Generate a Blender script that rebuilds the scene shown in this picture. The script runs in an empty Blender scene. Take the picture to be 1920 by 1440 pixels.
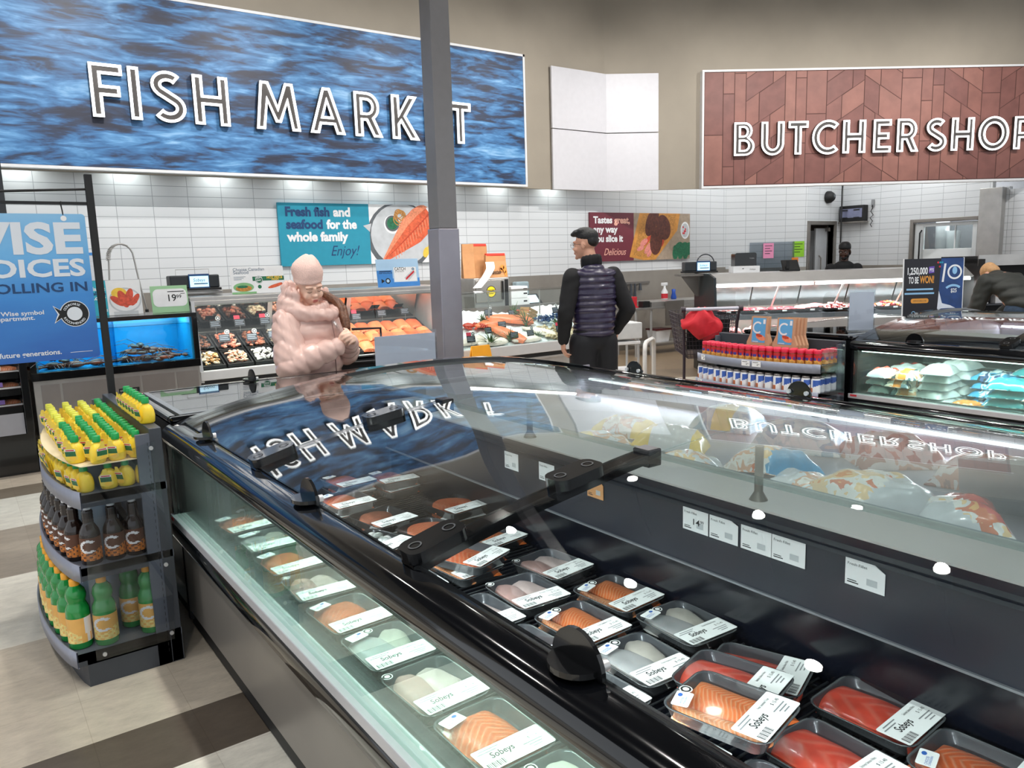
import bpy, bmesh, math, random
from mathutils import Matrix, Vector, Euler
random.seed(7)
PI = math.pi
scene = bpy.context.scene
COL = scene.collection

# ------------------------------------------------------------------ camera
cam_d = bpy.data.cameras.new('camera')
cam = bpy.data.objects.new('camera', cam_d); COL.objects.link(cam)
cam_d.sensor_width = 36.0; cam_d.lens = 36.0*1450/1920; cam_d.clip_start = 0.02; cam_d.clip_end = 200
_r = [(0.8093917, -0.1160884, 0.5756810), (-0.5865299, -0.1106211, 0.8023376), (-0.0294596, -0.9870595, -0.1576251)]     # rows: world X, Y, Z in camera right / down / forward
cam.matrix_world = Matrix(((_r[0][0], -_r[0][1], -_r[0][2], 0), (_r[1][0], -_r[1][1], -_r[1][2], 0),
                           (_r[2][0], -_r[2][1], -_r[2][2], 1.58), (0, 0, 0, 1)))
scene.camera = cam

# ------------------------------------------------------------------ exposure, world, store lamps
scene.view_settings.view_transform = 'Standard'
scene.view_settings.look = 'None'
scene.view_settings.gamma = 1.0
scene.view_settings.use_curve_mapping = False
scene.view_settings.exposure = 0.0
scene.cycles.transparent_max_bounces = 32
scene.cycles.max_bounces = 8
world = bpy.data.worlds.new('store_air'); scene.world = world; world.use_nodes = True
_bg = world.node_tree.nodes['Background']
_bg.inputs[0].default_value = (0.90, 0.95, 1.0, 1); _bg.inputs[1].default_value = 1.0   # the rest of the bright store

def lamp(kind, loc, power, size=0.1, color=(1, 1, 1), rot=(0, 0, 0), **kw):
    d = bpy.data.lights.new('store_lamp', kind); d.energy = power; d.color = color
    if kind == 'AREA':
        d.shape = 'RECTANGLE'; d.size = size; d.size_y = kw.get('size_y', size)
    else:
        d.shadow_soft_size = size
    if kind == 'SPOT':
        d.spot_size = math.radians(kw.get('cone', 120)); d.spot_blend = kw.get('blend', 0.8)
    o = bpy.data.objects.new('store_lamp', d); COL.objects.link(o); o.location = loc; o.rotation_euler = rot
    return o

SPOTS = [(x, y) for x in (-1.0, 1.4, 3.8, 6.2, 8.6) for y in (-0.8, 1.2, 3.2, 5.2, 7.2) if not (x > 6.5 and y > 6) and not (x < 0 and y > 6)]
LAMP_Z = 5.0
for (x, y) in SPOTS:
    lamp('SPOT', (x, y, LAMP_Z - 0.06), 230, 0.06, (1.0, 0.97, 0.92), cone=125, blend=0.7)

def aim(a, b): return (Vector(b)-Vector(a)).to_track_quat('-Z', 'Y').to_euler()
for x in (-0.5, 1.6, 3.7, 5.8, 7.6):      # spots added to brighten the sign walls, over the fish side
    lamp('SPOT', (x, 6.3, 4.95), 260, 0.06, (1.0, 0.97, 0.93), aim((x, 6.3, 4.95), (x, 9.2, 3.2)), cone=85, blend=1.0)
for u in (0.2, 1.8, 3.4, 5.0):            # and over the butcher side
    p = (7.952+0.8387*u+0.5446*-0.3, 6.505-0.5446*u+0.8387*-0.3, 4.95); q = (7.952+0.8387*u+0.5446*2.6, 6.505-0.5446*u+0.8387*2.6, 3.3)
    lamp('SPOT', p, 260, 0.06, (1.0, 0.97, 0.93), aim(p, q), cone=85, blend=1.0)

# ------------------------------------------------------------------ materials
def lin(h):
    h = h.lstrip('#'); o = []
    for i in (0, 2, 4):
        c = int(h[i:i+2], 16)/255
        o.append(c/12.92 if c <= 0.04045 else ((c+0.055)/1.055)**2.4)
    return (o[0], o[1], o[2], 1)
MATS = {}
def nt(name):
    m = bpy.data.materials.new(name); m.use_nodes = True
    return m, m.node_tree.nodes, m.node_tree.links, m.node_tree.nodes['Principled BSDF']
def pm(name, col, rough=0.5, metal=0.0, var=0.08, scale=14.0, emit=0.0, alpha=1.0, bump=0.0, coat=0.0, spec=None, trans=0.0, sss=0.0):
    """plain procedural material: base colour broken up a little by noise"""
    if name in MATS: return MATS[name]
    m, N, L, b = nt(name)
    c = lin(col) if isinstance(col, str) else col
    b.inputs['Base Color'].default_value = c
    b.inputs['Roughness'].default_value = rough; b.inputs['Metallic'].default_value = metal
    if coat: b.inputs['Coat Weight'].default_value = coat; b.inputs['Coat Roughness'].default_value = 0.05
    if spec is not None: b.inputs['Specular IOR Level'].default_value = spec
    if trans: b.inputs['Transmission Weight'].default_value = trans
    if sss: b.inputs['Subsurface Weight'].default_value = sss; b.inputs['Subsurface Radius'].default_value = (0.02, 0.008, 0.005)
    if alpha < 1: b.inputs['Alpha'].default_value = alpha
    if emit:
        b.inputs['Emission Color'].default_value = c; b.inputs['Emission Strength'].default_value = emit
    if var > 0 or bump > 0:
        t = N.new('ShaderNodeTexCoord'); n = N.new('ShaderNodeTexNoise'); n.inputs['Scale'].default_value = scale; n.inputs['Detail'].default_value = 3
        L.new(t.outputs['Object'], n.inputs['Vector'])
        if var > 0:
            r = N.new('ShaderNodeValToRGB'); r.color_ramp.elements[0].position = 0.3; r.color_ramp.elements[1].position = 0.7
            r.color_ramp.elements[0].color = tuple(x*(1-var) for x in c[:3]) + (1,)
            r.color_ramp.elements[1].color = tuple(min(1, x*(1+var)) for x in c[:3]) + (1,)
            L.new(n.outputs['Fac'], r.inputs[0]); L.new(r.outputs[0], b.inputs['Base Color'])
        if bump > 0:
            bp = N.new('ShaderNodeBump'); bp.inputs['Strength'].default_value = bump; bp.inputs['Distance'].default_value = 0.01
            L.new(n.outputs['Fac'], bp.inputs['Height']); L.new(bp.outputs[0], b.inputs['Normal'])
    MATS[name] = m
    return m
def glass(name, tint='#f2fbf8', rough=0.0, boost=1.0, haze=0.0):
    """sheet glass / clear film: transparent with a Fresnel reflection, plus a little frost and painted pale haze if haze > 0"""
    if name in MATS: return MATS[name]
    m = bpy.data.materials.new(name); m.use_nodes = True; N = m.node_tree.nodes; L = m.node_tree.links; N.clear()
    out = N.new('ShaderNodeOutputMaterial'); mix = N.new('ShaderNodeMixShader'); tr = N.new('ShaderNodeBsdfTransparent'); gl = N.new('ShaderNodeBsdfGlossy')
    tr.inputs[0].default_value = lin(tint); gl.inputs['Roughness'].default_value = rough
    g = N.new('ShaderNodeNewGeometry'); ma = N.new('ShaderNodeMath'); ma.operation = 'MULTIPLY_ADD'
    ma.inputs[1].default_value = 1/1.5-1.5; ma.inputs[2].default_value = 1.5
    L.new(g.outputs['Backfacing'], ma.inputs[0])
    fr = N.new('ShaderNodeFresnel'); L.new(ma.outputs[0], fr.inputs['IOR'])
    mu = N.new('ShaderNodeMath'); mu.operation = 'MULTIPLY'; mu.use_clamp = True; mu.inputs[1].default_value = boost
    L.new(fr.outputs[0], mu.inputs[0]); L.new(mu.outputs[0], mix.inputs[0])
    base = tr.outputs[0]
    if haze > 0:
        di = N.new('ShaderNodeBsdfDiffuse'); di.inputs[0].default_value = (0.75, 0.85, 0.82, 1); mh = N.new('ShaderNodeMixShader')
        t = N.new('ShaderNodeTexCoord'); n = N.new('ShaderNodeTexNoise'); n.inputs['Scale'].default_value = 2.2; n.inputs['Detail'].default_value = 4
        L.new(t.outputs['Object'], n.inputs['Vector'])
        mm = N.new('ShaderNodeMapRange'); mm.inputs[1].default_value = 0.35; mm.inputs[2].default_value = 0.75; mm.inputs[3].default_value = haze*0.4; mm.inputs[4].default_value = haze*1.5
        L.new(n.outputs['Fac'], mm.inputs[0]); L.new(mm.outputs[0], mh.inputs[0])
        L.new(tr.outputs[0], mh.inputs[1]); L.new(di.outputs[0], mh.inputs[2]); base = mh.outputs[0]
    L.new(base, mix.inputs[1]); L.new(gl.outputs[0], mix.inputs[2]); L.new(mix.outputs[0], out.inputs[0])
    MATS[name] = m
    return m
def mottled(name, cols, scale=10, rough=.25, coat=.4):
    """busy printed film: patches of several flat colours"""
    m, N, L, b = nt(name); t = N.new('ShaderNodeTexCoord'); n = N.new('ShaderNodeTexNoise'); n.inputs['Scale'].default_value = scale; n.inputs['Detail'].default_value = 3; n.inputs['Distortion'].default_value = .6
    o = N.new('ShaderNodeObjectInfo'); ad = N.new('ShaderNodeVectorMath'); L.new(t.outputs['Object'], ad.inputs[0]); L.new(o.outputs['Location'], ad.inputs[1]); L.new(ad.outputs[0], n.inputs['Vector'])
    r = N.new('ShaderNodeValToRGB'); r.color_ramp.interpolation = 'CONSTANT'; e = r.color_ramp.elements; e[0].position = 0; e[0].color = lin(cols[0]); e.remove(e[1])
    for i, c in enumerate(cols[1:]): x = e.new(.36+.30*i/max(1, len(cols)-2)); x.color = lin(c)
    L.new(n.outputs['Fac'], r.inputs[0]); L.new(r.outputs[0], b.inputs['Base Color']); b.inputs['Roughness'].default_value = rough; b.inputs['Coat Weight'].default_value = coat
    return m
def flesh_mat(name, base, light, freq=55, k=.75, amt=.55, rough=.3):
    """fish flesh: fine V shaped seams fanning from the middle line, on broken colour"""
    m, N, L, b = nt(name); t = N.new('ShaderNodeTexCoord'); s = N.new('ShaderNodeSeparateXYZ'); L.new(t.outputs['Object'], s.inputs[0])
    def mth(op, a, v, c=None):
        n = N.new('ShaderNodeMath'); n.operation = op; L.new(a, n.inputs[0])
        if isinstance(v, (int, float)): n.inputs[1].default_value = v
        else: L.new(v, n.inputs[1])
        if c is not None: L.new(c, n.inputs[2])
        return n.outputs[0]
    n = N.new('ShaderNodeTexNoise'); n.inputs['Scale'].default_value = 22; n.inputs['Detail'].default_value = 4; L.new(t.outputs['Object'], n.inputs['Vector'])
    ph = mth('MULTIPLY_ADD', n.outputs['Fac'], .016, mth('MULTIPLY_ADD', mth('ABSOLUTE', s.outputs[1], 0), k, s.outputs[0]))
    w = mth('POWER', mth('ABSOLUTE', mth('SINE', mth('MULTIPLY', ph, freq*PI), 0), 0), 5.0)
    f = mth('MULTIPLY', w, amt); r = N.new('ShaderNodeMix'); r.data_type = 'RGBA'; L.new(f, r.inputs[0])
    c = N.new('ShaderNodeValToRGB'); e = c.color_ramp.elements; cb = lin(base); e[0].position = .3; e[0].color = tuple(x*.8 for x in cb[:3])+(1,); e[1].position = .7; e[1].color = tuple(min(1, x*1.12) for x in cb[:3])+(1,); L.new(n.outputs['Fac'], c.inputs[0])
    L.new(c.outputs[0], r.inputs[6]); r.inputs[7].default_value = lin(light); L.new(r.outputs[2], b.inputs['Base Color'])
    b.inputs['Roughness'].default_value = rough; b.inputs['Subsurface Weight'].default_value = .1; b.inputs['Subsurface Radius'].default_value = (.02, .008, .005)
    bp = N.new('ShaderNodeBump'); bp.inputs['Strength'].default_value = .35; bp.inputs['Distance'].default_value = .002; L.new(w, bp.inputs['Height']); L.new(bp.outputs[0], b.inputs['Normal'])
    MATS[name] = m
    return m
def tile_mat(name, w=0.38, h=0.115, col='#d9dcdf', grout='#9fa4a8', rough=0.25):
    m, N, L, b = nt(name); t = N.new('ShaderNodeTexCoord'); s = N.new('ShaderNodeSeparateXYZ'); c = N.new('ShaderNodeCombineXYZ')
    L.new(t.outputs['Object'], s.inputs[0]); L.new(s.outputs[0], c.inputs[0]); L.new(s.outputs[2], c.inputs[1])
    k = N.new('ShaderNodeTexBrick'); k.offset = 0; k.inputs['Scale'].default_value = 1; k.inputs['Brick Width'].default_value = w; k.inputs['Row Height'].default_value = h
    k.inputs['Mortar Size'].default_value = 0.0035; k.inputs['Mortar Smooth'].default_value = 0.2
    k.inputs['Color1'].default_value = lin(col); k.inputs['Color2'].default_value = tuple(x*0.96 for x in lin(col)[:3]) + (1,); k.inputs['Mortar'].default_value = lin(grout)
    L.new(c.outputs[0], k.inputs['Vector']); L.new(k.outputs['Color'], b.inputs['Base Color']); b.inputs['Roughness'].default_value = rough
    bp = N.new('ShaderNodeBump'); bp.inputs['Strength'].default_value = 0.3; bp.inputs['Distance'].default_value = 0.003; bp.invert = True
    L.new(k.outputs['Fac'], bp.inputs['Height']); L.new(bp.outputs[0], b.inputs['Normal'])
    return m
BLACK = pm('black_gloss_plastic', '#0a0b0d', 0.18, var=0.05, coat=0.4)
MBLACK = pm('matte_black', '#111214', 0.55)
DGREY = pm('dark_grey_enamel', '#3f434a', 0.4, var=0.05)
SHELFGREY = pm('slate_grey_shelf_metal', '#565b65', 0.4, var=0.05)
STEEL = pm('brushed_steel', '#bab8b5', 0.32, 0.72, var=0.1, scale=6)
STEELD = pm('dull_steel_panel', '#8f8a85', 0.38, 0.75, var=0.08, scale=4)
WHITE = pm('white_plastic', '#e9eaec', 0.4, var=0.03)
PAPER = pm('white_paper', '#f0f1f3', 0.7, var=0.02)
INK = pm('black_ink', '#17181a', 0.7, var=0)
ALU = pm('aluminium_rail', '#c9cacb', 0.35, 0.6, var=0.04)
CLEAR = glass('clear_glass', '#f6fbfa')
GREENGLASS = glass('green_edge_glass', '#eff8f4', haze=0.06)
LIDGLASS = glass('lid_glass', '#f5f9f9', boost=1.15)
ACRYL = glass('clear_acrylic', '#f4f6f8', boost=1.0)
FILM = glass('clear_film', '#f7f8fa', rough=0.08, boost=1.2)
LED = pm('led_tube', '#ffffff', 0.5, emit=6.0, var=0)

# ------------------------------------------------------------------ mesh builder
TXT = {}
def text_geo(s, bold=0.0, shear=0.0, space=1.0, outline=0.0):
    key = (s, bold, shear, space, outline)
    if key in TXT: return TXT[key]
    cu = bpy.data.curves.new('txt', 'FONT'); cu.body = s; cu.size = 1.0; cu.offset = bold; cu.shear = shear; cu.space_character = space; cu.resolution_u = 3
    if outline: cu.fill_mode = 'NONE'; cu.bevel_depth = outline; cu.bevel_resolution = 1
    o = bpy.data.objects.new('txt', cu)
    me = o.to_mesh()
    vs = [tuple(v.co) for v in me.vertices]; fs = [tuple(p.vertices) for p in me.polygons]
    o.to_mesh_clear(); bpy.data.objects.remove(o); bpy.data.curves.remove(cu)
    TXT[key] = (vs, fs)
    return TXT[key]
class MB:
    def __init__(s): s.v = []; s.f = []; s.m = []; s.s = []
    def add(s, vs, fs, mat=0, M=None, smooth=False):
        n = len(s.v)
        if M is not None: vs = [tuple(M @ Vector(p)) for p in vs]
        s.v += [tuple(p) for p in vs]
        for f in fs: s.f.append(tuple(i+n for i in f)); s.m.append(mat); s.s.append(smooth)
        return s
    def box(s, x0, x1, y0, y1, z0, z1, mat=0, M=None):
        vs = [(x, y, z) for x in (x0, x1) for y in (y0, y1) for z in (z0, z1)]
        return s.add(vs, [(0, 1, 3, 2), (4, 6, 7, 5), (0, 4, 5, 1), (2, 3, 7, 6), (0, 2, 6, 4), (1, 5, 7, 3)], mat, M)
    def prism(s, poly, h0, h1, mat=0, M=None, smooth=False):      # polygon in xy, extruded along z
        n = len(poly); ar = sum(poly[i][0]*poly[(i+1) % n][1]-poly[(i+1) % n][0]*poly[i][1] for i in range(n))
        if ar < 0: poly = poly[::-1]
        vs = [(p[0], p[1], h0) for p in poly] + [(p[0], p[1], h1) for p in poly]
        s.add(vs, [tuple(range(n))[::-1], tuple(range(n, 2*n))], mat, M)
        return s.add(vs, [(i, (i+1) % n, n+(i+1) % n, n+i) for i in range(n)], mat, M, smooth)
    def flat(s, poly, z=0, mat=0, M=None):
        n = len(poly); ar = sum(poly[i][0]*poly[(i+1) % n][1]-poly[(i+1) % n][0]*poly[i][1] for i in range(n))
        if ar < 0: poly = poly[::-1]
        return s.add([(p[0], p[1], z) for p in poly], [tuple(range(n))], mat, M)
    def rect(s, x0, x1, y0, y1, z=0, mat=0, M=None): return s.flat([(x0, y0), (x1, y0), (x1, y1), (x0, y1)], z, mat, M)
    def disc(s, cx, cy, rx, ry=None, z=0, mat=0, M=None, n=28, rot=0):
        ry = ry or rx; c, si = math.cos(rot), math.sin(rot)
        return s.flat([(cx+c*rx*math.cos(2*PI*i/n)-si*ry*math.sin(2*PI*i/n), cy+si*rx*math.cos(2*PI*i/n)+c*ry*math.sin(2*PI*i/n)) for i in range(n)], z, mat, M)
    def ring(s, cx, cy, r0, r1, z=0, mat=0, a0=0, a1=2*PI, M=None, n=28):
        vs = []
        for i in range(n+1):
            a = a0+(a1-a0)*i/n
            vs += [(cx+r0*math.cos(a), cy+r0*math.sin(a), z), (cx+r1*math.cos(a), cy+r1*math.sin(a), z)]
        return s.add(vs, [(2*i, 2*i+1, 2*i+3, 2*i+2) for i in range(n)], mat, M)
    def text(s, t, x, y, size, z=0, mat=0, M=None, bold=0.0, align='L', shear=0.0, space=1.0, width=None, depth=0):
        vs, fs = text_geo(t, bold, shear, space)
        if not vs: return s
        x0 = min(v[0] for v in vs); x1 = max(v[0] for v in vs); k = size
        kx = k if width is None else width/(x1-x0)
        off = {'L': x0, 'C': (x0+x1)/2, 'R': x1}[align]
        return s.add([(x+(v[0]-off)*kx, y+v[1]*k, z) for v in vs], fs, mat, M)
    def cyl(s, p, q, r0, r1=None, n=12, mat=0, cap=True, smooth=True):
        p = Vector(p); q = Vector(q); r1 = r0 if r1 is None else r1
        d = (q-p).normalized(); a = d.orthogonal().normalized(); b = d.cross(a); vs = []
        for i in range(n):
            t = 2*PI*i/n; u = a*math.cos(t)+b*math.sin(t)
            vs += [tuple(p+u*r0), tuple(q+u*r1)]
        s.add(vs, [(2*i, 2*((i+1) % n), 2*((i+1) % n)+1, 2*i+1) for i in range(n)], mat, None, smooth)
        if cap: s.add(vs, [tuple(2*i for i in range(n))[::-1], tuple(2*i+1 for i in range(n))], mat)
        return s
    def tube(s, path, r, n=8, mat=0, closed=False, rf=None):
        P = [Vector(p) for p in path]; m = len(P); vs = []; up = None
        for i in range(m):
            a = P[(i-1) % m] if (closed or i > 0) else P[i]; b = P[(i+1) % m] if (closed or i < m-1) else P[i]
            d = (b-a).normalized()
            if up is None: up = d.orthogonal().normalized()
            up = (up-d*up.dot(d)).normalized(); w = d.cross(up); rr = r if rf is None else rf(i/(m-1))*r
            for k in range(n):
                t = 2*PI*k/n; vs.append(tuple(P[i]+(up*math.cos(t)+w*math.sin(t))*rr))
        fs = []
        for i in range(m if closed else m-1):
            j = (i+1) % m
            for k in range(n): fs.append((i*n+k, i*n+(k+1) % n, j*n+(k+1) % n, j*n+k))
        s.add(vs, fs, mat, None, True)
        if not closed: s.add(vs, [tuple(range(n))[::-1], tuple((m-1)*n+k for k in range(n))], mat)
        return s
    def lathe(s, prof, n=16, mat=0, M=None, sx=1.0, sy=1.0, smooth=True):
        vs = []; m = len(prof)
        for (r, z) in prof:
            for k in range(n):
                t = 2*PI*k/n; vs.append((r*sx*math.cos(t), r*sy*math.sin(t), z))
        fs = [(i*n+k, i*n+(k+1) % n, (i+1)*n+(k+1) % n, (i+1)*n+k) for i in range(m-1) for k in range(n)]
        s.add(vs, fs, mat, M, smooth)
        caps = []
        if prof[0][0] > 1e-5: caps.append(tuple(range(n))[::-1])
        if prof[-1][0] > 1e-5: caps.append(tuple((m-1)*n+k for k in range(n)))
        if caps: s.add(vs, caps, mat, M)
        return s
    def ell(s, c, r, nu=14, nv=9, mat=0, M=None, rot=None):
        T = Matrix.Translation(c)
        if rot is not None: T = T @ (rot if isinstance(rot, Matrix) else Euler(rot).to_matrix().to_4x4())
        if M is not None: T = M @ T
        vs = [(0, 0, -r[2])]; 
        for j in range(1, nv):
            ph = -PI/2+PI*j/nv
            for i in range(nu): vs.append((r[0]*math.cos(ph)*math.cos(2*PI*i/nu), r[1]*math.cos(ph)*math.sin(2*PI*i/nu), r[2]*math.sin(ph)))
        vs.append((0, 0, r[2])); t = len(vs)-1; fs = []
        for i in range(nu):
            i2 = (i+1) % nu
            fs.append((0, 1+i2, 1+i)); fs.append((t, 1+(nv-2)*nu+i, 1+(nv-2)*nu+i2))
            for j in range(nv-2): fs.append((1+j*nu+i, 1+j*nu+i2, 1+(j+1)*nu+i2, 1+(j+1)*nu+i))
        return s.add(vs, fs, mat, T, True)
    def grid(s, fn, nu, nv, mat=0, M=None, smooth=True, closed=False):
        vs = [fn(i/nu, j/nv) for j in range(nv+1) for i in range(nu+1)]
        fs = [(j*(nu+1)+i, j*(nu+1)+i+1, (j+1)*(nu+1)+i+1, (j+1)*(nu+1)+i) for j in range(nv) for i in range(nu)]
        return s.add(vs, fs, mat, M, smooth)
    def slab(s, fn, nu, nv, th, mat=0, M=None, smooth=True):      # a curved sheet with thickness th along z
        n = (nu+1)*(nv+1)
        top = [fn(i/nu, j/nv) for j in range(nv+1) for i in range(nu+1)]
        vs = top + [(p[0], p[1], p[2]-th) for p in top]
        q = [(j*(nu+1)+i, j*(nu+1)+i+1, (j+1)*(nu+1)+i+1, (j+1)*(nu+1)+i) for j in range(nv) for i in range(nu)]
        s.add(vs, q + [tuple(a+n for a in f[::-1]) for f in q], mat, M, smooth)
        ed = []
        for i in range(nu):
            ed.append((i+1, i, i+n, i+1+n)); k = nv*(nu+1)+i; ed.append((k, k+1, k+1+n, k+n))
        for j in range(nv):
            a = j*(nu+1); b = a+nu+1; ed.append((a, b, b+n, a+n)); a = j*(nu+1)+nu; b = a+nu+1; ed.append((b, a, a+n, b+n))
        return s.add(vs, ed, mat, M)
    def mesh(s, name, mats, bevel=0):
        me = bpy.data.meshes.new(name); me.from_pydata(s.v, [], s.f)
        for m in (mats if isinstance(mats, (list, tuple)) else [mats]): me.materials.append(m)
        me.polygons.foreach_set('material_index', s.m); me.polygons.foreach_set('use_smooth', s.s); me.update()
        return me
    def build(s, name, mats, parent=None, loc=(0, 0, 0), rot=(0, 0, 0), bevel=0, seg=2):
        o = bpy.data.objects.new(name, s.mesh(name, mats)); COL.objects.link(o)
        o.location = loc; o.rotation_euler = rot
        if parent is not None: o.parent = parent
        if bevel:
            b = o.modifiers.new('bevel', 'BEVEL'); b.width = bevel; b.segments = seg; b.limit_method = 'ANGLE'; b.angle_limit = 0.6
        return o
def tag(o, label, cat, group=None):
    o['label'] = label; o['category'] = cat
    if group: o['group'] = group
    return o
def thing(name, label, cat, loc=(0, 0, 0), rotz=0.0, group=None, rot=None):
    o = bpy.data.objects.new(name, None); COL.objects.link(o); o.location = loc
    o.rotation_euler = rot if rot is not None else (0, 0, rotz); o.empty_display_size = 0.1
    return tag(o, label, cat, group)
def struct(o): o['kind'] = 'structure'; return o
def dup(root, loc, rot, label, group=None):
    r = root.copy(); COL.objects.link(r); r.location = loc; r.rotation_euler = rot if not isinstance(rot, (int, float)) else (0, 0, rot)
    r['label'] = label
    if group: r['group'] = group
    for ch in list(root.children):
        c = ch.copy(); COL.objects.link(c); c.parent = r
        for g in list(ch.children):
            d = g.copy(); COL.objects.link(d); d.parent = c
    return r
def setmat(o, m):      # give one object its own material without touching shared mesh data
    o.material_slots[0].link = 'OBJECT'; o.material_slots[0].material = m
ORD = ['first', 'second', 'third', 'fourth', 'fifth', 'sixth', 'seventh', 'eighth', 'ninth', 'tenth', 'eleventh', 'twelfth', 'thirteenth', 'fourteenth', 'fifteenth', 'sixteenth', 'seventeenth', 'eighteenth', 'nineteenth', 'twentieth', 'twenty-first', 'twenty-second', 'twenty-third', 'twenty-fourth']
WORK = bpy.data.scenes.new('workbench')      # scratch scene for fusing shapes; removed at the end
def blob(mb, voxel, smooth=4, factor=0.5):
    """fuse overlapping closed shapes into one continuous skin"""
    o = bpy.data.objects.new('blob', mb.mesh('blob', WHITE)); WORK.collection.objects.link(o)
    r = o.modifiers.new('r', 'REMESH'); r.mode = 'VOXEL'; r.voxel_size = voxel
    if smooth: q = o.modifiers.new('s', 'SMOOTH'); q.iterations = smooth; q.factor = factor
    with bpy.context.temp_override(scene=WORK, view_layer=WORK.view_layers[0]):
        dg = bpy.context.evaluated_depsgraph_get(); dg.update()
        me = bpy.data.meshes.new_from_object(o.evaluated_get(dg))
    bpy.data.objects.remove(o)
    for p in me.polygons: p.use_smooth = True
    return me
def mesh_obj(name, me, mats, parent=None, loc=(0, 0, 0), rot=(0, 0, 0)):
    me.materials.clear()
    for m in (mats if isinstance(mats, (list, tuple)) else [mats]): me.materials.append(m)
    o = bpy.data.objects.new(name, me); COL.objects.link(o); o.location = loc; o.rotation_euler = rot
    if parent is not None: o.parent = parent
    return o
# frame of the butcher side: u runs along its case, v goes away from the shopper
BA = math.radians(-33); BO = Vector((7.952, 6.505, 0)); BU = Vector((math.cos(BA), math.sin(BA), 0)); BV = Vector((-math.sin(BA), math.cos(BA), 0))
def bw(u, v, z=0): return tuple(BO+BU*u+BV*v+Vector((0, 0, z)))
# upright sheet frames: local x along, local y up
def upright(loc, rotz, tilt=0): return Matrix.Translation(loc) @ Matrix.Rotation(rotz, 4, 'Z') @ Matrix.Rotation(PI/2-tilt, 4, 'X')

# ================================================================== SETTING
def floor_mat():
    m, N, L, b = nt('floor_tiles'); t = N.new('ShaderNodeTexCoord'); s = N.new('ShaderNodeSeparateXYZ'); L.new(t.outputs['Object'], s.inputs[0])
    def ramp(src, lo, hi, stops):
        mr = N.new('ShaderNodeMapRange'); mr.inputs[1].default_value = lo; mr.inputs[2].default_value = hi; L.new(src, mr.inputs[0])
        r = N.new('ShaderNodeValToRGB'); r.color_ramp.interpolation = 'CONSTANT'; e = r.color_ramp.elements
        e[0].position = 0; e[0].color = lin(stops[0][1]); e.remove(e[1])
        for p, c in stops[1:]:
            x = e.new((p-lo)/(hi-lo)); x.color = lin(c)
        L.new(mr.outputs[0], r.inputs[0]); return r.outputs[0]
    W, T, D, B = '#d9d5ca', '#a3998c', '#5a5148', '#bcb2a3'
    y = ramp(s.outputs[1], -4, 12, [(-4, W), (-1.4, T), (-0.4, W), (0.5, D), (0.85, B), (1.8, W), (2.49, D), (2.81, B), (3.78, W), (4.71, T), (5.65, W), (6.46, '#7d7264'), (6.8, '#cbbfae'), (7.08, T)])
    # butcher side: bands run along its own case
    vx = N.new('ShaderNodeMath'); vx.operation = 'MULTIPLY'; vx.inputs[1].default_value = BV.x; L.new(s.outputs[0], vx.inputs[0])
    vy = N.new('ShaderNodeMath'); vy.operation = 'MULTIPLY_ADD'; vy.inputs[1].default_value = BV.y; L.new(s.outputs[1], vy.inputs[0]); L.new(vx.outputs[0], vy.inputs[2])
    v0 = BO.dot(BV)
    bb = ramp(vy.outputs[0], v0-4, v0+6, [(v0-4, '#a08c76'), (v0-0.42, '#6d6052'), (v0-0.32, '#d6cfc0'), (v0+0.12, '#8d7b67'), (v0+0.9, '#a08a70')])
    gt = N.new('ShaderNodeMath'); gt.operation = 'GREATER_THAN'; gt.inputs[1].default_value = 5.0; L.new(s.outputs[0], gt.inputs[0])
    mx = N.new('ShaderNodeMix'); mx.data_type = 'RGBA'; L.new(gt.outputs[0], mx.inputs[0]); L.new(y, mx.inputs[6]); L.new(bb, mx.inputs[7])
    # grain, flecks and tile joints
    n = N.new('ShaderNodeTexNoise'); n.inputs['Scale'].default_value = 9; n.inputs['Detail'].default_value = 8; n.inputs['Roughness'].default_value = 0.75
    mp = N.new('ShaderNodeMapping'); mp.inputs['Scale'].default_value = (1, 2.2, 1); mp.inputs['Rotation'].default_value = (0, 0, 0.5); L.new(t.outputs['Object'], mp.inputs[0]); L.new(mp.outputs[0], n.inputs['Vector'])
    mr = N.new('ShaderNodeMapRange'); mr.inputs[1].default_value = 0.3; mr.inputs[2].default_value = 0.7; mr.inputs[3].default_value = 0.78; mr.inputs[4].default_value = 1.12; L.new(n.outputs['Fac'], mr.inputs[0])
    k = N.new('ShaderNodeTexBrick'); k.offset = 0; k.inputs['Scale'].default_value = 1; k.inputs['Brick Width'].default_value = 0.32; k.inputs['Row Height'].default_value = 0.3225; k.inputs['Mortar Size'].default_value = 0.0015
    k.inputs['Color1'].default_value = (1, 1, 1, 1); k.inputs['Color2'].default_value = (0.93, 0.92, 0.91, 1); k.inputs['Mortar'].default_value = (0.8, 0.78, 0.76, 1)
    mp2 = N.new('ShaderNodeMapping'); mp2.inputs['Location'].default_value = (0.1, 0.0915, 0); L.new(t.outputs['Object'], mp2.inputs[0]); L.new(mp2.outputs[0], k.inputs['Vector'])
    m1 = N.new('ShaderNodeMix'); m1.data_type = 'RGBA'; m1.blend_type = 'MULTIPLY'; m1.inputs[0].default_value = 1; L.new(mx.outputs[2], m1.inputs[6]); L.new(mr.outputs[0], m1.inputs[7])
    m2 = N.new('ShaderNodeMix'); m2.data_type = 'RGBA'; m2.blend_type = 'MULTIPLY'; m2.inputs[0].default_value = 1; L.new(m1.outputs[2], m2.inputs[6]); L.new(k.outputs['Color'], m2.inputs[7])
    L.new(m2.outputs[2], b.inputs['Base Color']); b.inputs['Roughness'].default_value = 0.28; b.inputs['Specular IOR Level'].default_value = 0.35
    return m
struct(MB().box(-6, 18, -6, 13, -0.1, 0).build('floor', floor_mat()))
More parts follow.
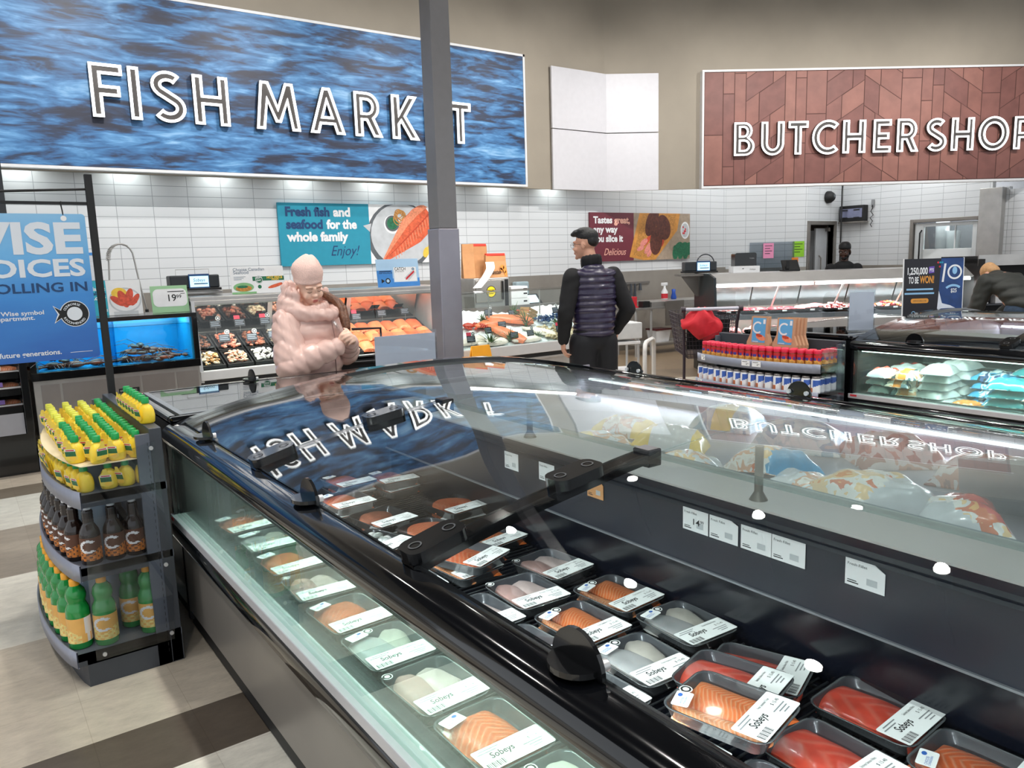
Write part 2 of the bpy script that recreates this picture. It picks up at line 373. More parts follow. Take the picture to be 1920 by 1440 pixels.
CEIL = pm('dark_open_ceiling', '#2b2b2e', 0.8, var=0.25, scale=1.5)
struct(MB().box(-6, 18, -6, 13, 6.0, 6.1).build('ceiling', CEIL))
TILE = tile_mat('white_wall_tile'); TAUPE = pm('taupe_paint', '#a39a8c', 0.75, var=0.03, scale=3)
WSTEEL = pm('steel_wainscot', '#a39d95', 0.4, 0.55, var=0.08, scale=3)
def wall(name, p, q, z0, z1, mat, th=0.12, off=0.0, kind=True):
    p = Vector((p[0], p[1], 0)); q = Vector((q[0], q[1], 0)); d = q-p; a = math.atan2(d.y, d.x)
    o = MB().box(0, d.length, off, off+th, z0, z1).build(name, mat, None, p, (0, 0, a))
    return struct(o)
P1 = bw(1.642, 4.757); P2 = bw(3.197, 4.757); P3 = (14.398, 8.753, 0); P4 = bw(4.181, 0.3)
wall('wall_fish', (-6, 9.6), (11.92, 9.6), 1.34, 4.9, TILE)
wall('trim_1', (-6, 9.6), (11.92, 9.6), 0, 1.34, WSTEEL, 0.13, -0.01)
wall('wall_butcher', P1, P2, 1.3, 4.9, TILE)
wall('trim_2', P1, P2, 0, 1.3, WSTEEL, 0.13, -0.01)
# the wall with the narrow open door
dx0, dx1, dz = 13.30, 14.10, 2.08
_w = MB().box(0, dx0-P2[0], 0, 0.12, 0, 4.9).box(dx1-P2[0], P3[0]-P2[0], 0, 0.12, 0, 4.9).box(dx0-P2[0], dx1-P2[0], 0, 0.12, dz, 4.9)
struct(_w.build('wall_back', TILE, None, (P2[0], 8.753, 0)))
DOORGREY = pm('grey_door_paint', '#b9bdc2', 0.45, var=0.03)
d1 = thing('door_1', 'narrow grey swing door standing ajar behind the butcher counter', 'door', (dx0, 8.753, 0)); struct(d1)
MB().box(-0.07, 0, -0.03, 0.12, 0, dz+0.07).box(dx1-dx0, dx1-dx0+0.07, -0.03, 0.12, 0, dz+0.07).box(0, dx1-dx0, -0.03, 0.12, dz, dz+0.07).build('door_frame', STEELD, d1, bevel=0.005)
MB().box(0.42, 0.47, 0.14, 0.75, 0.02, dz-0.1).box(0.40, 0.78, 0.12, 0.16, 0.02, dz-0.06).build('door_leaf', DOORGREY, d1, bevel=0.004)
MB().tube([(0.52, 0.115, 1.0), (0.52, 0.07, 1.05), (0.52, 0.07, 1.45), (0.52, 0.115, 1.5)], 0.012).box(0.7, 0.76, 0.04, 0.11, dz-0.12, dz-0.05).build('door_handle', STEELD, d1)
# storeroom seen through the door
struct(MB().box(13.2, 15.4, 11.2, 11.3, 0, 4).box(13.08, 13.16, 8.98, 11.3, 0, 4).box(15.4, 15.5, 8.9, 11.3, 0, 4).build('wall_storeroom', pm('store_room_paint', '#54493e', 0.8)))
CARD = pm('brown_cardboard', '#a97f56', 0.8, var=0.06)
for i, (z, lb) in enumerate(((0.55, 'brown cardboard carton at knee height through the narrow open door'), (1.72, 'brown cardboard carton on the upper storeroom shelf through the narrow open door'))):
    tag(MB().box(-0.3, 0.3, -0.2, 0.2, 0, 0.42).build('cardboard_carton', CARD, None, (13.62, 9.9, z+0.002), (0, 0, 0), bevel=0.006), lb, 'carton')
sh = thing('storeroom_shelf', 'dark storeroom shelving seen through the narrow open door', 'shelf', (13.96, 9.9, 0))
for z in (0.5, 1.67): MB().box(-0.7, 0.7, -0.25, 0.25, z, z+0.05).build('shelf_board', MBLACK, sh)
for x in (-0.7, 0.66):
    for y in (-0.25, 0.21): MB().box(x, x+0.04, y, y+0.04, 0, 2.2).build('shelf_post', MBLACK, sh)
# side wall with the windowed swing door: local x runs from the far corner toward the shopper
def sw(x, z=0, d=0.0): return (14.40+d, 8.753-x, z)
SWA = -PI/2
_w = MB().box(0, 1.41, 0, 0.12, 0, 4.9).box(2.51, 2.96, 0, 0.12, 0, 2.55).box(1.41, 2.51, 0, 0.12, 2.04, 4.9).box(2.51, 2.7, 0, 0.12, 2.55, 4.9)
struct(_w.build('wall_side', TILE, None, sw(0), (0, 0, SWA)))
struct(MB().box(0, 1.34, -0.012, -0.002, 0, 1.29).build('trim_3', WSTEEL, None, sw(0), (0, 0, SWA)))
d2 = thing('door_2', 'wide steel framed swing door with a window in the side wall', 'door', sw(1.41), SWA); struct(d2)
MB().box(-0.06, 0, -0.03, 0.12, 0, 2.10).box(1.10, 1.15, -0.03, 0.12, 0, 2.10).box(0, 1.10, -0.03, 0.12, 2.04, 2.10).build('door_frame', STEELD, d2, bevel=0.005)
MB().box(0.01, 0.17, 0.03, 0.08, 0.02, 2.02).box(1.0, 1.09, 0.03, 0.08, 0.02, 2.02).box(0.17, 1.0, 0.03, 0.08, 0.02, 1.56).box(0.17, 1.0, 0.03, 0.08, 1.96, 2.02).box(0.70, 0.72, 0.035, 0.075, 1.56, 1.96).build('door_leaf', pm('white_door_leaf', '#d4d8da', 0.4, var=0.02), d2, bevel=0.004)
MB().box(0.17, 1.0, 0.05, 0.056, 1.56, 1.96).build('door_pane', CLEAR, d2)
MB().tube([(0.13, 0.03, 1.2), (0.13, -0.03, 1.25), (0.13, -0.03, 1.85), (0.13, 0.03, 1.9)], 0.014).build('door_handle', MBLACK, d2)
struct(MB().box(-1.0, 1.8, 1.5, 1.6, 0, 4).box(-1.1, -1.0, 0.15, 1.6, 0, 4).box(1.8, 1.9, 0.15, 1.6, 0, 4).build('wall_prep', pm('prep_room_paint', '#55585c', 0.6), None, sw(1.41), (0, 0, SWA)))
lamp('POINT', sw(1.8, 2.6, 0.6), 110, 0.1)
ps = thing('prep_counter', 'white counter standing behind the swing door', 'counter', sw(1.9, 0, 0.55), SWA)
MB().box(-0.5, 0.5, -0.2, 0.3, 0.9, 0.95).box(-0.5, 0.5, -0.15, 0.25, 0, 0.9).build('counter_body', WHITE, ps, bevel=0.005)
for i, (x, z1) in enumerate(((1.66, 2.06), (1.86, 1.88))):
    o = MB().lathe([(0.09, 0), (0.095, 0.3), (0.10, 0.3), (0.105, 0.62), (0.11, 0.62), (0.115, z1-0.953)], 20).build('plastic_tub', pm('milky_tub', '#eef2f4', 0.4, var=0.02), None, sw(x, 0.953, 0.55))
    tag(o, ('tall stack of white tubs behind the door window', 'shorter stack of white tubs behind the door window')[i], 'tub')
pr = thing('prep_shelf', 'dark steel shelving behind the right pane of the door window', 'shelf', sw(2.6, 0, 1.1), SWA)
for z in (0.5, 1.1, 1.62): MB().box(-0.35, 0.35, -0.2, 0.2, z, z+0.03).build('shelf_board', STEELD, pr)
for x in (-0.35, 0.31):
    for y in (-0.2, 0.16): MB().box(x, x+0.04, y, y+0.04, 0, 2.2).build('shelf_post', STEELD, pr)
# steel clad pier at the end of the side wall and the tiled wall beyond it
pier = thing('steel_pier', 'tall brushed steel clad pier beside the windowed swing door', 'pier', sw(2.75), SWA)
MB().box(-0.18, 0.17, -0.16, -0.003, 0, 2.54).build('steel_cladding', STEEL, pier, bevel=0.006)
struct(MB().box(2.965, 5.5, 0, 0.1, 0, 2.5).build('wall_right', TILE, None, sw(0), (0, 0, SWA)))
# taupe upper walls
UC = (8.607, 9.3, 0)
_w = MB().box(-6, 8.607, 0, 0.06, 2.62, 6.0)
struct(_w.build('wall_upper_fish', TAUPE, None, (0, 9.3, 0)))
struct(MB().box(-0.99, 9.5, 0, 0.06, 2.62, 6.0).build('wall_upper_butcher', TAUPE, None, bw(0, 2.70), (0, 0, BA)))
# ceilings of the prep space behind the sign walls
PREPCEIL = pm('white_prep_ceiling', '#e4e6e8', 0.7, var=0.02)
struct(MB().prism([(-6, 9.37), (8.62, 9.37), bw(0.6, 2.78)[:2], bw(9.4, 2.78)[:2], bw(9.4, 6.5)[:2], (11.9, 12.9), (-6, 12.9)], 4.9, 4.95).build('trim_4', PREPCEIL))
# soffit downlights grazing the fish wall, and unseen lamps added to brighten the butcher prep space
for x in (-0.3, 0.7, 1.7, 2.7, 3.7, 4.7, 5.7, 6.7, 7.7): lamp('SPOT', (x, 9.46, 2.85), 12, 0.03, (0.93, 1.0, 0.98), cone=150, blend=1.0)
for u, v in ((1.6, 3.7), (3.4, 3.7), (4.6, 3.4), (0.2, 3.4)): lamp('POINT', bw(u, v, 3.6), 38, 0.15, (0.95, 0.98, 1.0))

# ceiling spot lamps
HEAD = thing('track_spotlight', 'black ceiling spotlight', 'spotlight', (0, 0, LAMP_Z), group='ceiling spotlights')
MB().cyl((0, 0, -0.05), (0, 0, 0.15), 0.085, 0.07, 20).cyl((0, 0, 0.15), (0, 0, 1.0), 0.012, None, 8).build('lamp_housing', MBLACK, HEAD)
MB().cyl((0, 0, -0.056), (0, 0, -0.05), 0.07, None, 20).build('lamp_lens', pm('spot_lens', '#fffaf0', 0.5, emit=40, var=0), HEAD)
for i, (x, y) in enumerate(SPOTS):
    o = HEAD if i == 0 else dup(HEAD, (x, y, LAMP_Z), 0, 'black ceiling spotlight hanging over the shop floor')
    o.location = (x, y, LAMP_Z); o['label'] = 'black ceiling spotlight hanging over the shop floor'

# free standing column
colu = thing('support_column', 'square grey steel column standing in front of the fish counter', 'column', (3.30, 5.49, 0))
MB().box(-0.086, 0.086, -0.082, 0.082, 1.85, 6.0).build('column_shaft', pm('grey_column_paint', '#7c7a7b', 0.35, 0.35, var=0.03), colu, bevel=0.006)
MB().box(-0.096, 0.096, -0.092, 0.092, 0.0, 1.85).build('steel_sheath', pm('column_steel', '#9a97a0', 0.32, 0.7, var=0.06, scale=5), colu, bevel=0.01)

# ================================================================== SIGNS
def water_mat():
    m, N, L, b = nt('printed_sea_waves'); t = N.new('ShaderNodeTexCoord')
    def mapped(sx, sy, rot):
        mp = N.new('ShaderNodeMapping'); mp.inputs['Scale'].default_value = (sx, sy, 1); mp.inputs['Rotation'].default_value = (0, 0, rot); L.new(t.outputs['Object'], mp.inputs[0]); return mp.outputs[0]
    def noise(vec, scale, detail, rough, dist=0.0):
        n = N.new('ShaderNodeTexNoise'); n.inputs['Scale'].default_value = scale; n.inputs['Detail'].default_value = detail; n.inputs['Roughness'].default_value = rough; n.inputs['Distortion'].default_value = dist; L.new(vec, n.inputs['Vector']); return n.outputs['Fac']
    big = noise(mapped(.8, 4.2, -0.10), 1.0, 3, .5, .6); mid = noise(mapped(1.5, 8.0, -0.18), 1.0, 4, .55, 1.0); fine = noise(mapped(3.0, 15, -0.08), 1.0, 4, .55, .9)
    def madd(a, k, b=None, c=0.0):
        m_ = N.new('ShaderNodeMath'); m_.operation = 'MULTIPLY_ADD'; m_.inputs[1].default_value = k; L.new(a, m_.inputs[0]); m_.inputs[2].default_value = c
        if b is not None: L.new(b, m_.inputs[2])
        return m_.outputs[0]
    mixed = madd(big, .30, madd(mid, .44, madd(fine, .26)))
    r = N.new('ShaderNodeValToRGB'); e = r.color_ramp.elements; e[0].position = 0.40; e[0].color = lin('#2b2f42'); e[1].position = 0.66; e[1].color = lin('#9cc6e8')
    for p, c in ((0.455, '#2f3f5c'), (0.49, '#37608e'), (0.535, '#457cb1'), (0.585, '#639bcd')):
        x = e.new(p); x.color = lin(c)
    L.new(mixed, r.inputs[0]); L.new(r.outputs[0], b.inputs['Base Color']); b.inputs['Roughness'].default_value = 0.45
    return m
NEON = pm('white_lit_outline', '#ffffff', 0.4, emit=2.2, var=0)
LETTERBACK = pm('dark_letter_body', '#3a3532', 0.4, var=0)
# hand drawn letter strokes as closed outlines (unit cap height); holes follow after None
def arc(cx, cy, rx, ry, a0, a1, n=10): return [(cx+rx*math.cos(math.radians(a0+(a1-a0)*i/n)), cy+ry*math.sin(math.radians(a0+(a1-a0)*i/n))) for i in range(n+1)]
K = 0.2
def stroke_outline(path, w):
    """outline polygon of an open stroke"""
    P = [Vector((p[0], p[1], 0)) for p in path]; Lf = []; Rt = []
    for i in range(len(P)):
        a = P[max(i-1, 0)]; b = P[min(i+1, len(P)-1)]; d = (b-a).normalized(); nrm = Vector((-d.y, d.x, 0))
        Lf.append(P[i]+nrm*w/2); Rt.append(P[i]-nrm*w/2)
    return [(p.x, p.y) for p in Lf+Rt[::-1]]
LET = {
 'F': (0.58, [[(0, 0), (0, 1), (0.58, 1), (0.58, 0.80), (K, 0.80), (K, 0.60), (0.52, 0.60), (0.52, 0.40), (K, 0.40), (K, 0)]]),
 'I': (0.2, [[(0, 0), (0, 1), (K, 1), (K, 0)]]),
 'H': (0.72, [[(0, 0), (0, 1), (K, 1), (K, 0.6), (0.52, 0.6), (0.52, 1), (0.72, 1), (0.72, 0), (0.52, 0), (0.52, 0.4), (K, 0.4), (K, 0)]]),
 'T': (0.62, [[(0.21, 0), (0.21, 0.8), (0, 0.8), (0, 1), (0.62, 1), (0.62, 0.8), (0.41, 0.8), (0.41, 0)]]),
 'E': (0.56, [[(0, 0), (0, 1), (0.56, 1), (0.56, 0.81), (K, 0.81), (K, 0.6), (0.5, 0.6), (0.5, 0.4), (K, 0.4), (K, 0.19), (0.56, 0.19), (0.56, 0)]]),
 'M': (0.98, [[(0, 0), (0.13, 1), (0.31, 1), (0.49, 0.50), (0.67, 1), (0.85, 1), (0.98, 0), (0.79, 0), (0.71, 0.58), (0.55, 0.16), (0.43, 0.16), (0.27, 0.58), (0.19, 0)]]),
 'A': (0.84, [[(0, 0), (0.33, 1), (0.51, 1), (0.84, 0), (0.63, 0), (0.57, 0.2), (0.27, 0.2), (0.21, 0)], [(0.33, 0.38), (0.51, 0.38), (0.42, 0.68)]]),
 'R': (0.68, [[(0, 0), (0, 1), (0.32, 1)] + arc(0.32, 0.68, 0.31, 0.32, 90, -55, 10)[1:] + [(0.70, 0), (0.47, 0), (0.29, 0.36), (K, 0.36), (K, 0)], [(K, 0.54), (K, 0.82), (0.31, 0.82)] + arc(0.31, 0.68, 0.13, 0.14, 90, -90, 8)[1:]]),
 'K': (0.7, [[(0, 0), (0, 1), (K, 1), (K, 0.60), (0.44, 1), (0.68, 1), (0.37, 0.53), (0.72, 0), (0.48, 0), (0.24, 0.38), (K, 0.33), (K, 0)]]),
 'B': (0.64, [[(0, 0), (0, 1), (0.32, 1)] + arc(0.32, 0.745, 0.25, 0.255, 90, -52, 8)[1:] + arc(0.34, 0.28, 0.30, 0.28, 50, -90, 10) + [(0.3, 0)], [(K, 0.60), (K, 0.84), (0.30, 0.84)] + arc(0.30, 0.72, 0.10, 0.12, 90, -90, 6)[1:], [(K, 0.17), (K, 0.43), (0.32, 0.43)] + arc(0.32, 0.30, 0.13, 0.13, 90, -90, 6)[1:]]),
 'U': (0.72, [[(0, 1), (0, 0.36)] + arc(0.36, 0.36, 0.36, 0.37, 180, 360, 14)[1:] + [(0.72, 1), (0.52, 1), (0.52, 0.36)] + arc(0.36, 0.36, 0.16, 0.18, 360, 180, 10)[1:] + [(K, 1)]]),
 'C': (0.8, [arc(0.5, 0.5, 0.5, 0.52, 48, 312, 26) + arc(0.5, 0.5, 0.29, 0.32, 312, 48, 22)]),
 'O': (0.98, [arc(0.49, 0.5, 0.49, 0.52, 0, 351, 30), arc(0.49, 0.5, 0.28, 0.31, 0, 348, 24)]),
 'P': (0.64, [[(0, 0), (0, 1), (0.32, 1)] + arc(0.32, 0.67, 0.32, 0.33, 90, -90, 12)[1:] + [(K, 0.34), (K, 0)], [(K, 0.52), (K, 0.82), (0.31, 0.82)] + arc(0.31, 0.67, 0.13, 0.15, 90, -90, 8)[1:]]),
 'S': (0.62, [stroke_outline(arc(0.31, 0.73, 0.22, 0.175, 35, 225, 12) + arc(0.31, 0.28, 0.23, 0.19, 60, -150, 14), 0.2)]),
}
def inset(loop, d):
    n = len(loop); out = []
    ar = sum(loop[i][0]*loop[(i+1) % n][1]-loop[(i+1) % n][0]*loop[i][1] for i in range(n)); sg = 1 if ar > 0 else -1
    for i in range(n):
        p = Vector(loop[i-1]); q = Vector(loop[i]); r = Vector(loop[(i+1) % n])
        e1 = (q-p).normalized(); e2 = (r-q).normalized(); n1 = Vector((-e1.y, e1.x)); n2 = Vector((-e2.y, e2.x)); b = n1+n2
        if b.length < 1e-4: b = n1
        b.normalize(); k = max(0.45, b.dot(n1)); out.append(tuple(q+b*(sg*d/k)))
    return out
def letter(ch, size, parent, x, y, shear=0.0):
    """channel letter: dark body standing off the board, white lit outline on its face"""
    w, loops = LET[ch]; body = MB(); line = MB(); t = 0.052
    for k, lp in enumerate(loops):
        inn = inset(lp, t if k == 0 else -t)
        a = [((px+shear*py)*size, py*size) for px, py in lp]; b = [((px+shear*py)*size, py*size) for px, py in inn]; n = len(a)
        for i in range(n):
            j = (i+1) % n
            vs = [(a[i][0], a[i][1], 0.085), (a[j][0], a[j][1], 0.085), (b[j][0], b[j][1], 0.085), (b[i][0], b[i][1], 0.085), (a[i][0], a[i][1], 0.07), (a[j][0], a[j][1], 0.07), (b[j][0], b[j][1], 0.07), (b[i][0], b[i][1], 0.07)]
            line.add(vs, [(0, 1, 2, 3), (0, 4, 5, 1), (3, 2, 6, 7)])
            body.add([(a[i][0], a[i][1], 0.07), (a[j][0], a[j][1], 0.07), (a[j][0], a[j][1], 0.012), (a[i][0], a[i][1], 0.012)], [(0, 1, 2, 3)])
    # face plate behind the outline, cut with its holes
    bm = bmesh.new(); ed = []
    for lp in loops:
        vs = [bm.verts.new(((p[0]+shear*p[1])*size, p[1]*size, 0.066)) for p in lp]
        ed += [bm.edges.new((vs[i], vs[(i+1) % len(vs)])) for i in range(len(vs))]
    bmesh.ops.triangle_fill(bm, edges=ed, use_beauty=True)
    bm.verts.index_update(); body.add([tuple(v.co) for v in bm.verts], [tuple(v.index for v in f.verts) for f in bm.faces]); bm.free()
    o = body.build('letter', LETTERBACK, parent, (x, y, 0)); line.build('lit_outline', NEON, o)
    return w*size
def spell(parent, items):
    for ch, x, y, s, sh in items: letter(ch, s, parent, x, y, sh)
# fish market sign: board in plane y = 9.2
fs = thing('fish_market_sign', 'huge blue sea wave sign with white outlined letters reading fish market', 'sign', (0, 9.2, 0), rot=(PI/2, 0, 0))
MB().box(-3.0, 6.95, 2.665, 4.42, -0.1, 0).build('wave_panel', water_mat(), fs)
MB().box(-3.0, 6.98, 2.63, 2.66, -0.1, 0.012).box(6.95, 6.98, 2.66, 4.45, -0.1, 0.012).box(-3.0, 6.98, 4.42, 4.45, -0.1, 0.012).build('edge_frame', WHITE, fs)
spell(fs, [(c, x, 3.155, s, 0.0) for c, x, s in (('F', 1.40, .53), ('I', 1.76, .53), ('S', 1.98, .52), ('H', 2.40, .52), ('M', 3.07, .53), ('A', 3.71, .53), ('R', 4.29, .53), ('K', 4.80, .54), ('E', 5.31, .50), ('T', 5.66, .53))])
# butcher shop sign
bs = thing('butcher_shop_sign', 'reddish wood plank sign with white outlined letters reading butcher shop', 'sign', bw(0, 2.58), rot=(PI/2, 0, BA))
WOODS = [pm('red_wood_plank_%s' % n, c, 0.5, var=0.12, scale=5) for n, c in (('dull', '#85574f'), ('warm', '#8c5c52'), ('pale', '#946459'), ('deep', '#7d5049'))]
GAPW = pm('plank_joint', '#573630', 0.7, var=0)
_w = MB().box(0.56, 5.95, 2.645, 4.36, -0.1, 0, 4); rw = random.Random(3)
def clip_rect(poly, x0, x1, y0, y1):
    for ax, lim, keep in ((0, x0, 1), (0, x1, -1), (1, y0, 1), (1, y1, -1)):
        out = []
        for i in range(len(poly)):
            a, b = poly[i-1], poly[i]; da = (a[ax]-lim)*keep; db = (b[ax]-lim)*keep
            if (da < 0) != (db < 0):
                t = da/(da-db); out.append((a[0]+(b[0]-a[0])*t, a[1]+(b[1]-a[1])*t))
            if db >= 0: out.append(b)
        poly = out
        if not poly: return []
    return poly
def planks(x0, x1, kind):
    g = 0.006
    if kind == 'v':
        y = 2.66-rw.random()*0.5
        while y < 4.35:
            h = 0.55+rw.random()*0.6; q = clip_rect([(x0+g, y+g), (x1-g, y+g), (x1-g, y+h-g), (x0+g, y+h-g)], 0.57, 5.94, 2.66, 4.35)
            if len(q) > 2: _w.flat(q, 0.003, rw.randrange(4))
            y += h
    else:
        k = 0.62 if kind == 'u' else -0.62; y = 1.2; w = x1-x0
        while y < 5.6:
            h = 0.30+0.16*rw.random(); m = x0+w*(0.3+0.4*rw.random())
            for a, b in ((x0, m), (m, x1)):
                f = lambda x: y+k*(x-x0)
                q = clip_rect([(a+g, f(a)+g), (b-g, f(b)+g), (b-g, f(b)+h-g), (a+g, f(a)+h-g)], 0.57, 5.94, 2.66, 4.35)
                if len(q) > 2: _w.flat(q, 0.003, rw.randrange(4))
            y += h
x = 0.56; pat = [(0.30, 'v'), (0.18, 'v'), (0.18, 'v'), (0.62, 'u'), (0.17, 'v'), (0.17, 'v'), (0.32, 'v'), (0.60, 'u'), (0.60, 'd'), (0.32, 'v'), (0.18, 'v'), (0.18, 'v'), (0.62, 'd'), (0.3, 'v'), (0.6, 'u'), (0.6, 'd'), (0.3, 'v')]
for w, k in pat: planks(x, min(x+w, 5.95), k); x += w
_w.build('plank_panel', WOODS+[GAPW], bs)
MB().box(0.53, 5.98, 2.61, 2.645, -0.12, 0.012).box(0.53, 0.56, 2.645, 4.39, -0.12, 0.012).box(0.56, 5.98, 4.36, 4.39, -0.12, 0.012).build('edge_frame', WHITE, bs)
spell(bs, [(c, x, 3.09, .50, 0.0) for c, x in (('B', 1.02), ('U', 1.45), ('T', 1.88), ('C', 2.26), ('H', 2.75), ('E', 3.24), ('R', 3.62), ('S', 4.10), ('H', 4.50), ('O', 4.94), ('P', 5.52))])
# blank white panels folded round the corner of the upper wall
BLANK = pm('blank_white_panel', '#dcdbe0', 0.5, var=0.02)
for z0, z1, lb in ((3.50, 4.372, 'blank white wall panel folded into the corner, upper of the two'), (2.615, 3.485, 'blank white wall panel folded into the corner, lower of the two')):
    a = Vector((7.50, 9.265, 0)); c = Vector((8.59, 9.265, 0)); e = Vector(bw(-0.14, 2.665)); t = 0.03
    p = [(a.x, a.y), (c.x, c.y), (e.x, e.y), (e.x-BV.x*t, e.y-BV.y*t), (c.x-0.008, c.y-t), (a.x, a.y-t)]
    tag(MB().prism(p, z0, z1).build('wall_panel', BLANK), lb, 'panel', None)
# printed boards: flat print kept in one mesh with the board
TEAL = pm('print_teal', '#1d90ab', 0.5, var=0.03); NAVYP = pm('print_navy', '#163f6e', 0.6, var=0); MAROON = pm('print_maroon', '#6b2433', 0.5, var=0.03)
ORANGE = pm('print_salmon', '#d9603c', 0.6, var=0.25, scale=30); SALM2 = pm('print_salmon_light', '#e88e6a', 0.6, var=0.2, scale=40); SALM3 = pm('print_salmon_dark', '#bf4427', 0.6, var=0.2, scale=40)
GREYP = pm('print_plate_grey', '#c3c7cb', 0.6, var=0.08, scale=9); DKPLATE = pm('print_dark_grey', '#5c6166', 0.6, var=0.1); GREENP = pm('print_herb_green', '#1f6b4a', 0.6, var=0.35, scale=40)
YEL = pm('print_yellow', '#f0c84a', 0.6, var=0.12, scale=30); AMBER = pm('print_amber', '#b9803a', 0.6, var=0.3, scale=40); BROWNP = pm('print_meat_brown', '#5a2b1e', 0.6, var=0.4, scale=25); TANP = pm('print_tan', '#c98a3c', 0.6, var=0.15)
PINKP = pm('print_pink', '#d9867c', 0.6, var=0.2, scale=30); GREYBG = pm('print_taupe', '#a08e7c', 0.6, var=0.15); LBLUE = pm('print_light_blue', '#8fc0e6', 0.5, var=0.03); MBLUE = pm('print_mid_blue', '#3f86cf', 0.5, var=0.05); DBLUE = pm('print_deep_blue', '#2a59ae', 0.5, var=0.05); LGREEN = pm('print_leaf_green', '#7fb37c', 0.6, var=0.1); REDP = pm('print_red', '#cf2f3b', 0.5, var=0.1); PURP = pm('print_purple', '#6a4bb0', 0.5, var=0.05); ORYEL = pm('print_orange', '#e09a3c', 0.5, var=0.05)
def fillet_print(b, cx, cy, L_, W_, rot, z, mats):
    """tapered salmon side with flesh stripes, in print"""
    M = Matrix.Translation((cx, cy, 0)) @ Matrix.Rotation(rot, 4, 'Z'); pts = []
    for i in range(21):
        t = i/20; w = W_*(0.12+0.88*min(1, t*1.7))*(1-0.25*max(0, t-0.8)/0.2); pts.append((t*L_-L_/2, w/2, t))
    b.flat([(p[0], p[1]) for p in pts]+[(p[0], -p[1]) for p in pts[::-1]], z, mats[0], M)
    b.flat([(p[0], p[1]*0.98) for p in pts]+[(p[0], p[1]*0.45) for p in pts[::-1]], z+0.0004, mats[1], M)
    b.flat([(p[0], -p[1]*0.05) for p in pts]+[(p[0], -p[1]*0.16) for p in pts[::-1]], z+0.0004, mats[2], M)
    for k in range(14):
        x = L_*(-0.3+0.75*k/14); w = W_*0.32
        b.flat([(x, -w*0.2), (x+0.012, -w*0.2), (x-0.05, -w), (x-0.062, -w)], z+0.0006, mats[1], M)
pf = thing('fresh_fish_poster', 'wide teal wall poster reading fresh fish and seafood with a salmon plate', 'poster', (3.39, 9.57, 1.59), rot=(PI/2, 0, 0))
MB().box(0, 1.22, 0, 0.78, -0.02, 0.015).box(1.22, 2.2, 0, 0.78, -0.02, 0.012).build('board', [TEAL], pf)
def print_lines(parent, z, rows):
    for r in rows:
        q = MB()
        for (t_, x, y, s_, w_, bo, sh) in r[1:]: q.text(t_, x, y, s_, z, 0, bold=bo, shear=sh, width=w_)
        q.build('lettering', r[0], parent)
print_lines(pf, 0.017, [(NAVYP, ('Fresh fish', .09, .62, .155, .58, .045, 0)), (WHITE, ('and', .72, .62, .155, .235, .045, 0)), (NAVYP, ('seafood', .09, .465, .155, .48, .045, 0)), (WHITE, ('for the', .62, .465, .155, .42, .045, 0)), (WHITE, ('whole family', .09, .31, .155, .82, .045, 0)), (NAVYP, ('Enjoy!', .66, .12, .185, .4, .0, .35))])
b = MB(); z = 0.0135
b.rect(1.22, 2.2, 0, 0.78, z, 7); b.disc(1.68, 0.36, 0.50, 0.46, z+.0005, 1); b.disc(1.69, 0.38, 0.455, 0.415, z+.001, 0); b.flat([(1.13, 0.5), (1.25, 0.53), (1.22, 0.42)], z+.004, 0)
b.disc(1.56, 0.52, 0.125, None, z+.0016, 8); b.disc(1.56, 0.53, 0.105, None, z+.002, 2); b.disc(1.56, 0.53, 0.08, None, z+.0024, 6)
for i in range(7): b.ring(1.66+0.02*(i % 3), 0.66-0.012*i, 0.05+0.004*i, 0.062+0.004*i, z+.002+i*.0002, 5)
b2 = MB(); fillet_print(b, 1.78, 0.37, 1.0, 0.40, 0.73, z+.003, (3, 4, 9))
b.disc(2.06, 0.14, 0.075, 0.045, z+.004, 10, rot=1.2); b.disc(2.13, 0.22, 0.06, 0.035, z+.0045, 10, rot=1.0)
bb = MB()
for vi in range(1): pass
b.v = [(min(p[0], 2.2), min(max(p[1], 0.0), 0.78), p[2]) for p in b.v]
b.build('plate_picture', [GREYP, DKPLATE, DKPLATE, ORANGE, SALM2, AMBER, GREENP, WHITE, WHITE, SALM3, YEL], pf)
pt = thing('tasty_meat_poster', 'maroon wall poster reading tastes great with a roast beef board', 'poster', (8.50, 9.57, 1.52), rot=(PI/2, 0, 0))
MB().box(0, 2.38, 0, 0.79, -0.02, 0.012).build('board', [MAROON], pt)
BLUSH = pm('print_blush', '#f2b7a4', 0.6, var=0)
print_lines(pt, 0.014, [(WHITE, ('Tastes', .07, .62, .15, .42, .04, 0)), (BLUSH, ('great,', .53, .62, .15, .36, .04, 0)), (WHITE, ('any way', .07, .47, .15, .54, .04, 0)), (WHITE, ('you slice it', .07, .32, .15, .66, .04, 0)), (BLUSH, ('Delicious', .30, .10, .16, .5, 0, .4))])
b = MB(); z = 0.0135
b.rect(0.98, 2.38, 0, 0.79, z, 7)
b.flat([(0.88, 0.06), (1.2, 0.0), (1.5, 0.0), (2.05, 0.5), (2.12, 0.79), (1.12, 0.79)], z+.0005, 0); b.flat([(0.97, 0.09), (1.2, 0.04), (1.45, 0.04), (1.96, 0.52), (2.02, 0.77), (1.2, 0.77)], z+.001, 1)
for (cx, cy, rx, ry, m) in ((1.42, 0.66, 0.28, 0.13, 2), (1.70, 0.55, 0.22, 0.17, 2), (1.52, 0.32, 0.24, 0.15, 2), (1.62, 0.42, 0.2, 0.1, 6), (1.22, 0.3, 0.1, 0.05, 3), (1.14, 0.2, 0.09, 0.04, 3), (1.32, 0.2, 0.12, 0.05, 3), (1.30, 0.33, 0.12, 0.04, 6), (1.35, 0.12, 0.08, 0.05, 3)):
    b.disc(cx, cy, rx, ry, z+.0015+0.0003*((cx*7) % 1), m, rot=cx*3)
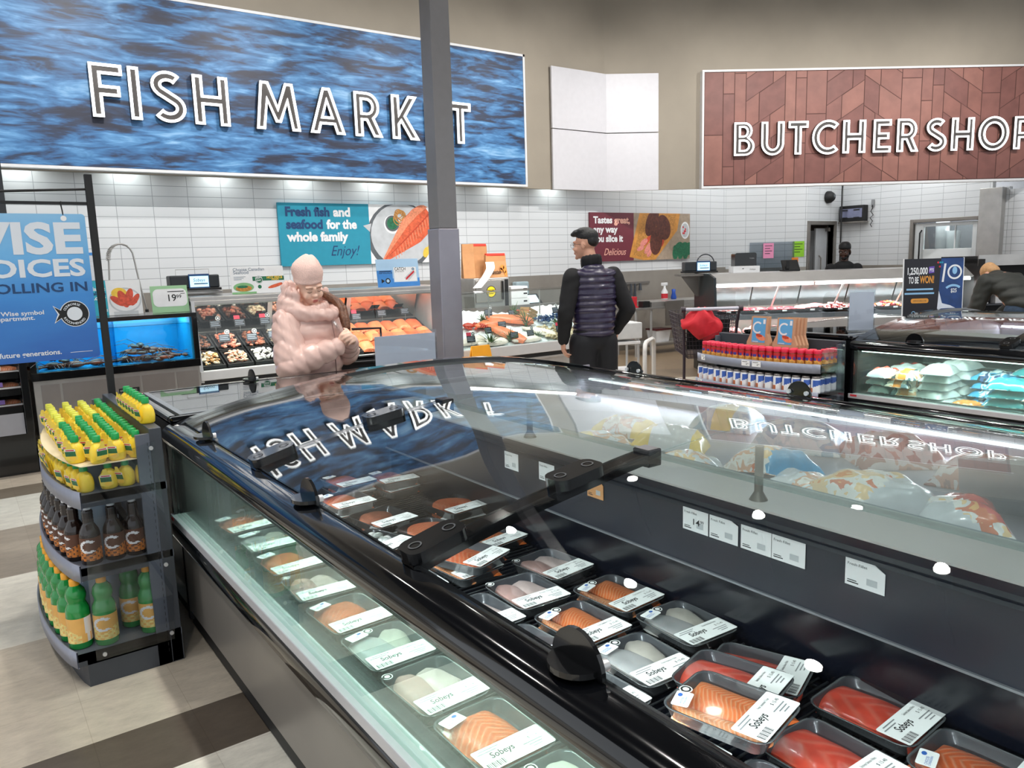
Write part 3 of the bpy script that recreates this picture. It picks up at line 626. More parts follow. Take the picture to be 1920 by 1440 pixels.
b.disc(2.25, 0.5, 0.115, 0.15, z+.002, 4); b.disc(2.25, 0.5, 0.09, 0.12, z+.0025, 5)
for i in range(6): b.disc(2.2+0.03*(i % 3), 0.45+0.035*(i % 4), 0.018, None, z+.003, 8)
for i in range(9): b.disc(2.0+0.045*i, 0.1+0.12*((i*7) % 3)/2, 0.07, 0.11, z+.003+i*.0002, 9, rot=i)
b.v = [(min(p[0], 2.38), min(max(p[1], 0.0), 0.79), p[2]) for p in b.v]
b.build('meat_picture', [TANP, AMBER, BROWNP, PINKP, WHITE, GREYP, SALM3, GREYBG, REDP, GREENP], pt)
def fish_logo(b, cx, cy, s, z, dark, light, text=True):
    """round swimming fish badge with a lettered ring"""
    b.disc(cx, cy, s*1.06, None, z, light); b.flat([(cx-s*0.75, cy+s*0.18), (cx-s*1.5, cy+s*0.72), (cx-s*1.2, cy), (cx-s*1.5, cy-s*0.72), (cx-s*0.75, cy-s*0.18)], z+.0002, light)
    b.disc(cx, cy, s, None, z+.0004, dark); b.flat([(cx-s*0.7, cy+s*0.12), (cx-s*1.42, cy+s*0.6), (cx-s*1.08, cy), (cx-s*1.42, cy-s*0.6), (cx-s*0.7, cy-s*0.12)], z+.0005, dark)
    b.disc(cx, cy, s*0.55, None, z+.0008, light)
    if text:
        for word, a0, up in (('OCEAN WISE', 150, True), ('RECOMMENDED', 205, False)):
            for i, chh in enumerate(word):
                if chh == ' ': continue
                a = math.radians(a0-i*(100/len(word)) if up else a0+i*(130/len(word)))
                M = Matrix.Translation((cx+s*0.78*math.cos(a), cy+s*0.78*math.sin(a), z+.001)) @ Matrix.Rotation(a-PI/2 if up else a+PI/2, 4, 'Z')
                b.text(chh, 0, -s*0.1, s*0.26, 0, light, M, bold=0.02, align='C')
# hanging blue sign on its stand (stands on the floor behind the lemon display)
SK = 1.087
def sz(z): return 1.58+(z-1.58)*SK
st = thing('sign_stand', 'thin black metal stand with two arms holding the blue hanging sign', 'sign stand', (0.618, 4.385, 0))
MB().box(-0.016, 0.016, -0.016, 0.016, 0.012, sz(2.02)).build('pole', MBLACK, st)
MB().cyl((0, 0, 0), (0, 0, 0.012), 0.045, None, 20).build('base_plate', MBLACK, st)
MB().box(-1.06, -0.012, -0.008, 0.008, sz(1.885), sz(1.885)+.014).build('arm', MBLACK, st)
MB().tube([(-1.06, 0, sz(1.905)), (-0.014, 0, sz(1.955))], 0.006, 6).build('brace', MBLACK, st)
hs = thing('hanging_sign', 'blue ombre hanging sign about wise seafood choices with a round fish badge', 'sign', (0.618, 4.385, 1.58*(1-SK)), rot=(PI/2, 0, 0)); hs.scale = (SK, SK, SK)
def ombre():
    m, N, L, b = nt('printed_blue_ombre'); t = N.new('ShaderNodeTexCoord'); s = N.new('ShaderNodeSeparateXYZ'); L.new(t.outputs['Object'], s.inputs[0])
    n = N.new('ShaderNodeTexNoise'); n.inputs['Scale'].default_value = 2.5; n.inputs['Detail'].default_value = 4
    mp = N.new('ShaderNodeMapping'); mp.inputs['Scale'].default_value = (1, 3.0, 1); mp.inputs['Rotation'].default_value = (0, 0, 0.35); L.new(t.outputs['Object'], mp.inputs[0]); L.new(mp.outputs[0], n.inputs['Vector'])
    a = N.new('ShaderNodeMath'); a.operation = 'MULTIPLY_ADD'; a.inputs[1].default_value = 0.22; L.new(n.outputs['Fac'], a.inputs[0]); L.new(s.outputs[1], a.inputs[2])
    mr = N.new('ShaderNodeMapRange'); mr.inputs[1].default_value = 1.25; mr.inputs[2].default_value = 1.98; L.new(a.outputs[0], mr.inputs[0])
    r = N.new('ShaderNodeValToRGB'); e = r.color_ramp.elements; e[0].color = lin('#2350a8'); e[1].color = lin('#86bbe2'); x = e.new(0.45); x.color = lin('#3b86d0'); x = e.new(0.75); x.color = lin('#6aaee2')
    L.new(mr.outputs[0], r.inputs[0]); L.new(r.outputs[0], b.inputs['Base Color']); b.inputs['Roughness'].default_value = 0.4
    return m
def round_rect(x0, x1, y0, y1, r, n=5):
    o = []
    for cx, cy, a in ((x1-r, y1-r, 0), (x0+r, y1-r, 90), (x0+r, y0+r, 180), (x1-r, y0+r, 270)): o += arc(cx, cy, r, r, a, a+90, n)
    return o
MB().prism(round_rect(-1.02, -0.03, 1.195, 1.845, 0.015), -0.004, 0).build('board', ombre(), hs)
PALEL = pm('print_pale_grey', '#d7dde6', 0.6, var=0)
b = MB(); z = 0.0012
b.text('WISE', -0.052, 1.675, 0.185, z, 0, bold=0.035, align='R', width=0.53); b.text('CHOICES', -0.052, 1.572, 0.105, z, 0, bold=0.03, align='R', width=0.57)
b.text('KEEP ROLLING IN', -0.052, 1.502, 0.058, z, 1, bold=0.02, align='R', width=0.575)
b.text('Look for the Ocean Wise symbol', -0.235, 1.405, 0.026, z, 0, bold=0.02, align='R', width=0.42); b.text('in our seafood department.', -0.272, 1.383, 0.026, z, 0, bold=0.02, align='R', width=0.36)
b.text('Doing Our Part\u2122 for future generations.', -0.185, 1.222, 0.03, z, 0, bold=0.02, align='R', width=0.52); b.rect(-0.15, -0.06, 1.224, 1.226, z, 0)
b.build('lettering', [PALEL, NAVYP], hs)
b = MB(); fish_logo(b, -0.115, 1.40, 0.056, 0.0012, 0, 1); b.build('fish_badge', [INK, PALEL], hs)
MB().disc(-0.115, 1.825, 0.012, None, 0.001, 0, n=14).build('eyelet', WHITE, hs)
MB().tube([(-0.125, 0.006, sz(1.832)), (-0.127, 0.0, sz(1.86)), (-0.13, 0.012, sz(1.892)), (-0.13, -0.012, sz(1.897)), (-0.13, -0.014, sz(1.882))], 0.003, 6).build('hook', MBLACK, st)
for o in st.children:
    if o.name.startswith('hook'): o.location = (0, -0.002, 0)

# ================================================================== FISH COUNTER, TANK, CHILLER
WHITELEDGE = pm('pale_grey_ledge', '#cfd0d2', 0.35, var=0.02); BLKPAN = pm('black_pan', '#1b1c1e', 0.35)
DOORMIRROR = pm('mirror_door', '#b9b4ae', 0.06, 1.0, var=0)
def deckz(y): return 0.68+0.43*(y-7.4)
# --- service case with mirrored rear doors
fc_ = thing('fish_service_case', 'long steel and glass fish counter with mirrored back doors', 'display case', (1.76, 7.3, 0)); W = 2.72
MB().box(0, W, 0.08, 0.95, 0, 0.12).build('kick_plate', MBLACK, fc_)
MB().box(0, W, 0.03, 0.95, 0.12, 0.50).box(0, W, 0.0, 0.95, 0.50, 0.545).build('case_body', STEEL, fc_, bevel=0.004)
MB().box(0.02, W-0.02, 0.002, 0.95, 0.545, 0.60).build('bumper', MBLACK, fc_)
MB().box(0, W, -0.02, 0.06, 0.58, 0.665).build('front_ledge', WHITELEDGE, fc_, bevel=0.006)
b = MB(); b.add([(0.02, 0.06, 0.62), (W-0.02, 0.06, 0.62), (W-0.02, 0.82, 0.95), (0.02, 0.82, 0.95), (0.02, 0.06, 0.58), (W-0.02, 0.06, 0.58), (W-0.02, 0.82, 0.58), (0.02, 0.82, 0.58)], [(0, 1, 2, 3), (4, 7, 6, 5), (0, 4, 5, 1), (2, 6, 7, 3), (0, 3, 7, 4), (1, 5, 6, 2)]); b.build('deck', BLKPAN, fc_)
MB().box(0, W, 0.84, 0.97, 0.545, 1.30).build('rear_wall', STEELD, fc_)
for i in range(3):
    x0 = 0.06+i*0.88
    MB().add([(x0, 0.825, 0.97), (x0+0.84, 0.825, 0.97), (x0+0.84, 0.72, 1.235), (x0, 0.72, 1.235), (x0, 0.835, 0.97), (x0+0.84, 0.835, 0.97), (x0+0.84, 0.73, 1.235), (x0, 0.73, 1.235)], [(0, 1, 2, 3), (0, 4, 5, 1), (2, 6, 7, 3), (0, 3, 7, 4), (1, 5, 6, 2)]).build('mirror_door', DOORMIRROR, fc_)
for i in range(2):
    x0 = 0.90+i*0.88
    MB().add([(x0, 0.805, 0.93), (x0+0.05, 0.805, 0.93), (x0+0.05, 0.69, 1.25), (x0, 0.69, 1.25)], [(0, 1, 2, 3)]).build('door_mullion', ALU, fc_)
MB().box(0, W, 0.12, 0.97, 1.285, 1.335).box(0, W, 0.10, 0.16, 1.255, 1.30).build('canopy', STEEL, fc_, bevel=0.006)
MB().box(0.04, W-0.04, 0.165, 0.20, 1.262, 1.283).build('light_tube', LED, fc_)
lamp('AREA', (1.76+W/2, 7.49, 1.255), 32, W-0.1, (1, 0.95, 0.88), (0, 0, 0), size_y=0.04)
b = MB()
for i in range(3): b.slab(lambda u, v, i=i: (i*W/3+0.004+u*(W/3-0.008), 0.0+v*0.10+0.03*math.sin(v*PI), 0.665+0.60*v), 1, 8, 0.006)
b.build('front_glass', CLEAR, fc_)
for x in (0, W-0.03): MB().prism([(-0.01, 0.56), (0.97, 0.56), (0.97, 1.30), (0.10, 1.30), (-0.01, 0.66)], 0, 0.03, 0, Matrix.Translation((x, 0, 0)) @ Matrix(((0, 0, 1, 0), (1, 0, 0, 0), (0, 1, 0, 0), (0, 0, 0, 1)))).build('end_panel', ALU, fc_)
# --- ice display with a lower glass
ic = thing('ice_display_case', 'open ice display counter with low front glass running past the column', 'display case', (4.5, 7.3, 0)); W2 = 2.35
MB().box(0, W2, 0.08, 0.95, 0, 0.12).build('kick_plate', MBLACK, ic)
MB().box(0, W2, 0.03, 0.95, 0.12, 0.40).box(0, W2, 0.0, 0.95, 0.40, 0.43).build('case_body', STEEL, ic, bevel=0.004)
MB().box(0.01, W2-0.01, 0.002, 0.95, 0.43, 0.48).build('bumper', MBLACK, ic)
MB().box(0, W2, -0.02, 0.06, 0.48, 0.60).build('front_ledge', WHITELEDGE, ic, bevel=0.006)
MB().box(0.02, W2-0.02, 0.06, 0.92, 0.45, 0.57).box(0, W2, 0.88, 0.97, 0.43, 1.0).build('deck', STEELD, ic)
b = MB()
for i in range(3): b.slab(lambda u, v, i=i: (i*W2/3+0.004+u*(W2/3-0.008), 0.01+v*0.04, 0.60+0.62*v), 1, 3, 0.006)
b.box(0.0, W2, 0.06, 0.52, 1.222, 1.23); b.build('front_glass', CLEAR, ic)
for x in (0.0, W2/3, 2*W2/3, W2): MB().cyl((x, 0.50, 0.9), (x, 0.50, 1.222), 0.008).build('glass_post', STEEL, ic)
lamp('AREA', (5.7, 7.62, 2.3), 38, 2.2, (1, 0.97, 0.92), (0, 0, 0), size_y=0.2)
ICE = pm('crushed_ice', '#eef4f6', 0.35, var=0.06, scale=60, bump=0.8)
rw = random.Random(5)
_h = [[rw.uniform(-0.012, 0.016) for _ in range(70)] for _ in range(30)]
o = MB().grid(lambda u, v: (0.02+u*(W2-0.04), 0.065+v*0.82, 0.585+0.36*v+_h[int(v*28)][int(u*68)]+0.03*math.sin(u*11+v*5)*v), 68, 28).build('crushed_ice', ICE, None, (4.5, 7.3, 0)); o['kind'] = 'stuff'; tag(o, 'bed of crushed ice filling the fish display', 'ice')
# --- goods in the service case
def heap(name, label, cat, x0, x1, y0, y1, mats, n, r, seed, kind=True, flatten=0.6):
    rr = random.Random(seed); b = MB()
    for i in range(n):
        x = rr.uniform(x0+r, x1-r); y = rr.uniform(y0+r, y1-r); e = (1-((2*x-x0-x1)/(x1-x0))**2)*(1-((2*y-y0-y1)/(y1-y0))**2)
        s = r*rr.uniform(0.75, 1.2); b.ell((x, y, deckz(y)+0.02+0.05*e*rr.random()), (s, s*rr.uniform(0.6, 1), s*flatten), 8, 5, rr.randrange(len(mats)), None, (rr.uniform(-.4, .4), rr.uniform(-.4, .4), rr.uniform(0, 3)))
    o = b.build(name, mats); o['kind'] = 'stuff'; return tag(o, label, cat)
CREAM = pm('scallop_cream', '#ead9bd', 0.4, var=0.08, sss=0.1); PINKS = pm('shrimp_pink', '#e5a48c', 0.4, var=0.2); ROSE = pm('shell_rose', '#c96f55', 0.45, var=0.3); WHT = pm('squid_white', '#f1ece6', 0.35, var=0.05)
BRN = pm('crab_brown', '#7c4a33', 0.5, var=0.35); TANF = pm('breaded_tan', '#cf9f6a', 0.7, var=0.2)
def pan(x0, x1, y0, y1, lb):
    b = MB(); zz = lambda y: deckz(y)-0.006
    c = [(x0, y0), (x1, y0), (x1, y1), (x0, y1)]; q = [(x0+.012, y0+.012), (x1-.012, y0+.012), (x1-.012, y1-.012), (x0+.012, y1-.012)]
    vs = [(p[0], p[1], zz(p[1])+0.028) for p in c]+[(p[0], p[1], zz(p[1])+0.028) for p in q]+[(p[0], p[1], zz(p[1])+0.004) for p in q]+[(p[0], p[1], zz(p[1])) for p in c]
    b.add(vs, [(i, (i+1) % 4, 4+(i+1) % 4, 4+i) for i in range(4)]+[(4+i, 4+(i+1) % 4, 8+(i+1) % 4, 8+i) for i in range(4)]+[(8, 9, 10, 11), (15, 14, 13, 12)]+[(i, 12+i, 12+(i+1) % 4, (i+1) % 4) for i in range(4)])
    return tag(b.build('seafood_pan', BLKPAN), lb, 'pan', 'black pans in the fish counter')
cols = [(1.80, 2.02), (2.04, 2.28), (2.30, 2.54), (2.56, 2.80), (2.82, 3.10), (3.12, 3.42)]
F = [('shell pasta', CREAM, TANF), ('crab salad', CREAM, PINKS), ('squid', WHT, WHT), ('oyster', TANF, BRN), ('shrimp', PINKS, ROSE), ('scallop', CREAM, WHT)]
Bk = [('mussel', BRN, MBLACK), ('shrimp', PINKS, ROSE), ('crab leg', BRN, ROSE), ('scallop', CREAM, CREAM), ('prawn', PINKS, PINKS), ('prawn tail', ROSE, PINKS)]
for i, (x0, x1) in enumerate(cols):
    pan(x0, x1, 7.39, 7.64, 'black pan of %s, %s from the tank end in the front row' % (F[i][0], ORD[i])); pan(x0, x1, 7.66, 7.98, 'black pan of %s, %s from the tank end in the back row' % (Bk[i][0], ORD[i]))
    heap(F[i][0].replace(' ', '_')+'_heap', 'heap of %s in the front pan, %s from the tank end' % (F[i][0], ORD[i]), 'seafood', x0+.015, x1-.015, 7.405, 7.625, F[i][1:], 90, 0.017, i)
    heap(Bk[i][0].replace(' ', '_')+'_heap', 'heap of %s in the back pan, %s from the tank end' % (Bk[i][0], ORD[i]), 'seafood', x0+.015, x1-.015, 7.675, 7.965, Bk[i][1:], 80, 0.022, i+20)
for i, x in enumerate((2.03, 2.29, 2.55, 2.81, 3.11)):
    pass
SALMON = flesh_mat('salmon_flesh', '#ee7440', '#f8b48c'); SALMD = flesh_mat('salmon_dark', '#dd5a30', '#f09a6c'); SALML = flesh_mat('salmon_pale', '#f3945f', '#fbc9a6')
def fillet_mb(L_, W_, H_, seed=0, cut=False):
    """domed fillet: tapering to one end, or (cut) a broad portion with square cut ends"""
    b = MB(); nu, nv = 24, 12
    def f(u, v):
        t = u; a = (v-0.5)*2
        if cut:
            w = W_/2*(.93+.07*math.sin(t*PI)+.025*math.sin(9*t+seed)); e = min(1, t*14+.35)*min(1, (1-t)*14+.35)
            x = t*L_-L_/2+.012*math.sin(a*2.2+seed)*(1-2*t)*.6+.010*a*math.sin(seed)
        else:
            w = W_/2*(0.30+0.70*min(1, t*2.2))*(1-0.35*max(0, (t-0.75)/0.25)**2); e = (0.55+0.45*min(1, t*2.5))*(1-0.3*max(0, t-0.8)/0.2); x = t*L_-L_/2
        z = H_*(1-abs(a)**3.2)**.7*e+0.003*math.sin(9*t+2*a+seed)*(1-abs(a))
        return (x, a*w, max(z, 0.001))
    b.grid(f, nu, nv)
    bot = [f(i/nu, 0) for i in range(nu+1)]+[f(1, j/nv) for j in range(1, nv+1)]+[f(i/nu, 1) for i in range(nu-1, -1, -1)]+[f(0, j/nv) for j in range(nv-1, 0, -1)]
    b.add([(p[0], p[1], 0) for p in bot], [tuple(range(len(bot)))[::-1]], 0)
    b.add(bot+[(p[0], p[1], 0) for p in bot], [(i, len(bot)+i, len(bot)+(i+1) % len(bot), (i+1) % len(bot)) for i in range(len(bot))], 0)
    return b
_fm = fillet_mb(0.31, 0.160, 0.034, 0, True).mesh('salmon_fillet', [SALMON, SALML]); _fm2 = fillet_mb(0.31, 0.155, 0.030, 3, True).mesh('salmon_fillet', [SALMD, SALMON])
k = 0
for r in range(3):
    for i in range(6):
        x = 3.50+0.158*i+0.02*(r % 2); y = 7.47+0.20*r
        o = bpy.data.objects.new('salmon_fillet', (_fm, _fm2)[(i+r) % 2]); COL.objects.link(o); o.location = (x, y, deckz(y)+0.010); o.rotation_euler = (0.40, 0, 0); o.rotation_euler = (Matrix.Rotation(math.atan(0.43), 3, 'X') @ Matrix.Rotation(PI/2+0.05*((i*5+r) % 3-1), 3, 'Z')).to_euler()
        o.scale = (0.62, 1.0, 1.0)
        tag(o, 'orange salmon fillet in the fish counter, %s row, %s toward the column' % (('front', 'middle', 'back')[r], ORD[i]), 'fillet', 'salmon fillets in the fish counter')
# black tags on pins
TAGB = pm('black_tag_board', '#23252b', 0.6, var=0); TAGL = pm('chalk_grey', '#8d97a5', 0.7, var=0); PINKC = pm('pink_card', '#e2405a', 0.6, var=0)
def price_tag(p, rz, lb, pink=False, badge=False, w=0.105, h=0.075, tilt=0.25):
    t = thing('price_tag', lb, 'price tag', p, rz, 'black price tags on the fish counter')
    M = Matrix.Translation((0, 0, 0.05)) @ Matrix.Rotation(PI/2-tilt, 4, 'X')
    b = MB().box(-w/2, w/2, 0, h, -0.003, 0, 0, M)
    for i in range(3): b.rect(-w*0.42, w*(0.42-0.1*(i % 2)), h*(0.74-0.24*i), h*(0.84-0.24*i), 0.0006, 1, M)
    b.build('tag_board', [TAGB, TAGL], t); MB().cyl((0, 0, -0.012), (0, 0.002, 0.055), 0.002, None, 6).build('pin', STEEL, t)
    if pink: MB().box(-w/2, -w/2+0.06, h, h+0.04, -0.002, 0, 0, M).build('sale_card', PINKC, t)
    if badge: MB().disc(w*0.3, h+0.022, 0.024, None, -0.001, 0, M).disc(w*0.3, h+0.022, 0.018, None, 0.0002, 1, M).disc(w*0.3, h+0.022, 0.010, None, 0.0006, 0, M).build('round_badge', [WHITE, INK], t)
    return t
PT = [((2.12, 8.00), 0, 1, 'over the mussels'), ((2.12, 7.72), 0, 1, 'over the crab salad'), ((2.36, 8.0), 1, 0, 'over the crab legs'), ((2.38, 7.70), 0, 1, 'over the squid'), ((2.62, 8.0), 1, 1, 'over the back scallops'), ((2.60, 7.72), 0, 0, 'over the oysters'), ((3.62, 7.95), 1, 0, 'behind the salmon nearest the woman'), ((3.95, 7.99), 0, 0, 'behind the middle of the salmon'), ((4.25, 8.0), 0, 0, 'behind the salmon by the column')]
for (x, y), pk, bd, lb in PT: price_tag((x, y, deckz(y)+0.014), 0, 'small black price tag on a pin '+lb, pk, bd)
# --- goods on the ice
def icez(x, y): v = (y-7.365)/0.82; u = (x-4.52)/(W2-0.04); return 0.60+0.36*v+0.03*math.sin(u*11+v*5)*v
_fb = fillet_mb(0.62, 0.22, 0.05, 5).mesh('salmon_side', [SALMON, SALML])
for (x, y, rz, sc, lb) in ((5.36, 7.62, -1.1, 1.0, 'large salmon side curving down the ice beside the column'), (5.62, 7.86, -0.35, 1.0, 'large salmon side lying along the back of the ice'), (5.30, 7.83, 0.25, 0.8, 'salmon side at the back of the ice under two black tags')):
    o = bpy.data.objects.new('salmon_half', _fb); COL.objects.link(o); o.location = (x, y, icez(x, y)+0.02); o.rotation_euler = (Matrix.Rotation(math.atan(0.43), 3, 'X') @ Matrix.Rotation(rz, 3, 'Z')).to_euler(); o.scale = (sc, sc, sc); tag(o, lb, 'fish fillet')
WFISH = pm('white_fish', '#efe2d6', 0.35, var=0.06); _fw = fillet_mb(0.42, 0.16, 0.035, 8).mesh('white_fish_fillet', [WFISH, WHT])
for (x, y, rz, lb) in ((4.80, 7.48, 0.3, 'pale white fish fillet on the ice next to the column'), (5.05, 7.42, 0.1, 'pale white fish fillet at the front of the ice behind the yellow sign'), (5.85, 7.55, -0.6, 'pale white fish fillet mid ice beside a round kale garnish'), (5.55, 7.42, 0.1, 'pale white fish fillet at the front edge of the ice between two tags')):
    o = bpy.data.objects.new('white_fish_fillet', _fw); COL.objects.link(o); o.location = (x, y, icez(x, y)+0.018); o.rotation_euler = (Matrix.Rotation(math.atan(0.43), 3, 'X') @ Matrix.Rotation(rz, 3, 'Z')).to_euler(); tag(o, lb, 'fish fillet')
LEAF = pm('pineapple_leaf', '#5d7a4a', 0.5, var=0.3, scale=30)
def spiky(p, h, n, lb, seed, name='pineapple_crown', cat='garnish', lean=0.0):
    rr = random.Random(seed); b = MB()
    for i in range(n):
        a = rr.uniform(0, 2*PI); t = i/n; el = 0.25+1.1*(1-t)*rr.uniform(0.8, 1.1); L_ = h*rr.uniform(0.75, 1.1)*(0.7+0.4*t); w = 0.014
        pts = []
        for q in range(5):
            s = q/4; e = el*(0.5+0.8*s); pts.append(Vector((math.cos(a)*math.sin(e)*L_*s+lean*s*h, math.sin(a)*math.sin(e)*L_*s, math.cos(e*0.8)*L_*s)))
        sd = Vector((-math.sin(a), math.cos(a), 0)); vs = []
        for q, pnt in enumerate(pts): ww = w*(1-q/4.0)+0.001; vs += [tuple(pnt+sd*ww), tuple(pnt-sd*ww), tuple(pnt+Vector((0, 0, -0.004)))]
        b.add(vs, [f for q in range(4) for f in ((3*q, 3*q+3, 3*q+4, 3*q+1), (3*q, 3*q+2, 3*q+5, 3*q+3), (3*q+1, 3*q+4, 3*q+5, 3*q+2))], 0, None, True)
    return tag(b.build(name, LEAF, None, p), lb, cat, 'green leafy garnishes on the ice')
for i, (x, y, h, lb) in enumerate(((5.26, 7.90, 0.13, 'small spiky green crown at the back of the ice beside red crabs'), (5.85, 8.06, 0.17, 'spiky green crown standing highest at the back of the ice'), (5.78, 7.72, 0.26, 'largest spiky green crown in the middle of the ice'), (5.02, 7.40, 0.20, 'spiky green crown beside the yellow sign'), (5.33, 7.45, 0.16, 'spiky green crown at the foot of the big salmon side'), (6.28, 7.72, 0.2, 'spiky green crown beside the blue net bags'))):
    spiky((x, y, icez(x, y)-0.005), h, 26, lb, i)
spiky((5.74, 7.44, icez(5.74, 7.44)-0.005), 0.09, 60, 'round curly green kale garnish at the front of the ice', 40, 'kale_garnish')
CLAM = pm('clam_shell', '#c9b693', 0.5, var=0.3, scale=25); MUS = pm('mussel_blue', '#2e4a78', 0.35, var=0.4, scale=30)
rr = random.Random(9); b = MB()
for i in range(170):
    x = rr.uniform(5.86, 6.55); y = rr.uniform(7.37, 7.62)
    b.ell((x, y, icez(x, y)+0.015+0.03*rr.random()), (0.028, 0.022, 0.012), 8, 5, 0, None, (rr.uniform(-.8, .8), rr.uniform(-.8, .8), rr.uniform(0, 3)))
o = b.build('clam_heap', CLAM); o['kind'] = 'stuff'; tag(o, 'spread of tan clams at the front of the ice', 'clams')
for i, (x, y, lb) in enumerate(((6.12, 7.80, 'blue net bag of mussels against the wooden crate'), (6.42, 7.82, 'blue net bag of mussels beside the standing man'))):
    b = MB(); rr = random.Random(50+i)
    for q in range(60):
        b.ell((rr.gauss(0, .06), rr.gauss(0, .045), 0.03+rr.random()*0.06), (0.026, 0.014, 0.012), 8, 5, 0, None, (rr.uniform(-1, 1), rr.uniform(-1, 1), rr.uniform(0, 3)))
    tag(b.build('mussel_bag', MUS, None, (x, y, icez(x, y))), lb, 'mussel bag')
WOODC = pm('crate_wood', '#b08a58', 0.7, var=0.15); b = MB()
for z in (0.0, 0.045, 0.09): b.box(-0.1, 0.1, -0.07, -0.06, z, z+0.035).box(-0.1, 0.1, 0.06, 0.07, z, z+0.035).box(-0.1, -0.09, -0.06, 0.06, z, z+0.035).box(0.09, 0.1, -0.06, 0.06, z, z+0.035)
tag(b.build('wooden_crate', WOODC, None, (5.98, 7.95, icez(5.98, 7.95)), (0, 0.35, 0.3)), 'small slatted wooden crate tipped on the ice', 'crate')
CRAB = pm('cooked_red_shell', '#c5412c', 0.4, var=0.25)
def crab_mb(s, tail=False):
    b = MB()
    if tail:                                        # lobster: carapace, tail rings, fan, claws, feelers
        b.ell((0, 0, .03), (.07, .035, .03))
        for i in range(6): b.ell((.07+.022*i, 0, .026-.002*i), (.017, .03-.003*i, .022-.002*i), 10, 6)
        for a in (-.5, 0, .5): b.ell((.215, a*.05, .012), (.024, .014, .004), 8, 5, 0, None, (0, 0, a))
        for q in (-1, 1):
            b.tube([(-.05, q*.02, .03), (-.10, q*.055, .03), (-.14, q*.05, .03)], .009, 6); b.ell((-.185, q*.055, .03), (.055, .026, .017), 10, 6, 0, None, (0, 0, q*.25)); b.ell((-.20, q*.028, .03), (.035, .010, .012), 8, 5, 0, None, (0, 0, q*.5))
            b.tube([(-.07, q*.008, .045), (-.2, q*.12, .09), (-.32, q*.2, .06)], .0022, 5)
            for k in range(4): b.tube([(-.03+.025*k, q*.025, .02), (-.03+.03*k, q*.065, .035), (-.035+.035*k, q*.10, .004)], .004, 5)
    else:
        b.ell((0, 0, .03), (.075, .055, .028))
        for q in (-1, 1):
            b.tube([(q*.05, -.03, .03), (q*.085, -.06, .035), (q*.06, -.09, .03)], .010, 6); b.ell((q*.04, -.105, .03), (.03, .018, .014), 8, 5, 0, None, (0, 0, q*.6))
            for k in range(4): b.tube([(q*.06, .01*k-.01, .025), (q*.11, .02*k-.02, .045), (q*.135, .025*k-.015, .004)], .006, 5)
    b.v = [(x*s, y*s, z*s) for x, y, z in b.v]
    return b
for i, (x, y, lb) in enumerate(((5.00, 7.84, 'red cooked crab at the back of the ice near the column'), (5.16, 7.80, 'red cooked crab on the ice beside a small spiky crown'), (5.95, 8.08, 'red cooked crab high on the ice beside the tallest crown'))):
    tag(crab_mb(1.0).build('cooked_crab', CRAB, None, (x, y, icez(x, y)+0.004), (0.35, 0, i*1.3)), lb, 'crab')
for (x, y), pk, bd, lb in (((5.69, 7.88), 0, 0, 'in front of the tallest crown'), ((5.38, 7.66), 0, 0, 'stuck in the large curving salmon side'), ((5.11, 7.56), 0, 0, 'leaning beside the large salmon side'), ((5.37, 7.40), 0, 0, 'at the foot of the salmon beside a crown'), ((5.62, 7.41), 0, 1, 'beside the round kale garnish'), ((4.76, 7.40), 1, 1, 'on the ice next to the column'), ((6.41, 7.9), 0, 1, 'over the blue mussel bags'), ((6.10, 7.44), 1, 0, 'over the clams'), ((5.36, 7.92), 0, 1, 'at the back of the ice beside the small crown')):
    price_tag((x, y, icez(x, y)+0.006), 0.15*math.sin(x*9), 'small black price tag '+lb, pk, bd)
YSIGN = pm('safety_yellow', '#f2a51d', 0.45, var=0.04)
t = thing('yellow_floor_sign', 'bright yellow plastic caution sign standing in front of the ice display', 'floor sign', (4.60, 6.98, 0))
b = MB(); b.add([(-.17, -.14, 0), (.17, -.14, 0), (.115, -.01, .68), (-.115, -.01, .68), (-.17, -.125, 0), (.17, -.125, 0), (.115, .005, .68), (-.115, .005, .68)], [(0, 1, 2, 3), (5, 4, 7, 6), (0, 4, 5, 1), (3, 2, 6, 7), (1, 5, 6, 2), (0, 3, 7, 4)]); b.build('front_leaf', YSIGN, t)
b = MB(); b.add([(-.17, .14, 0), (.17, .14, 0), (.115, .01, .68), (-.115, .01, .68), (-.17, .125, 0), (.17, .125, 0), (.115, -.004, .67), (-.115, -.004, .67)], [(3, 2, 1, 0), (6, 7, 4, 5), (1, 5, 4, 0), (7, 6, 2, 3), (2, 6, 5, 1), (4, 7, 3, 0)]); b.build('back_leaf', YSIGN, t)

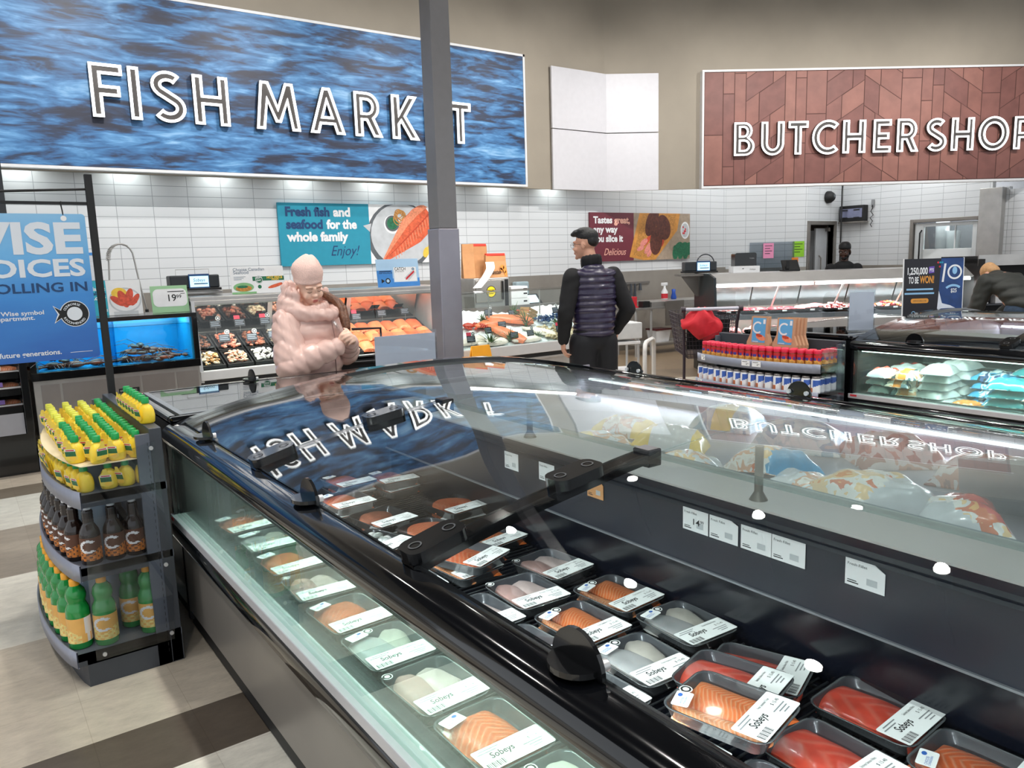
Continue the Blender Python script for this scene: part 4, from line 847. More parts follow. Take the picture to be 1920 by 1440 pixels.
# --- things on top of the counter
def card(name, label, cat, x0, x1, y, z0, z1, prints, mats, tilt=0.12, rz=0.0, th=0.006, group=None):
    """stiff printed card standing on its lower edge, with a folded back foot; print coordinates run 0..1 across and up"""
    w, h = x1-x0, z1-z0
    t = thing(name, label, cat, (x0, y, z0), rz, group)
    M = Matrix.Rotation(PI/2-tilt, 4, 'X')
    b = MB().box(0, w, 0, h, -th, 0, 0, M); prints(b, w, h, M); b.build('card_face', mats, t)
    MB().box(w*0.3, w*0.7, 0.005, 0.055+h*math.sin(tilt), 0.001, 0.004).build('card_foot', mats[0], t)
    return t
def pr_choose(b, w, h, M):
    b.text('Choose Canadian', .03, h*.84, .042, .001, 1, M, bold=.01, width=w*.58); b.text('Seafood', .03, h*.73, .042, .001, 1, M, bold=.01, width=w*.28)
    for i in range(3): b.rect(.03, .03+w*(.22-.04*i), h*(.62-.05*i), h*(.635-.05*i), .001, 1, M)
    b.rect(w*.40, w, h*.46, h*.62, .001, 2, M); b.disc(w*.52, h*.5, h*.14, None, .0014, 2, M); b.ring(w*.52, h*.5, h*.115, h*.13, .0018, 0, M=M); b.text('HAPPY', w*.52, h*.54, .022, .0018, 0, M, bold=.03, align='C'); b.text('DAY', w*.52, h*.45, .022, .0018, 0, M, bold=.03, align='C')
    b.text('HOT PRICE', w*.67, h*.53, .034, .0016, 3, M, bold=.03, width=w*.30); b.text('FRESH', w*.76, h*.47, .026, .0016, 3, M, bold=.03)
    b.disc(w*.22, h*.24, w*.19, h*.17, .001, 4, M); b.disc(w*.22, h*.2, w*.15, h*.11, .0014, 5, M); b.disc(w*.2, h*.26, w*.10, h*.05, .0018, 2, M)
    b.disc(w*.82, h*.26, w*.15, h*.06, .001, 6, M, rot=.25); b.disc(w*.86, h*.3, w*.1, h*.04, .0014, 6, M, rot=.3); b.disc(w*.52, h*.24, h*.07, None, .001, 2, M); b.rect(0, w*.45, 0, h*.07, .0008, 4, M)
card('counter_card', 'white card reading choose Canadian seafood on top of the fish counter', 'card', 2.20, 2.72, 7.62, 1.337, 1.60, pr_choose, [WHITE, pm('print_soft_grey', '#6f7f8f', 0.7, var=0), GREENP, YEL, LGREEN, AMBER, ORANGE])
def pr_wise(b, w, h, M):
    b.rect(0, w, 0, h*.3, .0006, 1, M); b.rect(0, w*.36, h*.3, h*.6, .0008, 3, M); b.text('WISE', w*.05, h*.72, .085, .001, 0, M, bold=.03, width=w*.29); b.rect(w*.06, w*.33, h*.55, h*.58, .001, 2, M); b.text('KEEP ROLLING IN', w*.05, h*.48, .022, .001, 2, M, bold=.02, width=w*.3)
    fish_s = h*.10; b.disc(w*.24, h*.22, fish_s, None, .001, 2, M); b.disc(w*.24, h*.22, fish_s*.6, None, .0014, 0, M); b.flat([(w*.17, h*.22), (w*.09, h*.30), (w*.09, h*.14)], .0012, 2, M)
    b.rect(w*.38, w*.95, h*.16, h*.86, .0012, 0, M); b.rect(w*.395, w*.935, h*.18, h*.70, .0015, 4, M); b.text('CATCH', w*.42, h*.58, .05, .0018, 5, M, bold=.01, width=w*.26); b.text('OF THE MONTH', w*.42, h*.52, .018, .0018, 5, M, width=w*.22)
    b.flat([(w*.63, h*.3), (w*.74, h*.2), (w*.92, h*.5), (w*.82, h*.56)], .0018, 6, M)
    for k in range(4): b.disc(w*(.70+.05*k), h*(.30+.065*k), w*.05, h*.035, .0022, 7, M, rot=.8)
    b.disc(w*.86, h*.62, h*.05, None, .0018, 5, M); b.disc(w*.86, h*.62, h*.03, None, .002, 0, M)
card('counter_card', 'light blue catch of the month card on top of the fish counter', 'card', 3.72, 4.23, 7.58, 1.337, 1.635, pr_wise, [pm('card_sky_blue', '#a9cbe8', 0.6, var=0.02), MBLUE, INK, MBLUE, WHITE, INK, GREYP, REDP])
st2 = thing('scale_stand', 'steel equipment stand beside the tank carrying the weighing scale', 'stand', (1.60, 7.80, 0))
MB().box(0, 0.16, 0, 0.32, 0, 1.36).box(0, 0.62, 0.2, 0.5, 1.345, 1.375).build('stand_body', STEEL, st2, bevel=0.005)
def scale(loc, rz, lb, w=0.46):
    t = thing('weighing_scale', lb, 'scale', loc, rz, 'weighing scales')
    MB().box(0, w, 0, 0.16, 0.03, 0.155).build('scale_body', pm('scale_charcoal', '#2b2f33', 0.4), t, bevel=0.012)
    MB().box(-0.01, w+0.01, -0.02, 0.18, 0.006, 0.03).build('scale_tray', MBLACK, t, bevel=0.006)
    MB().box(w*.36, w*.78, -0.018, 0.0, 0.025, 0.165).build('screen_bezel', pm('screen_bezel', '#1d4a7c', 0.4, var=0), t, bevel=0.004)
    b = MB(); M = Matrix.Translation((w*.38, -0.0195, 0.04)) @ Matrix.Rotation(PI/2, 4, 'X'); b.rect(0, w*.38, 0, 0.105, 0, 0, M); b.text('Sobeys', w*.07, .052, .045, .0004, 1, M, shear=.2, width=w*.24); b.rect(w*.08, w*.36, .026, .036, .0004, 1, M)
    b.build('screen', [pm('lit_screen', '#bfe4f7', 0.3, emit=0.9, var=0), NAVYP], t)
    MB().tube([(w*.18, .12, .155), (w*.18, .12, .21), (w*.86, .12, .21), (w*.86, .12, .155)], 0.003, 6).build('wire_guard', STEEL, t)
    return t
scale((1.72, 7.94, 1.376), 0, 'dark weighing scale with a small lit screen beside the lobster tank')
# price card and lobster poster on the tank
def pr_1999(b, w, h, M):
    b.prism(round_rect(w*.05, w*.97, h*.22, h*.88, .045), 0.0004, 0.0012, 1, M); b.text('19', w*.46, h*.42, .085, .002, 2, M, bold=.01); b.text('99', w*.68, h*.52, .045, .002, 2, M, bold=.01); b.rect(w*.45, w*.9, h*.76, h*.79, .002, 2, M); b.rect(w*.8, w*.92, h*.68, h*.7, .002, 2, M)
card('price_card', 'green and white price card reading 19.99 on top of the lobster tank', 'price card', 1.44, 1.75, 7.42, 1.212, 1.45, pr_1999, [pm('card_green', '#9cc89c', 0.5, var=0.02), WHITE, INK])
def pr_lob(b, w, h, M):
    b.rect(0, w*.30, 0, h, .0006, 1, M)
    for i, s in enumerate(('Atlantic', 'Shellfish', 'Lover')): b.text(s, w*.28, h*(.72-.13*i), .045, .001, (0, 2, 0)[i], M, bold=.03, align='R')
    b.text('Good', w*.28, h*.12, .03, .001, 0, M, bold=.03, align='R')
    b.disc(w*.66, h*.42, w*.33, h*.36, .0008, 3, M); b.disc(w*.66, h*.42, w*.3, h*.31, .0012, 0, M); b.disc(w*.55, h*.62, w*.16, h*.16, .0014, 4, M)
    for (x, y, rx, ry, r) in ((.62, .45, .09, .26, .35), (.74, .5, .08, .26, -.3), (.86, .42, .06, .2, -.6), (.5, .4, .07, .22, .9), (.7, .33, .2, .08, .1)): b.disc(w*x, h*y, w*rx, h*ry, .0016+.0003*x, 5, M, rot=r)
    b.rect(w*.4, w*.9, 0, h*.1, .001, 3, M)
card('lobster_card', 'teal and white card with a bowl of lobster on the tank top', 'card', 0.985, 1.375, 7.48, 1.212, 1.515, pr_lob, [WHITE, pm('card_teal', '#35aec4', 0.6, var=0.02), NAVYP, GREYP, YEL, pm('lobster_print', '#d2543f', 0.6, var=0.25, scale=40)])
tag(MB().box(0, .26, 0, .3, -.002, 0).rect(0, .26, .27, .3, .001, 1).rect(.03, .2, .2, .215, .001, 2).rect(.03, .18, .15, .16, .001, 2).build('wall_notice', [pm('pale_notice', '#c8ccd2', 0.7, var=0.02), MBLUE, pm('notice_grey', '#9aa', 0.7, var=0) if False else GREYP], None, (1.12, 9.59, 1.50), (PI/2, 0, 0)), 'pale notice with a blue top edge on the tiled wall behind the lobster tank', 'notice')
# pull-down rinse tap behind the tank
tp = thing('rinse_tap', 'tall chrome spring coil rinse tap behind the lobster tank', 'tap', (1.36, 9.0, 0.93))
pth = [(0, 0, 0), (0, 0, 0.55), (0.015, 0, 0.75)]+[(0.135+0.12*math.cos(math.radians(180-a)), 0, 0.80+0.14*math.sin(math.radians(a))) for a in range(0, 181, 20)]+[(0.29, 0, 0.5), (0.33, 0, 0.25)]
MB().tube(pth, 0.009, 8).build('hose', STEEL, tp)
co = []; cp = [Vector(p) for p in pth[:10]]
for i in range(len(cp)-1):
    for q in range(24):
        c = cp[i].lerp(cp[i+1], q/24); a = q/24*2*PI*(8 if i == 0 else 3); co.append((c.x+0.02*math.cos(a), c.y+0.02*math.sin(a), c.z))
MB().tube(co[60:], 0.0045, 5).build('spring_coil', STEEL, tp)
MB().cyl((0.33, 0, 0.25), (0.335, 0, 0.1), 0.018).cyl((0, 0, 0), (0, 0, 0.06), 0.03).build('spray_head', MBLACK, tp)
bc = thing('back_counter', 'steel work counter along the tiled fish wall', 'counter', (-1.0, 8.88, 0))
MB().box(0, 8.2, 0, 0.68, 0.89, 0.93).build('worktop', STEEL, bc, bevel=0.004); MB().box(0.02, 8.18, 0.04, 0.66, 0.05, 0.89).build('counter_body', STEELD, bc)
# oven with bags, cartons
sd = thing('equipment_stand', 'steel stand carrying the oven behind the ice display', 'stand', (5.40, 8.3, 0))
MB().box(0, 0.98, 0, 0.5, 0.88, 0.92).build('stand_top', STEEL, sd)
for x in (0.02, 0.92):
    for y in (0.02, 0.44): MB().box(x, x+.04, y, y+.04, 0, .88).build('leg', STEEL, sd)
ov = thing('steel_oven', 'upright steel steamer oven with a round yellow sticker', 'oven', (5.42, 8.32, 0.921))
MB().box(0, 0.55, 0, 0.45, 0, 0.445).build('oven_body', STEEL, ov, bevel=0.008); MB().box(0.02, 0.44, -0.018, -0.002, 0.14, 0.42).build('oven_door', pm('oven_door_steel', '#b9b3ab', 0.25, 0.85, var=0.05), ov, bevel=0.004)
MB().box(0.42, 0.435, -0.045, -0.018, 0.16, 0.40).build('handle', MBLACK, ov, bevel=0.004); MB().box(0.48, 0.53, -0.01, 0, 0.05, 0.42).build('control_strip', MBLACK, ov)
b = MB(); M = Matrix.Translation((0.25, -0.0195, 0.27)) @ Matrix.Rotation(PI/2, 4, 'X'); b.disc(0, 0, .075, None, 0, 1, M).disc(0, 0, .066, None, .0004, 0, M); b.text('WARNING', 0, .01, .026, .0008, 1, M, bold=.03, align='C'); b.rect(-.045, .045, -.012, -.004, .0008, 1, M); b.rect(-.035, .035, -.03, -.022, .0008, 1, M); b.build('warning_sticker', [pm('sticker_yellow', '#f1d321', 0.5, var=0), INK], ov)
KRAFT = pm('kraft_paper', '#b98558', 0.75, var=0.08); REDB = pm('red_handle', '#d23a2a', 0.5, var=0.05)
def paper_bag(loc, rz, w, d, h, lb, prn=False, lean=0.0, red=True):
    t = thing('paper_bag', lb, 'paper bag', loc, rz, 'paper bags on the oven')
    b = MB(); ly = lambda z: lean*z
    vs = [(x*(w/2)*k, y*(d/2)*(k if z < h*.7 else .35)+ly(z), z) for z, k in ((0, 1), (h*.72, 1), (h, .97)) for x, y in ((-1, -1), (1, -1), (1, 1), (-1, 1))]
    b.add(vs, [(3, 2, 1, 0), (8, 9, 10, 11)]+[(4*l+i, 4*l+(i+1) % 4, 4*l+4+(i+1) % 4, 4*l+4+i) for l in range(2) for i in range(4)]); b.build('bag_body', KRAFT, t)
    if red: MB().box(-w*.46, w*.46, -d*.21+ly(h), d*.21+ly(h), h-.012, h+.022).build('handle_strip', REDB, t, bevel=.006)
    if prn:
        M = Matrix.Translation((-w/2, -d/2-.0015, 0)) @ Matrix.Rotation(PI/2, 4, 'X'); q = MB(); q.text('lobster', .03, .045, .075, 0, 0, M, bold=.02, width=w*.6)
        for (x, y, rx, ry, r) in ((.72, .62, .10, .2, -.1), (.84, .5, .07, .28, .2), (.9, .25, .06, .2, -.2), (.68, .48, .05, .16, .4)): q.disc(w*x, h*.7*y, w*rx, h*.62*ry, .0004, 1, M, rot=r)
        q.build('bag_print', [INK, pm('bag_orange', '#dd8a3a', 0.6, var=0.2)], t)
    return t
paper_bag((5.86, 8.47, 1.368), 0.0, 0.32, 0.12, 0.29, 'brown paper bag printed with lobster standing in front of the others on the oven', True)
paper_bag((5.70, 8.63, 1.368), 0.06, 0.28, 0.10, 0.42, 'tall brown paper bag with a red strip behind the lobster bag', False)
paper_bag((5.52, 8.6, 1.368), -0.25, 0.16, 0.12, 0.44, 'narrow brown paper bag leaning at the column end of the oven', False, 0.0, False)
RIB = MB(); RIB.slab(lambda u, v: (5.62-0.24*v**1.6+u*0.13, 8.34-0.055*min(1, v*4)-0.012*math.sin(u*3), 1.57-0.32*v), 4, 12, 0.003); tag(RIB.build('paper_streamer', PAPER), 'white paper streamer hanging down over the front of the oven', 'paper')
for i, (z, lb) in enumerate(((0.921, 'white carton beside the oven, lower of two'), (1.082, 'white carton beside the oven, upper of two'))):
    t = thing('white_carton', lb, 'carton', (6.01, 8.33, z), 0, 'white cartons beside the oven')
    MB().box(0, 0.30-0.03*i, 0, 0.3, 0, 0.158).build('carton_body', WHITE, t, bevel=.004); b = MB()
    for zz in (.05, .11): b.rect(.20, .26, zz, zz+.02, 0, 0, Matrix.Translation((0, -.0012, 0)) @ Matrix.Rotation(PI/2, 4, 'X'))
    b.build('carton_print', INK, t)
sg = thing('label_terminal', 'small dark terminal with a pale lit screen behind the ice display', 'terminal', (6.80, 8.92, 0.931))
MB().box(-.2, .2, 0, .16, 0, .02).add([(-.2, 0, .02), (.2, 0, .02), (.2, .14, .16), (-.2, .14, .16), (-.2, .03, .02), (.2, .03, .02), (.2, .16, .15), (-.2, .16, .15)], [(0, 1, 2, 3), (5, 4, 7, 6), (1, 5, 6, 2), (0, 3, 7, 4), (3, 2, 6, 7)]).build('terminal_body', MBLACK, sg); MB().add([(-.16, .013, .038), (.16, .013, .038), (.16, .12, .145), (-.16, .12, .145)], [(0, 1, 2, 3)]).build('screen', pm('pale_screen', '#cfe6ee', 0.3, emit=0.6, var=0), sg)

# --- lobster tank
tk = thing('lobster_tank', 'black framed lit blue lobster tank on a steel cabinet', 'tank', (0.45, 7.2, 0)); TW = 1.30
MB().box(0, TW, 0.0, 0.55, 0.0, 0.10).build('kick_plate', MBLACK, tk)
MB().box(0.01, TW-0.01, 0.01, 0.55, 0.10, 0.735).build('cabinet', STEEL, tk, bevel=.003)
for x0, x1 in ((0.06, 0.20), (0.21, 0.80), (0.81, 1.08), (1.09, 1.28)): MB().box(x0, x1-.008, 0.003, 0.011, 0.13, 0.70).build('cabinet_panel', pm('cabinet_steel', '#a9a3a0', 0.3, 0.8, var=0.06, scale=4), tk)
MB().box(0, TW, -.01, .56, 0.735, 0.80).box(0, TW, -.01, .03, 1.175, 1.21).box(0, TW, .50, .56, 1.175, 1.21).box(0, .045, -.01, .56, .80, 1.175).box(TW-.045, TW, -.01, .56, .80, 1.175).box(0.045, TW-.045, .53, .56, .80, 1.175).box(0, TW, .03, .5, 1.19, 1.21).build('tank_frame', BLACK, tk, bevel=.003)
MB().box(.045, TW-.045, .50, .528, .80, 1.175).box(.045, .06, .01, .50, .80, 1.175).box(TW-.06, TW-.045, .01, .5, .80, 1.175).box(.06, TW-.06, .02, .5, .80, .806).build('tank_lining', pm('tank_blue', '#1089bd', 0.4, var=0.06, scale=3), tk)
MB().box(.045, TW-.045, .004, .014, .80, 1.175).build('tank_glass', CLEAR, tk)
MB().box(.62, .635, .014, .5, .80, 1.175).build('tank_divider', glass('blue_divider', '#9fd2e8'), tk)
MB().box(.06, TW-.06, .03, .49, 1.12, 1.124).build('water_surface', glass('water_skin', '#cfeef7', boost=1.2), tk)
b = MB(); M = Matrix.Translation((.62, .002, .565)) @ Matrix.Rotation(PI/2, 4, 'X'); b.box(0, .16, 0, .04, 0, .003, 0, M); b.text('STARBOARD', .01, .012, .022, .0034, 1, M, bold=.02, width=.13); b.build('maker_plate', [MBLACK, ALU], tk)
lamp('AREA', (1.1, 7.45, 1.185), 14, 1.1, (0.85, 0.97, 1.0), size_y=0.3)
LOB = [pm('lobster_brown', '#5e3322', 0.4, var=0.4, scale=40), pm('lobster_rust', '#7c3f24', 0.4, var=0.4, scale=40), pm('lobster_dark', '#3a2a22', 0.4, var=0.3, scale=40)]
_lm = [crab_mb(0.95, True).mesh('lobster', m) for m in LOB]
LP = [(1.18, 7.36, 0, .3), (1.33, 7.33, 0, 2.6), (1.46, 7.38, 0, 1.0), (1.26, 7.46, .05, 2.0), (1.40, 7.44, .055, 0.2), (1.30, 7.40, .105, 1.4), (0.62, 7.36, 0, .5), (0.78, 7.32, 0, 2.9), (0.72, 7.44, .05, 1.2), (0.95, 7.34, 0, 0.3), (1.55, 7.5, 0, 1.9)]
LL = ['lobster at the foot of the pile just past the tank divider', 'lobster flat on the tank floor at the middle of the big pile', 'lobster at the low outer end of the big pile', 'lobster lying across the back of the big pile', 'lobster draped over the rear of the big pile', 'lobster on top of the big pile', 'lobster at the dark end of the tank on the floor', 'lobster facing the glass in the small pile', 'lobster on top of the small pile', 'lone lobster close behind the tank divider', 'lone lobster in the empty blue corner of the tank']
for i, (x, y, z, r) in enumerate(LP):
    o = bpy.data.objects.new('lobster', _lm[i % 3]); COL.objects.link(o); o.location = (x, y, .807+z); o.rotation_euler = (0.1*(i % 3), 0, r); tag(o, LL[i], 'lobster', 'live lobsters in the tank')
# --- open black chiller at the end of the row
ch = thing('open_chiller', 'tall black open chiller cabinet of packaged fish past the lobster tank', 'chiller', (-1.6, 7.16, 0))
MB().box(0, 2.03, 0.05, 0.80, 0, .33).box(0, 2.03, .62, .80, .33, 2.5).box(1.975, 2.03, 0.0, .8, .33, 2.5).box(0, 2.03, .1, .8, 2.4, 2.5).build('chiller_body', BLACK, ch, bevel=.004)
MB().box(0, 1.97, 0.03, 0.06, .33, .50).build('front_panel', pm('chiller_grey', '#9a9aa0', .4, var=.03), ch)
for i, z in enumerate((.52, .66, .79)):
    MB().box(0, 1.97, .04+.03*i, .62, z, z+.02).build('shelf', DGREY, ch); MB().box(0, 1.97, .03+.03*i, .04+.03*i, z-.02, z+.035).build('ticket_rail', BLACK, ch)
CLP = glass('clear_clamshell', '#f4f4f8', rough=.1, boost=1.5); LILAC = pm('lilac_label', '#a07fd0', .5)
def clamshell(loc, rz, lb, lm):
    t = thing('fish_package', lb, 'package', loc, rz, 'fish packages in the black chiller')
    MB().box(-.11, .11, -.08, .08, .0, .012).build('package_tray', pm('white_tray', '#e8e4e0', .5), t); fillet_mb(.18, .10, .03, 2).build('fish', [SALML, PINKS], t, (0, 0, .012))
    MB().box(-.11, .11, -.08, .08, .012, .06).build('package_lid', CLP, t, bevel=.01); MB().box(-.1, -.02, -.0812, -.08, .02, .055).build('package_label', lm, t)
for i, (x, z, lb) in enumerate(((.28, .69, 'clear fish package with a lilac label on the middle chiller shelf end'), (.02, .69, 'clear fish package second from the end on the middle chiller shelf'), (.28, .55, 'clear fish package at the end of the low chiller shelf'), (.28, .82, 'clear fish package under the hanging sign on the top chiller shelf'))):
    clamshell((x, 7.36, z), 0, lb, (LILAC, WHITE)[i % 2])

# ================================================================== ISLAND FREEZERS
ARCHP = [(0.02, .905), (0.07, .930), (.31, .984), (.58, 1.026), (.79, 1.053), (1.11, 1.072), (1.49, 1.067), (1.80, 1.040), (2.18, .972), (2.40, .920), (2.45, .900)]
def arch_z(x):
    P = ARCHP; x = min(max(x, P[0][0]), P[-1][0])
    for i in range(len(P)-1):
        if x <= P[i+1][0]: break
    p0 = P[max(i-1, 0)]; p1 = P[i]; p2 = P[i+1]; p3 = P[min(i+2, len(P)-1)]
    h = p2[0]-p1[0]; t = (x-p1[0])/h; m1 = (p2[1]-p0[1])/(p2[0]-p0[0])*h; m2 = (p3[1]-p1[1])/(p3[0]-p1[0])*h
    return (2*t**3-3*t*t+1)*p1[1]+(t**3-2*t*t+t)*m1+(-2*t**3+3*t*t)*p2[1]+(t**3-t*t)*m2
GREYSTEEL = pm('grey_painted_steel', '#8d8882', 0.35, 0.4, var=0.05, scale=3); NAVYIN = pm('dark_well_lining', '#0b0e18', 0.2, var=0.1); FROST = pm('frosted_grey_lining', '#8b8894', 0.5, var=0.2, scale=3)
RIMB = pm('rim_black', '#07080b', 0.10, var=0.03, coat=0.6)
def sweep_y(b, prof, y0, y1, mat=0, smooth=False):
    """closed xz profile swept along y"""
    n = len(prof); vs = [(p[0], y0, p[1]) for p in prof]+[(p[0], y1, p[1]) for p in prof]
    ar = sum(prof[i][0]*prof[(i+1) % n][1]-prof[(i+1) % n][0]*prof[i][1] for i in range(n))
    if ar > 0: b.add(vs, [tuple(range(n)), tuple(range(n, 2*n))[::-1]], mat); b.add(vs, [(i, n+i, n+(i+1) % n, (i+1) % n) for i in range(n)], mat, None, smooth)
    else: b.add(vs, [tuple(range(n))[::-1], tuple(range(n, 2*n))], mat); b.add(vs, [(i, (i+1) % n, n+(i+1) % n, n+i) for i in range(n)], mat, None, smooth)
    return b
def arch_bar(x0, x1, y0, y1, dz0, dz1, n=24):
    b = MB(); xs = [x0+(x1-x0)*i/n for i in range(n+1)]
    sweep_y(b, [(x, arch_z(x)+dz1) for x in xs]+[(x, arch_z(x)+dz0) for x in xs[::-1]], y0, y1, 0)
    return b
def lid_stop(parent, x, y, z, fl):
    s = -1 if fl else 1
    b = MB(); M = Matrix.Translation((x, y, z)) @ Matrix.Rotation(PI/2, 4, 'Z') @ Matrix.Rotation(PI/2, 4, 'X')
    b.prism([(0.062*math.cos(PI*i/14), 0.066*math.sin(PI*i/14)) for i in range(15)], -.004, .004, 0, M)
    M2 = Matrix.Translation((x, y, z+.004)) @ Matrix.Rotation(PI/2*(1 if fl else -1), 4, 'Z')
    b.prism([(0.05*math.cos(PI*i/14), 0.05*math.sin(PI*i/14)) for i in range(15)], 0, .010, 0, M2)
    o = b.build('lid_stop', BLACK, parent, bevel=.0015)
    rx = x+.014*(1 if fl else -1)
    for dy in (-.045, .045): MB().cyl((rx-.006, y+dy, z+.016), (rx+.006, y+dy, z+.016), .010, None, 12).build('roller', ALU, o)
TOPGLASS = glass('frost_glare_lid_glass', '#eef5f5', boost=1.15, haze=.09)  # haze paints in both frost and the reflected ceiling and wall light
def island(x0, y1, L, label, bays, hi=True):
    t = thing('island_freezer', label, 'freezer', (x0, y1, 0)); y0 = -L
    b = MB(); b.box(.07, 2.40, y0, 0, 0, .10)
    b.box(.02, .05, y0, 0, .10, .41).box(2.40, 2.45, y0, 0, .1, .9); b.build('base_panel', GREYSTEEL, t)
    MB().box(.035, .055, y0, 0, .02, .105).build('kick_plate', MBLACK, t)
    sweep_y(MB(), [(.0, .42), (-.012, .44), (-.012, .49), (.0, .505), (.06, .505), (.06, .41), (.01, .41)], y0, 0, 0, True).build('bumper_band', RIMB, t)
    MB().box(-.014, .045, y0, 0, .506, .54).build('front_rail', pm('pale_rail', '#c9c8ce', .35, .3, var=.03), t, bevel=.004)
    MB().box(.004, .014, y0, -.03, .541, .862).box(.03, .038, y0, -.03, .541, .862).build('front_glass', GREENGLASS, t)
    MB().box(-.004, .05, -.03, 0, .54, .865).build('corner_post', RIMB, t)
    pr = [(-.012, .862), (-.018, .885), (-.012, .908), (.0, .922), (.02, .93), (.05, .932), (.075, .936), (.085, .925), (.08, .905), (.06, .862)]
    sweep_y(MB(), pr, y0, 0, 0, True).build('front_rim', RIMB, t)
    sweep_y(MB(), [(2.462-p[0]+.0, p[1]) for p in pr], y0, 0, 0, True).build('far_rim', RIMB, t)
    arch_bar(.0, 2.46, -.055, .0, -.05, .012).build('end_frame', RIMB, t)
    MB().box(.02, 2.44, -.03, 0, .05, .90).build('end_panel', MBLACK, t)
    # linings, rack, shelf wall, far well
    b = MB().box(.055, 1.04, y0, -.03, .42, .475).box(.05, .08, y0, -.03, .42, .545).box(1.04, 1.06, y0, -.03, .42, .67).build('well_lining', NAVYIN, t)
    b = MB()
    for i in range(int((L-.06)/.026)): y = -.05-.026*i; b.cyl((.09, y, .488), (1.03, y, .488), .0035, None, 5, 0, False)
    for x in (.12, .56, 1.0): b.cyl((x, -.04, .481), (x, y0+.02, .481), .004, None, 5, 0, False)
    b.build('wire_rack', pm('rack_wire', '#3c3f44', .3, .6, var=0), t)
    b = MB().box(1.02, 1.06, y0, -.03, .67, .845); sweep_y(b, [(1.012, .845), (1.02, .855), (1.012, .862), (1.02, .872), (1.012, .90), (1.05, .90), (1.05, .845)], y0, -.03)
    b.build('ticket_wall', pm('slate_ticket_wall', '#20232f', .35, var=.05), t)
    MB().box(1.012, 1.02, y0, -.03, .664, .670).build('lower_trim', pm('dull_trim', '#8b8d93', .4, .6, var=.03), t)
    MB().box(1.006, 1.25, y0, -.03, .90, .906).build('steel_ledge', pm('ledge_steel', '#c9c6c4', .34, .35, var=.06, scale=3), t)
    MB().box(1.25, 1.26, y0, -.03, .60, .905).box(1.26, 2.40, y0, -.03, .76, .78).box(2.38, 2.40, y0, -.03, .78, .9).box(1.26, 2.38, -.04, -.03, .78, .95).build('far_well_lining', FROST, t)
    MB().box(.066, .076, y0, -.05, .845, .858).build('light_tube', LED, t)
    q = lamp('AREA', (x0+.10, y1-L/2, .855), 32*L/4, .03, (.93, 1.0, .98), (0, -0.5, 0), size_y=L-.1); q.data.spread = 2.4
    MB().box(2.36, 2.37, y0, -.05, .86, .872).build('light_tube', LED, t)  # added tube, with the lamp below, to brighten the far well
    q = lamp('AREA', (x0+2.34, y1-L/2, .868), 16*L/4, .03, (.95, .97, 1.0), (0, .7, 0), size_y=L-.1); q.data.spread = 2.4
    # sliding lids and their frames
    seam = .80; edges = [0]+[-b for b in bays]
    for i in range(len(edges)):
        ya = edges[i]-(.05 if i == 0 else .02); yb = (edges[i+1]+.02) if i+1 < len(edges) else y0
        if i > 0:
            y = edges[i]
            arch_bar(.06, seam, y-.028, y+.028, -.016, .010, 14).build('lid_bar', RIMB, t)
            for xp, rz in ((.13, 0), (.54, 0)):
                p = MB(); p.prism(round_rect(-.075, .075, -.042, .042, .028, 5), 0, .028); z = arch_z(xp); sl = math.atan((arch_z(xp+.05)-arch_z(xp-.05))/.1)
                h = p.build('lid_handle', BLACK, t, (xp, y, z+.010), (0, -sl, 0), bevel=.008); s = MB()
                for xx in (-.045, .045): s.ring(xx, 0, .012, .016, .0295)
                s.build('screw_ring', pm('dark_ring', '#2d2f33', .4, var=0), h)
            MB().box(seam-.03, seam+.02, y-.03, y+.03, arch_z(seam)-.03, arch_z(seam)+.018).build('lid_clip', BLACK, t, bevel=.004)
        b = MB().slab(lambda u, v: (.07+u*(seam-.07), yb+v*(ya-yb), arch_z(.07+u*(seam-.07))+.012), 14, 1, .006); b.build('front_lid', LIDGLASS, t)
        b = MB().slab(lambda u, v: (seam+.005+u*(2.40-seam), yb-.018+v*(ya-yb+.036), arch_z(seam+.005+u*(2.40-seam))-.004), 18, 1, .006); b.build('top_lid', TOPGLASS, t)
        ym = {0: -.43, 1: -1.48, 2: -2.62}.get(i, (ya+yb)/2)
        lid_stop(t, .065, ym, .936, True); lid_stop(t, 2.395, ym+.03, .936, False)
    for y in (-1.17, -2.216):
        if y > y0+.1: MB().cyl((1.07, y, .906), (1.07, y, .93), .026, .012).cyl((1.07, y, .93), (1.07, y, arch_z(1.07)-.012), .012).build('lid_post', GREYSTEEL, t)
    return t
isl = island(.68, 3.5, 4.1, 'long black glass topped island freezer of packed fish trays', (1.0, 2.06))
MB().prism([(0, 0), (.035, 0), (.035, .012), (0, .012)], 0, .001).build('red_sticker', REDP, isl, (-.0155, -.03, .522), (PI/2, 0, -PI/2))
isl2 = island(5.30, 3.12, 2.9, 'second glass topped island freezer of frozen bags across the aisle', (1.0, 2.06))
MB().prism([(0, 0), (.05, 0), (.05, .014), (0, .014)], 0, .001).build('red_sticker', REDP, isl2, (-.0155, -.02, .522), (PI/2, 0, -PI/2))
